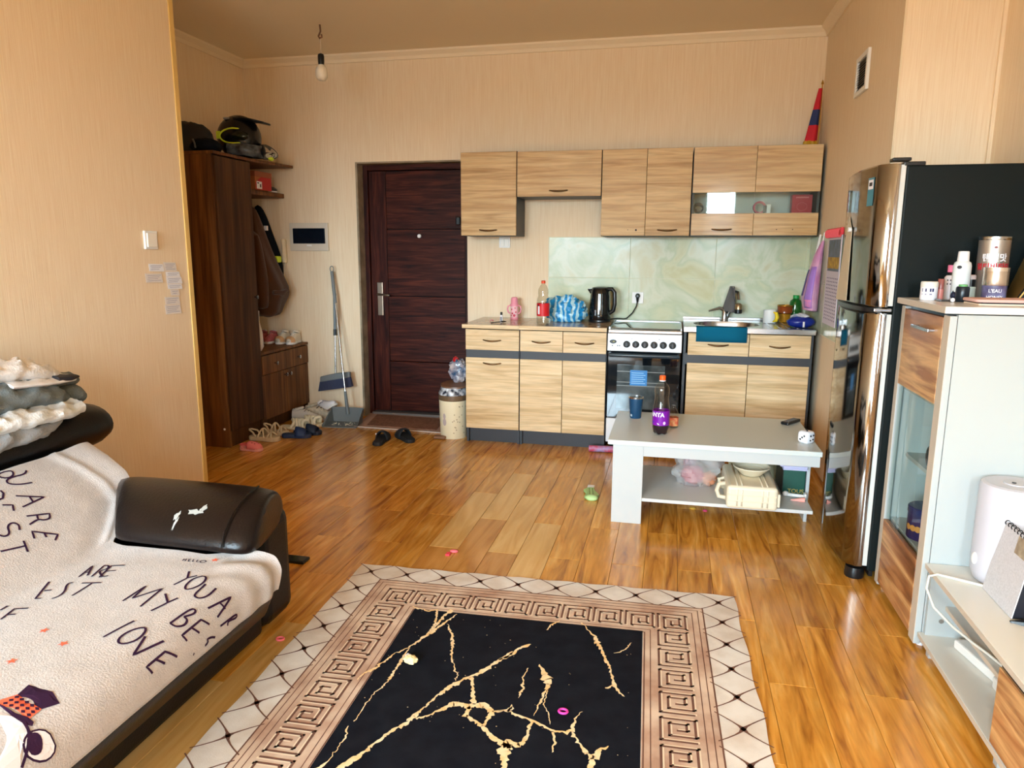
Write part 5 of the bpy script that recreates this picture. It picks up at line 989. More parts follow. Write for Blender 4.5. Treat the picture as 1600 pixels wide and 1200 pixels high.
# ------------------------------------------------------------------ display cabinet (right)
CXF, CY0, CY1, CZ = .865, 2.53, 3.032, 1.155
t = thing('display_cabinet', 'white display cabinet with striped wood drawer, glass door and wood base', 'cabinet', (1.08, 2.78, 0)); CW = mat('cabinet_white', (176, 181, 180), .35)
part('top_board', G().box(CXF - .018, 1.305, CY0 - .003, CY1 + .003, CZ, CZ + .022), mat('top_white', (224, 221, 214), .25), t, bev=.001)
part('edge_band', G().box(CXF - .0195, CXF - .0175, CY0 - .003, CY1 + .003, CZ + .001, CZ + .021), EDGE, t)
part('side_panel', G().box(CXF + .022, 1.305, CY0, CY0 + .018, .02, CZ - .004), CW, t); part('side_panel', G().box(CXF + .022, 1.305, CY1 - .018, CY1, .02, CZ - .004), CW, t)
part('front_post', G().box(CXF, CXF + .020, CY0, CY0 + .055, .015, CZ - .008), CW, t, bev=.001); part('front_post', G().box(CXF, CXF + .020, CY1 - .040, CY1, .015, CZ - .008), CW, t, bev=.001)
part('post_face_shade', G().box(CXF - .0012, CXF + .0002, CY0 + .001, CY0 + .054, .016, CZ - .009), EDGE, t); part('post_face_shade', G().box(CXF - .0012, CXF + .0002, CY1 - .039, CY1 - .001, .016, CZ - .009), EDGE, t)  # beige skin over the white posts paints in the shade on this face
part('back_panel', G().box(1.297, 1.303, CY0 + .018, CY1 - .018, .02, CZ), CW, t); part('bottom_panel', G().box(CXF + .022, 1.297, CY0 + .018, CY1 - .018, .06, .076), CW, t); part('shelf', G().box(CXF + .022, 1.297, CY0 + .018, CY1 - .018, .83, .848), CW, t)
part('shelf', G().box(CXF + .06, 1.297, CY0 + .018, CY1 - .018, .555, .571), CW, t); part('shelf', G().box(CXF + .03, 1.297, CY0 + .018, CY1 - .018, .285, .301), CW, t)
WY0, WY1 = CY0 + .058, CY1 - .043
d = part('drawer_front', G().box(CXF - .002, CXF + .016, WY0, WY1, .850, 1.138), ZEBRA, t, bev=.001)
part('handle', G().box(CXF - .026, CXF - .018, WY0 + .06, WY0 + .24, 1.082, 1.094).box(CXF - .02, CXF, WY0 + .07, WY0 + .08, 1.083, 1.093).box(CXF - .02, CXF, WY0 + .22, WY0 + .23, 1.083, 1.093), CHROME, d, bev=.002)
gd = part('glass_door', G().add([(CXF + .006, WY0, .302), (CXF + .006, WY1, .302), (CXF + .006, WY1, .846), (CXF + .006, WY0, .846)], [(0, 1, 2, 3)]), pane_mat('greenish_pane', (232, 242, 239), edge=.5), t)
part('base_drawer_front', G().box(CXF - .002, CXF + .016, WY0, WY1, .030, .298), ZEBRA, t, bev=.001)
for y in (CY0 + .03, CY1 - .03): part('foot', G().lathe([(.012, 0), (.012, .02)], (CXF + .03, y, 0), 10), PAPER, t)
# inside it
q = (.955, 2.80, .302); t = thing('cookie_tin', 'dark blue round cookie tin at the bottom behind the glass door', 'tin', q); part('tin', G().lathe([(.062, 0), (.064, .004), (.064, .10)], q, 30), mat('tin_navy', (26, 30, 84), .3), t); part('lid', G().lathe([(.066, .098), (.066, .118), (.062, .122)], q, 30), mat('tin_navy_lid', (44, 48, 96), .25), t)
for k, a in enumerate((-2.95, -2.6, -2.3)): part('cookie_print', G().add([(q[0] + .0648 * math.cos(a + .2 * math.cos(b)), q[1] + .0648 * math.sin(a + .2 * math.cos(b)), q[2] + .045 + .012 * math.sin(b)) for b in [j * PI / 5 for j in range(10)]], [tuple(range(10))]), mat('cookie_orange', (206, 140, 70), .5), t)
t = thing('cables', 'black coiled cables with grey adapters on the cabinet glass shelf', 'cables', (.95, 2.79, .571))
for k in range(3): part('coil', G().tube([(.945 + .012 * k, 2.81 - .02 * k + .028 * math.cos(a), .610 + .036 * math.sin(a) + .012 * k) for a in [j * PI / 7 for j in range(14)]], .006, 6, True), BLACK, t)
part('adapter', G().box(.93, .985, 2.71, 2.765, .572, .615), GREY, t, bev=.006); part('paper_box', G().box(.94, .98, 2.715, 2.76, .6155, .75), PAPER, t)
t = thing('small_boxes', 'pale cardboard boxes stacked beside the blue tin behind glass', 'boxes', (1.05, 2.62, .301)); part('box', G().box(1.05, 1.13, 2.56, 2.63, .302, .42), mat('pale_box', (228, 222, 206), .7), t); part('box', G().box(1.06, 1.12, 2.565, 2.625, .421, .51), mat('pale_box2', (216, 222, 216), .7), t)
# things on top
TT = CZ + .0225
q = (.905, 2.885, TT); t = thing('cream_jar', 'small white jar with dark label band at the cabinet top edge', 'jar', q); part('jar', G().lathe([(.026, 0), (.028, .003), (.028, .046)], q, 24), PAPER, t); part('lid', G().lathe([(.0285, .046), (.0285, .063), (.026, .066)], q, 24), mat('jar_lid', (226, 222, 212), .4), t)
part('label_print', G().add([(q[0] + .0284 * math.cos(a), q[1] + .0284 * math.sin(a), TT + z) for z in (.030, .042) for a in (-2.7, -2.2, -1.7, -1.3)], [(0, 1, 5, 4), (1, 2, 6, 5), (2, 3, 7, 6)]), mat('label_indigo', (40, 40, 90), .5), t); part('label_print', G().add([(q[0] + .0284 * math.cos(a), q[1] + .0284 * math.sin(a), TT + z) for z in (.019, .023) for a in (-2.7, -2.2, -1.7, -1.5)], [(0, 1, 5, 4), (1, 2, 6, 5), (2, 3, 7, 6)]), mat('label_grey', (120, 116, 150), .5), t)
q = (.950, 2.91, TT); t = thing('lipstick', 'rose brown lipstick tube standing right of the small white jar', 'lipstick', q); part('base', G().lathe([(.0115, 0), (.0115, .038)], q, 16), mat('rose_clear', (196, 120, 110), .15), t); part('cap', G().lathe([(.0105, .038), (.0105, .073), (.009, .075)], q, 16), mat('rose_brown', (150, 84, 76), .25), t)
q = (1.015, 2.99, TT); t = thing('pink_cap_bottle', 'white labelled bottle with pink cap and black neck on the cabinet', 'bottle', q); part('body', G().lathe([(.026, 0), (.028, .003), (.028, .078), (.022, .086)], q, 22), mat('label_white_pink', (226, 216, 216), .5), t); part('neck', G().lathe([(.021, .084), (.021, .098)], q, 18), BLACK, t); part('cap', G().lathe([(.021, .097), (.021, .122), (.019, .124)], q, 18), mat('cap_pink', (240, 130, 165), .4), t)
for z in (.066, .052): part('label_line', G().add([(q[0] + .0285 * math.cos(a), q[1] + .0285 * math.sin(a), TT + z + dz) for dz in (0, .005) for a in (-2.6, -2.1, -1.6)], [(0, 1, 4, 3), (1, 2, 5, 4)]), BLACK, t)
q = (1.005, 2.885, TT); t = thing('spray_bottle', 'tall frosted white spray bottle in front of the pink capped bottle', 'bottle', q); part('body', G().lathe([(.027, 0), (.029, .004), (.029, .122), (.026, .134), (.018, .140)], q, 24), mat('frosted_white', (222, 228, 228), .35), t); part('cap', G().lathe([(.019, .138), (.0175, .172), (.015, .174)], q, 20), mat('spray_cap', (236, 234, 234), .4), t)
part('round_mark', G().add([(q[0] + .0295 * math.cos(-2.2 + .28 * math.cos(b)), q[1] + .0295 * math.sin(-2.2 + .28 * math.cos(b)), TT + .118 + .006 * math.sin(b)) for b in [k * PI / 5 for k in range(10)]], [tuple(range(10))]), mat('mark_black', (36, 38, 46), .5), t)
part('teal_print', G().add([(q[0] + .0295 * math.cos(a), q[1] + .0295 * math.sin(a), TT + z) for z in (.012, .03) for a in (-2.9, -2.6, -2.3)], [(0, 1, 4, 3), (1, 2, 5, 4)]), mat('print_teal', (110, 186, 206), .5), t)
q = (.985, 2.80, TT); t = thing('dark_bottle', 'small black bottle with green topped cap at the front of the cosmetics', 'bottle', q); part('body', G().lathe([(.019, 0), (.021, .003), (.021, .048), (.018, .053)], q, 20), mat('dark_navy_bottle', (16, 26, 36), .3), t); part('cap_top', G().lathe([(.014, .052), (.014, .058), (.012, .060)], q, 16), mat('cap_green', (110, 176, 110), .4), t)
q = (1.055, 2.93, TT); t = thing('dropper_bottle', 'black dropper bottle with pale pink cap behind the dark bottle', 'bottle', q); part('body', G().lathe([(.016, 0), (.017, .003), (.017, .045), (.012, .05)], q, 18), mat('label_mint', (216, 230, 220), .5), t); part('neck', G().lathe([(.014, .048), (.014, .075)], q, 16), BLACK, t); part('cap', G().lathe([(.0145, .074), (.0145, .088), (.012, .09)], q, 16), mat('cap_pale_pink', (232, 206, 200), .4), t)
t = thing('pocket_mirror', 'thin dark mirror slab lying flat before the lipstick', 'mirror', (.945, 2.83, TT)); part('slab', G().box(.918, .975, 2.80, 2.87, TT, TT + .006).xf(Matrix.Identity(4)), mat('slab_grey', (96, 92, 90), .12, .5), t, bev=.002); part('glass', G().box(.922, .971, 2.804, 2.866, TT + .0058, TT + .0068), mat('slab_glass', (130, 126, 122), .05, .8), t)
t = thing('cat_keyring', 'tiny dark blue cat figure with white bead by the bottles', 'figurine', (.965, 2.83, TT)); part('body', crumple((.972, 2.842, TT + .0195), .010, .012, .012, .1, 2, 3, .0115, 14, 10), mat('cat_navy', (24, 30, 56), .5), t); part('ear', G().lathe([(.004, 0), (.0, .009)], (.968, 2.838, TT + .029), 8), mat('cat_navy2', (24, 30, 56), .5), t)
single('white_bead', G().ball((.945, 2.765, TT + .0075), .0075, .0075, .0075, 12, 8), PAPER, 'tiny white bead on the cabinet top before the dark bottle', 'bead')
def tin_shell(q, r, h, name): return part(name, G().lathe([(r, 0), (r, h - .002), (r - .002, h)], q, 36), mat('champagne_tin', (186, 181, 174), .36, .8), t)
q = (1.130, 2.965, TT); t = thing('vitamin_tin', 'tall champagne coloured tin with red and white lettering by the fridge', 'tin', q); tin_shell(q, .050, .225, 'tin'); part('top_rim', G().lathe([(.0505, .214), (.0515, .219), (.0505, .226), (.048, .226)], q, 36, cap0=False, cap1=False), STEEL, t)
a = math.atan2(0 - q[1], 0 - q[0]); af = a + .10
P_ = lambda z, r=.0506: (q[0] + r * math.cos(af), q[1] + r * math.sin(af), TT + z)
lettering('텐텐맛', .030, PAPER, t, P_(.150), (1, 0, 0), (0, 0, 1), .03, (q[0], q[1], .0507)); lettering('멀티비타민', .0265, mat('letter_red', (206, 34, 48), .5), t, P_(.118), (1, 0, 0), (0, 0, 1), .03, (q[0], q[1], .0507))
part('oval_mark', G().add([(q[0] + .0504 * math.cos(af + .12 * math.cos(b)), q[1] + .0504 * math.sin(af + .12 * math.cos(b)), TT + .188 + .004 * math.sin(b)) for b in [k * PI / 5 for k in range(10)]], [tuple(range(10))]), mat('mark_maroon', (130, 60, 60), .5), t)
q = (1.082, 2.80, TT); t = thing('small_tin', 'short silver lidded tin with violet label in front of the tall tin', 'tin', q); part('lid', G().lathe([(.038, .058), (.039, .062), (.0385, .112), (.036, .118)], q, 32), mat('satin_silver', (206, 196, 184), .25, .85), t); part('lid_rim', G().lathe([(.0395, .106), (.0395, .119), (.037, .1195)], q, 32), mat('satin_silver2', (222, 214, 204), .25, .85), t); part('label', G().lathe([(.0365, 0), (.0370, .002), (.0370, .058)], q, 32), mat('label_violet', (72, 62, 92), .4, c2=(130, 128, 170), vscale=16), t)
a = math.atan2(-q[1], -q[0]) + .1; P2 = lambda z: (q[0] + .0376 * math.cos(a), q[1] + .0376 * math.sin(a), TT + z)
lettering("L'EAU", .016, PAPER, t, P2(.040), (1, 0, 0), (0, 0, 1), .02, (q[0], q[1], .0377)); lettering('HONEY', .015, PAPER, t, P2(.018), (1, 0, 0), (0, 0, 1), .02, (q[0], q[1], .0377))
t = thing('gold_frame', 'black picture frame with gold edge leaning against the fridge side', 'frame', (1.235, 2.93, TT)); Mf = Matrix.Translation((1.188, 2.90, TT + .001)) @ Matrix.Rotation(.33, 4, 'Y')
part('gold_edge', G().box(0, .012, -.03, .09, 0, .245).xf(Mf), mat('frame_gold', (190, 150, 84), .3, .8), t, bev=.002); part('black_board', G().prism([(.012, -.03, .012), (.012, .09, .012), (.012, .09, .24), (.012, -.03, .24)], (.012, 0, 0)).xf(Mf), BLACK, t)
gl_ = G()
t2 = thing('glitter_pouch', 'black pouch with silver glitter standing beside the gold edged frame', 'pouch', (1.22, 2.79, TT)); part('pouch', G().prism([(1.148, 2.775, TT), (1.30, 2.775, TT), (1.30, 2.775, TT + .19), (1.235, 2.775, TT + .16)], (0, .03, 0)), BLACKM, t2)
part('gold_piping', G().tube([(1.146, 2.775, TT + .004), (1.235, 2.775, TT + .162), (1.298, 2.775, TT + .193)], .003, 6), mat('piping_gold', (206, 186, 120), .3, .8), t2)
for k in range(120):
    x = 1.18 + .115 * random.random(); z = TT + .01 + .13 * random.random() * (x - 1.15) / .12
    gl_.add([(x, 2.7742, z), (x + .0025, 2.7742, z + .001), (x + .0015, 2.7742, z + .003)], [(0, 1, 2)])
stuff(part('glitter', gl_, mat('glitter_silver', (226, 222, 210), .2, .6), t2))
t = thing('laptop_sleeve', 'pink fabric laptop sleeve lying at the front of the cabinet top', 'sleeve', (1.13, 2.64, TT))
part('sleeve', G().loft([[(x, y, z) for x, y in rrect(.960, 1.30, 2.60, 2.735, .02, 4)] for z in (TT + .010, TT + .020)]), mat('sleeve_pink', (222, 178, 168), .8), t, bev=.003); part('dark_slot', G().box(.975, 1.30, 2.603, 2.73, TT + .006, TT + .0105), BLACKM, t); part('under_sheet', G().box(.968, 1.30, 2.605, 2.73, TT + .0005, TT + .006), mat('sheet_cream_pink', (236, 214, 190), .7), t)

# ------------------------------------------------------------------ TV bench
BX, BY0, BY1 = .878, .95, 2.527
t = thing('tv_bench', 'low white TV bench with open shelves and striped wood drawer front', 'TV bench', (1.09, 1.75, 0)); part('top_board', G().box(BX - .004, 1.306, BY0, BY1, .296, .314), mat('bench_top', (222, 220, 212), .25), t, bev=.001); part('edge_band', G().box(BX - .0055, BX - .0035, BY0, BY1, .297, .313), EDGE, t)
part('bottom_board', G().box(BX - .004, 1.306, BY0, BY1, .045, .062), mat('bench_floor', (220, 218, 210), .3), t, bev=.001); part('edge_band', G().box(BX - .0055, BX - .0035, BY0, BY1, .046, .061), EDGE, t)
part('end_panel', G().box(BX + .012, 1.30, BY1 - .018, BY1 - .001, .062, .296), CW, t); part('end_panel', G().box(BX + .012, 1.30, BY0, BY0 + .018, .062, .296), CW, t); part('divider', G().box(BX + .012, 1.30, 1.93, 1.947, .062, .296), CW, t)
part('back_panel', G().box(1.296, 1.302, BY0, BY1, .062, .296), CW, t); part('middle_shelf', G().box(.945, 1.296, 1.947, BY1 - .018, .158, .174), mat('bench_shelf', (206, 203, 196), .3), t); part('edge_band', G().box(.9435, .9455, 1.947, BY1 - .018, .159, .173), EDGE, t)
part('drawer_front', G().box(BX - .004, BX + .012, BY0 + .004, 1.945, .066, .283), ZEBRA, t, bev=.001); part('dark_gap', G().box(BX + .002, BX + .012, BY0 + .004, 1.945, .284, .295), BLACKM, t); part('screw_cap', G().lathe([(.008, -.001), (.008, -.003)], (.935, BY1 - .018, .118), 10, 'y'), STEEL, t)
for y in (BY1 - .05, 1.94, BY0 + .05): part('foot', G().box(BX + .015, BX + .04, y - .012, y + .012, 0, .045), CW, t)
q = (1.068, 2.430, .3145); t = thing('humidifier', 'white round humidifier standing on the TV bench by the cabinet', 'humidifier', q); part('body', G().lathe([(.075, 0), (.085, .006), (.094, .03), (.095, .06), (.095, .31), (.090, .322), (.080, .325)], q, 40), mat('humidifier_white', (198, 196, 204), .3), t); part('top_dish', G().lathe([(.080, .3255), (.076, .318), (.035, .320), (.034, .328), (.0, .330)], q, 36, cap0=False), mat('humidifier_top', (194, 192, 198), .35), t); part('mist_hole', G().lathe([(.006, 0), (.006, .002)], (q[0] - .01, q[1] - .01, q[2] + .3295), 10), BLACK, t); part('side_knob', G().ball((q[0] - .094, q[1] - .012, q[2] + .075), .008, .014, .020, 14, 10), WHITEP, t)
part('cable', G().tube([(1.02, 2.35, .320), (.98, 2.375, .319), (.93, 2.40, .319), (.878, 2.425, .320), (.858, 2.44, .305), (.852, 2.43, .265), (.862, 2.38, .225), (.90, 2.32, .195), (.935, 2.25, .182), (.955, 2.20, .180), (.975, 2.12, .179), (1.02, 2.16, .179), (1.10, 2.20, .179)], .0042, 8), mat('cable_white', (220, 218, 208), .4), t)
t = thing('power_strip', 'white power strip with plug lying on the bottom shelf of the TV bench', 'power strip', (1.0, 2.32, .062)); part('strip', G().box(-.022, .022, -.11, .11, 0, .03).xf(Matrix.Translation((1.0, 2.34, .0625)) @ Matrix.Rotation(.22, 4, 'Z')), WHITEP, t, bev=.006); part('plug', G().box(.985, 1.02, 2.185, 2.225, .0625, .10), WHITEP, t, bev=.006)
t = thing('desk_calendar', 'white speckled desk calendar with black back standing on the TV bench', 'calendar', (1.02, 2.26, .3145)); A, B_ = Vector((.985, 2.365, .315)), Vector((.985, 2.165, .315)); up = Vector((.035, 0, .225)); th = Vector((.003, 0, .001))
part('white_board', G().prism([A, B_, B_ + up, A + up], th), mat('speckled_white', (206, 203, 206), .7, var=.08, vscale=160), t); part('black_board', G().prism([A + Vector((.075, 0, 0)), B_ + Vector((.075, 0, 0)), B_ + up + Vector((.004, 0, 0)), A + up + Vector((.004, 0, 0))], th), mat('calendar_black', (22, 24, 32), .5), t); part('black_foot', G().prism([A + th, B_ + th, B_ + Vector((.077, 0, 0)), A + Vector((.077, 0, 0))], (0, 0, .002)), mat('calendar_black2', (22, 24, 32), .5), t)
part('black_side', G().prism([B_ + Vector((.004, .004, .002)), B_ + Vector((.074, .004, .002)), B_ + up + Vector((.004, .004, -.002))], (0, .002, 0)), mat('calendar_black3', (18, 22, 34), .5), t)
for k in range(9): part('ring', G().tube([A.lerp(B_, .1 + .1 * k) + up + Vector((.003 + .007 * math.cos(b), 0, .007 * math.sin(b))) for b in [j * PI / 5 for j in range(10)]], .0016, 5, True), BLACK, t)
part('picture', G().prism([A.lerp(B_, .55) + up * .97 - Vector((.0006, 0, 0)), A.lerp(B_, .98) + up * .97 - Vector((.0006, 0, 0)), A.lerp(B_, .98) + up * .74 - Vector((.0006, 0, 0)), A.lerp(B_, .55) + up * .74 - Vector((.0006, 0, 0))], (-.0006, 0, 0)), mat('picture_tan', (186, 168, 140), .6, c2=(140, 120, 96), vscale=30), t)
single('tv_stand_foot', G().loft([[(x, y + w_, z0) , (x, y - w_, z0), (x, y - w_ * .8, z0 + h_), (x, y + w_ * .8, z0 + h_)] for x, y, w_, z0, h_ in ((.975, 2.145, .004, .3145, .004), (1.01, 2.135, .012, .3145, .012), (1.10, 2.11, .014, .3145, .02), (1.18, 2.09, .014, .3145, .03))]), BLACK, 'black tapered stand foot on the TV bench at the right picture edge', 'stand foot')
# ------------------------------------------------------------------ rug
RA = math.atan2(.052, 1.552); RW, RL = 1.553, 2.12
VEINS = [[(0.332,0.327,0.0046),(0.404,0.349,0.0057),(0.434,0.329,0.0046),(0.456,0.428,0.0077),(0.455,0.493,0.0086)],[(0.515,0.355,0.0034),(0.489,0.421,0.0066),(0.457,0.499,0.0118),(0.421,0.591,0.0052),(0.379,0.657,0.0041),(0.345,0.751,0.0079),(0.32,0.782,0.0049),(0.317,0.818,0.0024)],[(0.49,0.325,0.0172),(0.471,0.384,0.0078),(0.464,0.466,0.0076)],[(0.418,0.604,0.0031),(0.416,0.689,0.008),(0.415,0.773,0.0068),(0.411,0.829,0.0038),(0.394,0.875,0.0028),(0.39,0.94,0.0027),(0.387,1.013,0.0022)],[(0.377,1.035,0.0026),(0.392,1.088,0.0034),(0.388,1.115,0.0021),(0.385,1.178,0.0024),(0.375,1.201,0.008),(0.359,1.231,0.0039)],[(0.502,0.432,0.0027),(0.535,0.49,0.0064),(0.557,0.559,0.0084),(0.568,0.614,0.0051),(0.587,0.666,0.003),(0.62,0.733,0.0029),(0.622,0.763,0.0024)],[(0.767,0.564,0.0082),(0.734,0.626,0.011),(0.686,0.71,0.0127),(0.648,0.748,0.0086),(0.609,0.8,0.0113),(0.584,0.856,0.0055),(0.571,0.904,0.0045),(0.548,0.956,0.0115),(0.538,0.992,0.013),(0.505,1.035,0.0077),(0.477,1.102,0.0066),(0.455,1.15,0.0146),(0.431,1.19,0.0143),(0.408,1.228,0.0078)],[(0.557,0.967,0.0061),(0.594,0.943,0.0053),(0.626,0.902,0.0099),(0.647,0.876,0.0163),(0.698,0.879,0.0163),(0.739,0.863,0.0181),(0.767,0.892,0.0134),(0.761,0.936,0.0061),(0.756,0.961,0.0087),(0.693,0.924,0.0106),(0.698,0.879,0.0072)],[(0.668,0.734,0.0116),(0.683,0.79,0.0066),(0.693,0.826,0.0102),(0.712,0.868,0.0091)],[(0.756,0.961,0.0087),(0.785,0.996,0.0102),(0.827,1.026,0.0167),(0.857,1.043,0.0206)],[(0.767,0.892,0.0036),(0.814,0.879,0.0134),(0.821,0.855,0.0045)],[(0.734,0.621,0.007),(0.764,0.587,0.0092),(0.786,0.537,0.0083),(0.822,0.506,0.0115)],[(0.836,0.649,0.003),(0.828,0.703,0.0024),(0.838,0.76,0.0066),(0.833,0.812,0.0023)],[(0.868,0.622,0.0025),(0.889,0.66,0.0117),(0.909,0.697,0.0212),(0.912,0.745,0.0075),(0.901,0.822,0.0046),(0.892,0.889,0.0022)],[(0.788,0.884,0.0027),(0.815,0.883,0.0071),(0.819,0.847,0.0036)],[(0.815,0.883,0.0054),(0.89,0.911,0.0096),(0.942,0.937,0.006),(0.963,0.945,0.0069),(0.994,0.943,0.0077),(1.01,0.924,0.0103),(1.013,0.878,0.0035),(1.031,0.841,0.0022)],[(0.891,0.915,0.0079),(0.889,0.968,0.006),(0.873,1.024,0.0125),(0.841,1.016,0.0251),(0.834,1.054,0.0247),(0.848,1.102,0.016),(0.85,1.135,0.0039)],[(0.956,0.947,0.0043),(0.967,0.991,0.005),(0.965,1.033,0.0021)],[(1.009,0.936,0.006),(1.04,0.992,0.0058),(1.062,1.024,0.0098),(1.078,1.036,0.0162),(1.094,0.996,0.0083),(1.115,0.977,0.0025)],[(1.078,1.036,0.0122),(1.071,1.072,0.008),(1.087,1.096,0.0031)],[(0.981,0.324,0.0044),(1.008,0.371,0.0033),(1.037,0.41,0.0053),(1.049,0.45,0.0158),(1.068,0.505,0.0072),(1.084,0.558,0.008),(1.101,0.608,0.0049),(1.112,0.667,0.0067),(1.117,0.691,0.0114),(1.138,0.73,0.0065),(1.15,0.744,0.0056)],[(1.093,0.71,0.0038),(1.114,0.691,0.0076)],[(1.111,0.508,0.0026),(1.141,0.479,0.0041),(1.164,0.427,0.0026)],[(0.898,0.327,0.0033),(0.875,0.358,0.0066),(0.861,0.4,0.0027)],[(0.914,0.755,0.0023),(0.913,0.829,0.0027),(0.932,0.869,0.0027),(0.944,0.917,0.0022)]]
rug = thing('rug', 'cream rug with brown key border and black marbled centre with gold veins', 'rug', (-1.265, 2.716, 0), RA)
RZ = .0055
def rp(u, v, z=0): return (u, -v, z)
def rribbon(pts, w, z):
    g = G(); g.ribbon([rp(u, v, z) for u, v in pts], w); return g
def ring_strip(g, d0, d1, z):
    """rectangular frame between insets d0 and d1"""
    a, b = d0, d1; O = [(a, a), (RW - a, a), (RW - a, RL - a), (a, RL - a)]; I = [(b, b), (RW - b, b), (RW - b, RL - b), (b, RL - b)]
    g.add([rp(*p, z) for p in O + I], [(i, (i + 1) % 4, 4 + (i + 1) % 4, 4 + i) for i in range(4)]); return g
g = G(); nn = 40
base = [(RW * i / nn, .004 * math.sin(i * 1.3)) for i in range(nn + 1)] + [(RW + .004 * math.sin(i), RL * i / nn) for i in range(1, nn + 1)] + [(RW * (1 - i / nn), RL) for i in range(1, nn + 1)] + [(.003 * math.sin(i * .9), RL * (1 - i / nn)) for i in range(1, nn)]
g.prism([rp(u, v, .0005) for u, v in base], (0, 0, .005)); part('pile', g, mat('rug_cream', (226, 220, 212), .95, c2=(206, 192, 178), vscale=7, bump=.12, bscale=300), rug, local=True)
BAND = mat('rug_band', (176, 140, 118), .95, c2=(216, 192, 170), vscale=6); LINE = mat('rug_dark_line', (112, 78, 66), .95); LITE = mat('rug_light_line', (226, 206, 180), .95)
part('brown_band', ring_strip(G(), .130, .350, RZ + .0003), BAND, rug, local=True)
g = G()
for d, w in ((.130, .005), (.150, .003), (.172, .003), (.325, .003), (.345, .004)): ring_strip(g, d - w / 2, d + w / 2, RZ + .0007)
stuff(part('band_lines', g, LINE, rug, local=True))
part('black_field', G().add([rp(*p, RZ + .0010) for p in ((.348, .340), (RW - .352, .340), (RW - .352, RL - .34), (.348, RL - .34))], [(0, 1, 2, 3)]), mat('rug_black', (17, 18, 26), .95, c2=(24, 26, 34), vscale=14, bump=.08, bscale=300), rug, local=True)
KEY = [(0, 1), (0, 0), (1, 0), (1, 1), (.22, 1), (.22, .25), (.78, .25), (.78, .75), (.48, .75), (.48, .50)]
gd_, gl2 = G(), G()
def key(cu, cv, s, rot):
    for g, off, w, z in ((gl2, .045, .085, .0009), (gd_, 0, .075, .0012)):
        pts = []
        for x, y in KEY:
            x, y = x - .5 + off, y - .5 + off
            for _ in range(rot): x, y = -y, x
            pts.append((cu + x * s, cv + y * s))
        dense = []
        for p, q in zip(pts, pts[1:]):
            L = math.hypot(q[0] - p[0], q[1] - p[1]); e = s * w / 2 / L; 
            dense_p = (p[0] - (q[0] - p[0]) * e, p[1] - (q[1] - p[1]) * e); dense_q = (q[0] + (q[0] - p[0]) * e, q[1] + (q[1] - p[1]) * e)
            g.ribbon([rp(*dense_p, RZ + z), rp(*dense_q, RZ + z)], s * w)
KS, KP = .098, .1215
nK = int((RW - 2 * .19) / KP)
for k in range(nK + 1): key(.248 + (RW - 2 * .248) * k / nK, .250, KS, 0)
nV = int((RL - 2 * .25) / KP)
for k in range(1, nV + 1):
    v = .250 + (RL - .5) * k / nV; key(.248, v, KS, 1); key(RW - .248, v, KS, 3)
stuff(part('key_highlight', gl2, LITE, rug, local=True)); stuff(part('key_pattern', gd_, LINE, rug, local=True))
g = G()
def node(u, v):
    for su in (-1, 1):
        for sv in (-1, 1):
            P = [(u + su * .074 * q, v + sv * .066 * (q ** .72 if sv > 0 else q ** .85)) for q in (0, .15, .35, .65, 1)]; g.ribbon([rp(a, b, RZ + .0006) for a, b in P], [.016, .007, .0045, .004, .004])
nu_ = 10; 
for k in range(nu_): node(.065 + (RW - .13) * k / (nu_ - 1), .066)
for k in range(1, 14): node(.065, .066 + .153 * k); node(RW - .065, .066 + .153 * k)
stuff(part('lattice_lines', g, LINE, rug, local=True))
g = G()
for pl in VEINS:
    dense, ws = [], []
    for (u0, v0, w0), (u1, v1, w1) in zip(pl, pl[1:]):
        n = max(2, int(math.hypot(u1 - u0, v1 - v0) / .0055))
        for i in range(n):
            k = i / n; uu, vv = u0 + (u1 - u0) * k, v0 + (v1 - v0) * k; j = noise.noise(Vector((uu * 70, vv * 70, 1))) + .6 * noise.noise(Vector((uu * 190, vv * 190, 2))); j2 = noise.noise(Vector((uu * 90, vv * 90, 5))) + .8 * noise.noise(Vector((uu * 230, vv * 230, 7)))
            dense.append((u0 + (u1 - u0) * k + .006 * j, v0 + (v1 - v0) * k + .006 * j2)); ws.append(max(.002, (w0 + (w1 - w0) * k) * 1.2 * (1 + .9 * j2)))
    dense.append(pl[-1][:2]); ws.append(max(.001, pl[-1][2] * .3))
    g.ribbon([rp(u, v, RZ + .0014) for u, v in dense], ws)
for k in range(90):
    u, v = .36 + .83 * random.random(), .35 + 1.2 * random.random(); r = .0012 + .0016 * random.random() ** 3; g.add([rp(u + r * math.cos(a), v + r * .8 * math.sin(a), RZ + .0014) for a in (0, 1.2, 2.5, 3.8, 5)], [(0, 1, 2, 3, 4)])
stuff(part('gold_veins', g, mat('rug_gold', (232, 192, 132), .95, c2=(244, 220, 180), vscale=30), rug, local=True))

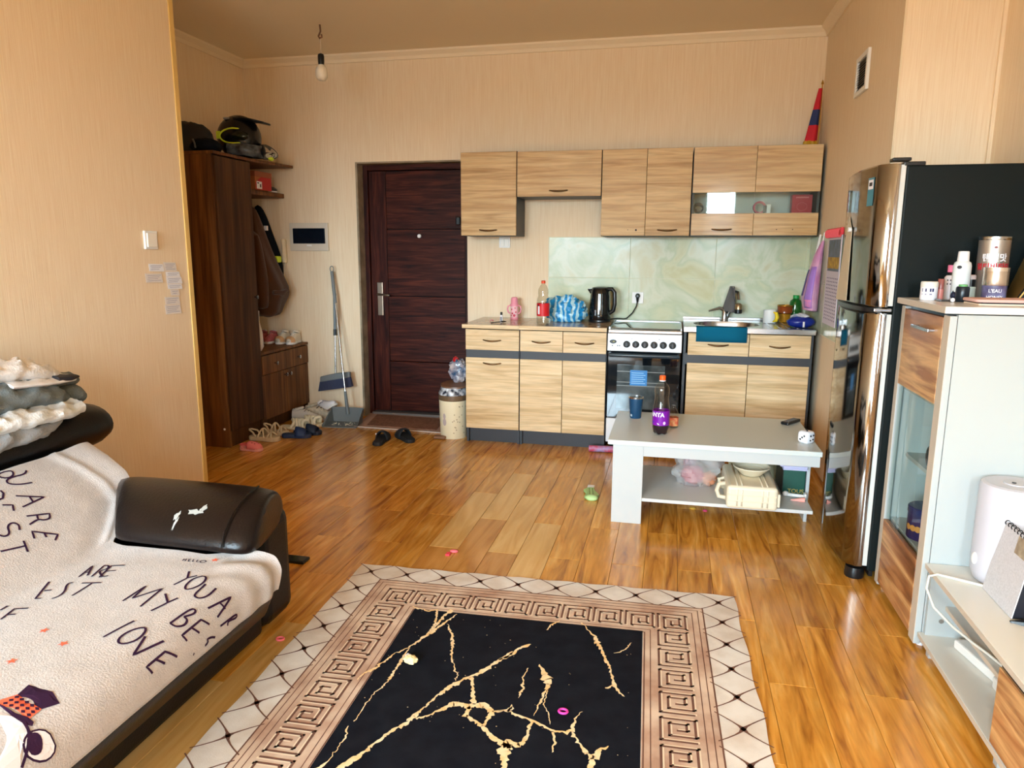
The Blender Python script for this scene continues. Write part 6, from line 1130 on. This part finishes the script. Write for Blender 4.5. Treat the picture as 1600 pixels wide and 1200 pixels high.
# ------------------------------------------------------------------ sofa
t = sofa = thing('sofa', 'black leather sofa with a padded far arm and rolled headrest', 'sofa', (-1.95, 1.5, 0)); SY_, EY = .35, 2.275
part('base', G().box(-2.50, -1.338, SY_, 2.06, .03, .20), LEATHER, t, bev=.02, seg=3); part('arm_panel', G().box(-2.45, -1.335, 2.064, EY, .025, .435), LEATHER, t, bev=.05, seg=4)
def extr(poly, ys): return G().loft([[(cxp + (x - cxp) * k, y, czp + (z - czp) * k) for x, z in poly] for y, k in ys for cxp, czp in [(sum(p[0] for p in poly) / len(poly), sum(p[1] for p in poly) / len(poly))]])
part('seat_cushion', extr([(-1.82, .370), (-1.66, .372), (-1.5, .381), (-1.32, .376), (-1.26, .358), (-1.230, .325), (-1.222, .24), (-1.25, .175), (-1.33, .14), (-1.80, .14)], ((SY_, 1), (1.93, 1), (1.955, .97), (1.965, .9))), LEATHB, t)
part('back_cushion', extr([(-1.80, .372), (-1.82, .400), (-1.96, .495), (-2.135, .608), (-2.2, .63), (-2.42, .62), (-2.50, .5), (-2.48, .2), (-1.86, .2)], ((SY_, 1), (2.10, 1), (2.17, .95), (2.20, .85))), LEATHER, t)
part('headrest', G().loft([[(-2.285 + .145 * k * math.cos(a), y, .658 + .092 * k * math.sin(a)) for a in [q * PI / 12 for q in range(24)]] for y, k in ((SY_, 1), (2.28, 1), (2.34, .95), (2.385, .82), (2.415, .6), (2.428, .25))]), LEATHER, t)
SEC = [(1.862, .400), (1.858, .430), (1.885, .472), (1.95, .510), (2.05, .535), (2.15, .532), (2.235, .503), (2.275, .455), (2.272, .405), (2.2, .385), (2.0, .388)]
cyp, czp = 2.07, .455
ap = part('arm_pillow', G().loft([[(x + sh * (2.07 - y), cyp + (y - cyp) * k, czp + (z - czp) * (.6 + .4 * k) + dz) for y, z in SEC] for x, k, sh, dz in ((-1.90, .7, .6, 0), (-1.87, .95, .6, 0), (-1.80, 1, .5, .002), (-1.62, 1, .2, 0), (-1.45, 1, .1, 0), (-1.36, .99, .15, -.004), (-1.325, .95, .18, -.008), (-1.305, .84, .2, -.010), (-1.298, .6, .2, -.010))]), LEATHB, t, sub=1)
part('pillow_seam', G().tube([(-1.37 + .15 * (2.07 - y), y, z + .001) for y, z in SEC[1:6]], .003, 6), LEATHER, ap)
TORN = mat('torn_lining', (176, 178, 174), .8); tg = G()
TORN_AT = ((-1.49, 1.945, .026, .010), (-1.47, 1.965, .010, .016), (-1.54, 1.925, .008, .016), (-1.53, 1.90, .004, .018))
for x, y, rx, ry in TORN_AT:
    R_ = [(x + rx * q * (1 + .35 * math.sin(3 * a + x * 50)) * math.cos(a), y + ry * q * (1 + .3 * math.sin(5 * a)) * math.sin(a)) for q in (.5, 1) for a in [k * PI / 6 for k in range(12)]]
    tg.add([(x, y, .53)] + [(p, r, .53) for p, r in R_], [(0, 1 + i, 1 + (i + 1) % 12) for i in range(12)] + [(1 + i, 13 + i, 13 + (i + 1) % 12, 1 + (i + 1) % 12) for i in range(12)])
tp_ = part('torn_patches', tg, TORN, ap); tp_['kind'] = 'stuff'; sw = tp_.modifiers.new('wrap', 'SHRINKWRAP'); sw.target = ap; sw.wrap_method = 'PROJECT'; sw.use_project_z = True; sw.use_negative_direction = True; sw.use_positive_direction = True; sw.wrap_mode = 'ABOVE_SURFACE'; sw.offset = .0012
for x, y in ((-1.42, 2.2), (-2.4, 2.2), (-1.42, .5)): part('foot', G().box(x - .03, x + .03, y - .03, y + .03, 0, .035), BLACK, t)

# throw over seat and back
PROF = [(-2.13, .63), (-1.95, .515), (-1.80, .41), (-1.765, .387), (-1.70, .385), (-1.5, .395), (-1.32, .39), (-1.25, .375), (-1.212, .345), (-1.20, .31), (-1.197, .20)]
ACC = [0]
for a, b in zip(PROF, PROF[1:]): ACC.append(ACC[-1] + math.hypot(b[0] - a[0], b[1] - a[1]))
def prof(s):
    s = max(0, min(ACC[-1] - 1e-6, s)); i = max(k for k in range(len(ACC) - 1) if ACC[k] <= s); k = (s - ACC[i]) / (ACC[i + 1] - ACC[i]); a, b = PROF[i], PROF[i + 1]
    return a[0] + (b[0] - a[0]) * k, a[1] + (b[1] - a[1]) * k
def prof_s(s):      # rounded
    xs = [prof(s + d) for d in (-.02, -.01, 0, .01, .02)]; return sum(p[0] for p in xs) / 5, sum(p[1] for p in xs) / 5
YF = [(0, 2.20), (.10, 2.205), (.20, 2.19), (.29, 2.14), (.36, 2.03), (.44, 1.885), (.5, 1.872), (.80, 1.872), (.90, 1.925), (.98, 1.975), (1.03, 1.97), (1.085, 1.945)]
def yfar(s):
    for (a, ya), (b, yb) in zip(YF, YF[1:]):
        if s <= b: return ya + (yb - ya) * (s - a) / (b - a)
    return YF[-1][1]
def throw_pt(s, y, off=0):
    x, z = prof_s(s); x2, z2 = prof_s(s + .004); x1, z1 = prof_s(s - .004); tx_, tz_ = x2 - x1, z2 - z1; L = math.hypot(tx_, tz_) or 1; nx, nz = -tz_ / L, tx_ / L
    if nz < 0 and abs(nz) > .3: nx, nz = -nx, -nz
    d = yfar(s) - y; e = math.exp(-max(0, d) / .09)
    wv = .0022 * noise.noise(Vector((x * 9, y * 9, z * 9))) + .012 * e * math.sin(26 * d + 4 * s) * (1 if s < .42 else .45) + .004 * e + (.012 * e * math.sin(60 * d + 9 * s) if s > .88 else 0)
    fold = .008 * math.exp(-((d - .05 - .25 * abs(s - .42)) / .018) ** 2) if s < .42 else 0
    return Vector((x, y, z)) + Vector((nx, 0, nz)) * (wv + fold + off)
g = G(); NS, NY = 110, 80; SMAX = 1.085
g.grid(lambda u, v: tuple(throw_pt(u * SMAX, .70 + (yfar(u * SMAX) - .70) * (1 - (1 - v) ** 1.6))), NS, NY)
o_ = G(); o_.v = [(p[0] + 1.6, p[1] - 1.5, p[2] - .2) for p in g.v]; o_.f = g.f; o_.sm = g.sm
throw = part('throw', o_, THROW, None, solid=.004); throw.modifiers[0].offset = 0; throw.location = (-1.6, 1.5, .2)
tag(throw, 'pale mauve velour throw with dark lettering and a bear print over the sofa', 'throw')
def on_throw(name, polys, mt, off, closed=True):
    g = G()
    for pl in polys: 
        P = [throw_pt(s, y, off) for s, y in pl]; c = sum(P, Vector()) / len(P); n = len(P)
        # fan with midpoints so that the patch follows the cloth
        cs = (sum(p[0] for p in pl) / n, sum(p[1] for p in pl) / n); R = [[throw_pt(cs[0] + (s - cs[0]) * k, cs[1] + (y - cs[1]) * k, off) for s, y in pl] for k in (.33, .66, 1)]
        vs = [throw_pt(*cs, off)] + [p for r in R for p in r]; fs = [(0, 1 + i, 1 + (i + 1) % n) for i in range(n)]
        for q in range(2): fs += [(1 + q * n + i, 1 + (q + 1) * n + i, 1 + (q + 1) * n + (i + 1) % n, 1 + q * n + (i + 1) % n) for i in range(n)]
        g.add(vs, fs)
    return part(name, g, mt, throw)
def soften(ln):
    """round the gentle bends of a pen stroke, keep its sharp corners"""
    for _ in range(2):
        out = [ln[0]]
        for a, b, c in zip(ln, ln[1:], ln[2:]):
            u, v = (b[0] - a[0], b[1] - a[1]), (c[0] - b[0], c[1] - b[1]); lu, lv = math.hypot(*u) or 1, math.hypot(*v) or 1
            if (u[0] * v[0] + u[1] * v[1]) / (lu * lv) > -.25 and len(ln) > 4: out += [(b[0] - u[0] * .25, b[1] - u[1] * .25), (b[0] + v[0] * .25, b[1] + v[1] * .25)]
            else: out.append(b)
        ln = out + [ln[-1]]
    return ln
def strokes(name, lines, w, mt, off):
    g = G()
    for ln in lines:
        P = []; ln = soften(ln)
        for (a, ya), (b, yb) in zip(ln, ln[1:]):
            n = max(1, int(math.hypot(b - a, yb - ya) / .006)); P += [(a + (b - a) * i / n, ya + (yb - ya) * i / n) for i in range(n)]
        P.append(ln[-1])
        for i in range(len(P)):
            p0, p1 = P[max(i - 1, 0)], P[min(i + 1, len(P) - 1)]; ds, dy = p1[0] - p0[0], p1[1] - p0[1]; L = math.hypot(ds, dy) or 1; q = (-dy / L * w / 2, ds / L * w / 2)
            g.v.append(tuple(throw_pt(P[i][0] + q[0], P[i][1] + q[1], off))); g.v.append(tuple(throw_pt(P[i][0] - q[0], P[i][1] - q[1], off)))
            if i: k = len(g.v) - 4; g.f.append((k, k + 1, k + 3, k + 2)); g.sm.append(True)
    return part(name, g, mt, throw)
TXT = [[(0.827,1.752),(0.849,1.714)],[(0.867,1.734),(0.849,1.714),(0.838,1.668)],[(0.882,1.739),(0.892,1.74),(0.905,1.719),(0.906,1.687),(0.894,1.658),(0.882,1.657),(0.871,1.677),(0.866,1.713),(0.882,1.739)],[(0.949,1.706),(0.955,1.663),(0.947,1.635),(0.931,1.633),(0.922,1.647),(0.915,1.705)],[(0.983,1.624),(0.997,1.717),(1.019,1.633)],[(0.99,1.669),(1.014,1.673)],[(1.046,1.634),(1.047,1.712),(1.06,1.709),(1.048,1.667),(1.06,1.663)],[(1.021,1.596),(0.996,1.579),(0.998,1.499),(1.018,1.503)],[(0.996,1.537),(1.022,1.552)],[(1.064,1.606),(1.054,1.589),(1.052,1.573),(1.061,1.576),(1.064,1.561)],[(1.06,1.513),(1.063,1.516)],[(0.755,1.826),(0.758,1.813)],[(0.762,1.828),(0.767,1.813)],[(0.757,1.819),(0.765,1.82)],[(0.776,1.831),(0.77,1.829),(0.777,1.814),(0.782,1.816)],[(0.774,1.822),(0.778,1.823)],[(0.784,1.832),(0.79,1.817),(0.795,1.818)],[(0.798,1.833),(0.803,1.818),(0.81,1.82)],[(0.814,1.834),(0.81,1.825),(0.818,1.818),(0.827,1.821),(0.83,1.83),(0.822,1.836),(0.814,1.834)],[(0.771,1.548),(0.77,1.639),(0.786,1.567),(0.823,1.639),(0.837,1.535)],[(0.851,1.616),(0.889,1.577)],[(0.898,1.607),(0.889,1.577),(0.878,1.525)],[(0.953,1.503),(0.954,1.585),(0.966,1.592),(0.973,1.577),(0.962,1.547)],[(0.962,1.547),(0.975,1.547),(0.982,1.525),(0.97,1.503),(0.953,1.503)],[(0.874,1.468),(0.858,1.381)],[(0.918,1.454),(0.929,1.443),(0.936,1.408),(0.925,1.38),(0.908,1.373),(0.895,1.388),(0.894,1.417),(0.905,1.445),(0.918,1.454)],[(0.941,1.426),(0.963,1.358),(0.981,1.446)],[(1.035,1.456),(1.004,1.429),(1.006,1.362),(1.028,1.369)],[(1.006,1.395),(1.028,1.413)],[(0.527,1.655),(0.505,1.731),(0.546,1.668)],[(0.518,1.685),(0.532,1.691)],[(0.565,1.663),(0.54,1.74),(0.559,1.739),(0.571,1.718),(0.556,1.699),(0.596,1.67)],[(0.607,1.748),(0.566,1.739),(0.592,1.663),(0.612,1.675)],[(0.579,1.701),(0.608,1.711)],[(0.528,1.523),(0.514,1.518),(0.469,1.609)],[(0.5,1.561),(0.516,1.57)],[(0.541,1.62),(0.53,1.616),(0.538,1.598),(0.562,1.57),(0.57,1.541),(0.561,1.525)],[(0.57,1.621),(0.627,1.632)],[(0.601,1.628),(0.606,1.548)],[(0.479,1.441),(0.477,1.466)],[(0.526,1.401),(0.509,1.457),(0.545,1.466)],[(0.521,1.426),(0.541,1.431)],[(0.014,1.846),(0.021,1.869),(0.041,1.859),(0.046,1.833),(0.032,1.817),(0.016,1.817),(0.014,1.846)],[(0.04,1.907),(0.053,1.89),(0.047,1.846),(0.051,1.822),(0.068,1.814),(0.087,1.84),(0.096,1.88)],[(0.124,1.794),(0.168,1.862),(0.174,1.775)],[(0.144,1.826),(0.172,1.817)],[(0.212,1.756),(0.236,1.82),(0.254,1.807),(0.251,1.785),(0.238,1.775),(0.245,1.738)],[(0.238,1.775),(0.224,1.784)],[(0.298,1.71),(0.271,1.725),(0.319,1.777),(0.334,1.754)],[(0.294,1.749),(0.311,1.742)],[(0.083,1.774),(0.098,1.772),(0.115,1.755),(0.116,1.739)],[(0.139,1.734),(0.153,1.758),(0.175,1.743)],[(0.249,1.7),(0.229,1.714),(0.213,1.704),(0.219,1.682),(0.248,1.668),(0.25,1.647),(0.236,1.64)],[(0.289,1.679),(0.331,1.658)],[(0.308,1.669),(0.291,1.6)]]
STARS = [(0.696,1.368),(0.79,1.33),(0.738,1.237),(0.848,1.847),(0.63,1.896)]
CROWN = [(0.85,1.174),(0.913,1.173),(0.951,1.154),(0.935,1.123),(0.857,1.139)]
HATBAND = [(0.857,1.139),(0.935,1.123),(0.937,1.092),(0.851,1.102),(0.835,1.108)]
BRIM = [(0.841,1.103),(0.904,1.081),(0.94,1.075),(0.956,1.08),(0.95,1.089),(0.931,1.093),(0.895,1.09),(0.851,1.102)]
FACE = [(0.847,1.088),(0.904,1.081),(0.936,1.079),(0.962,1.067),(0.986,1.042),(1.01,1.01),(0.989,0.955)]
FACELINE = [(0.932,1.08),(0.96,1.068),(0.974,1.055),(0.986,1.042),(1.01,1.01)]
EAR = [(1.019,1.088),(1.029,1.08),(1.033,1.069),(1.032,1.057),(1.025,1.044),(1.014,1.034),(1.001,1.029),(0.988,1.031),(0.976,1.038),(0.967,1.049),(0.962,1.061),(0.963,1.073),(0.969,1.084),(0.979,1.091),(0.992,1.093),(1.006,1.09)]
PUP = [(0.999,1.067),(1.006,1.061),(1.01,1.055),(1.01,1.048),(1.007,1.042),(1.002,1.038),(0.994,1.038),(0.986,1.04),(0.978,1.046),(0.972,1.052),(0.968,1.06),(0.967,1.067),(0.97,1.072),(0.975,1.075),(0.983,1.075),(0.991,1.072)]
SMALL = TXT[11:19]; BIG = TXT[:11] + TXT[19:]
stuff(strokes('lettering', [l for l in BIG if len(l) > 1], .0062, INK, .0038)); stuff(strokes('small_lettering', [l for l in SMALL if len(l) > 1], .0032, INK, .0038))
for s, y in STARS: on_throw('star', [[(s + (.013 if k % 2 else .0055) * math.cos(k * PI / 5 + s * 9), y + (.013 if k % 2 else .0055) * math.sin(k * PI / 5 + s * 9)) for k in range(10)]], CORAL, .0038)
WP = mat('print_white', (226, 220, 222), .9)
on_throw('bear_face', [FACE], WP, .0036); on_throw('bear_ear', [EAR], INK, .0036); ec = (sum(p[0] for p in EAR) / 16, sum(p[1] for p in EAR) / 16)
on_throw('bear_ear_white', [[(ec[0] + (s - ec[0]) * .87, ec[1] + (y - ec[1]) * .87) for s, y in EAR]], WP, .0042); on_throw('bear_ear_inside', [PUP], INK, .0048); strokes('bear_outline', [FACELINE], .006, INK, .005)
on_throw('hat_crown', [CROWN], INK, .0036); on_throw('hat_band', [HATBAND], CORAL, .0038); on_throw('hat_brim', [BRIM], INK, .0044)
dm = []
a0, a1, b1, b0 = HATBAND[0], HATBAND[1], HATBAND[2], HATBAND[3]
for i in range(5):
    for j in range(3):
        u, v = (i + .5) / 5, (j + .5) / 3; top = (a0[0] + (a1[0] - a0[0]) * u, a0[1] + (a1[1] - a0[1]) * u); bot = (b0[0] + (b1[0] - b0[0]) * u, b0[1] + (b1[1] - b0[1]) * u); c = (top[0] + (bot[0] - top[0]) * v, top[1] + (bot[1] - top[1]) * v)
        eu = ((a1[0] - a0[0]) / 5 * .42, (a1[1] - a0[1]) / 5 * .42); ev = ((bot[0] - top[0]) / 3 * .42, (bot[1] - top[1]) / 3 * .42); dm.append([(c[0] + eu[0], c[1] + eu[1]), (c[0] + ev[0], c[1] + ev[1]), (c[0] - eu[0], c[1] - eu[1]), (c[0] - ev[0], c[1] - ev[1])])
stuff(on_throw('hat_diamonds', dm, INK, .0046))

# clothes heaped on the headrest
def heap(rows, seed, n=72, amp=.014, step=.016):
    """rows: (y, cx, cz, rx, rz) along the headrest, interpolated into a creased roll of cloth"""
    R = []
    for r0_, r1_ in zip(rows, rows[1:]):
        k = max(2, int((r1_[0] - r0_[0]) / step)); R += [tuple(p + (q - p) * i / k for p, q in zip(r0_, r1_)) for i in range(k)]
    R.append(rows[-1]); rings = []
    for y, cx_, cz_, rx, rz_ in R:
        ring = []
        for i in range(n):
            a = 2 * PI * i / n; x, z = cx_ + rx * math.cos(a), cz_ + rz_ * math.sin(a)
            q = Vector((x * 9 + seed * 3.1, y * 13, z * 16)); f = (1 - 2 * abs(noise.noise(q))) * .7 + .5 * noise.noise(q * 2.3) + .25 * (1 - 2 * abs(noise.noise(q * 3.7)))
            d = amp * min(1, 2.2 * rz_ / .04) * (f - .25); ring.append((x + d * math.cos(a) * .6, y + .010 * noise.noise(Vector((x * 20, z * 30, seed))), z + d * math.sin(a) + d * .25))
        rings.append(ring)
    return G().loft(rings)
CG = 'clothes heaped on the sofa headrest'
t = thing('grey_sweatshirt', 'dark grey sweatshirt in the middle of the clothes heap, sleeves towards the wall end', 'sweatshirt', (-2.29, 2.0, .75), 0, CG)
part('body', heap([(1.5, -2.28, .838, .14, .06), (1.9, -2.28, .838, .145, .062), (2.05, -2.28, .832, .14, .06), (2.15, -2.28, .815, .12, .05), (2.22, -2.285, .80, .08, .03)], 1, amp=.022), GREYF, t)
part('upper_sleeve', heap([(2.0, -2.30, .862, .05, .03), (2.15, -2.30, .862, .05, .026), (2.24, -2.30, .848, .045, .024), (2.315, -2.30, .842, .042, .024), (2.335, -2.30, .842, .035, .018)], 2), GREYF, t); part('lower_sleeve', heap([(2.0, -2.28, .79, .06, .035), (2.15, -2.28, .785, .06, .033), (2.25, -2.28, .782, .055, .035), (2.325, -2.28, .785, .052, .037), (2.34, -2.28, .785, .045, .03)], 3), GREYF, t)
part('cuff_seam', G().tube([(-2.28 + .058 * math.cos(a), 2.255, .782 + .037 * math.sin(a)) for a in [k * PI / 8 for k in range(16)]], .004, 6, True), GREYF, t)
t = thing('white_sweatshirt', 'white sweatshirt with a dark patch, topmost of the clothes heap', 'sweatshirt', (-2.28, 2.0, .87), 0, CG)
part('body', heap([(1.5, -2.28, .93, .10, .035), (1.85, -2.28, .93, .105, .04), (2.0, -2.275, .925, .10, .042), (2.12, -2.27, .905, .09, .036), (2.2, -2.265, .883, .07, .018)], 4, amp=.018), WHITEF, t); part('lower_fold', heap([(1.95, -2.26, .885, .11, .014), (2.1, -2.255, .872, .11, .013), (2.22, -2.25, .865, .09, .010), (2.265, -2.25, .868, .05, .006)], 5), WHITEF, t)
part('dark_patch', heap([(2.14, -2.19, .876, .035, .011), (2.20, -2.185, .874, .035, .011), (2.24, -2.19, .874, .028, .007)], 6), mat('patch_black', (36, 34, 40), .6), t)
t = thing('white_tshirt', 'crumpled white T-shirt under the grey sweatshirt on the headrest', 'T-shirt', (-2.25, 2.0, .74), 0, CG)
part('body', heap([(1.5, -2.23, .765, .12, .028), (1.9, -2.225, .768, .125, .030), (2.05, -2.22, .764, .12, .028), (2.16, -2.215, .758, .10, .026), (2.225, -2.21, .752, .07, .018), (2.24, -2.21, .752, .04, .010)], 7, amp=.026), mat('white_cotton_cool', (222, 224, 224), .95, bump=.3, bscale=140), t)
t = thing('grey_jogger', 'light grey cotton garment hanging lowest over the headrest front', 'trousers', (-2.17, 1.9, .66), 0, CG)
part('body', heap([(1.5, -2.18, .72, .05, .04), (1.85, -2.17, .72, .05, .042), (2.0, -2.165, .718, .045, .035), (2.09, -2.17, .722, .035, .025), (2.13, -2.17, .73, .02, .012)], 8, amp=.018), mat('light_grey_cotton', (150, 150, 150), .95, bump=.3, bscale=160), t)
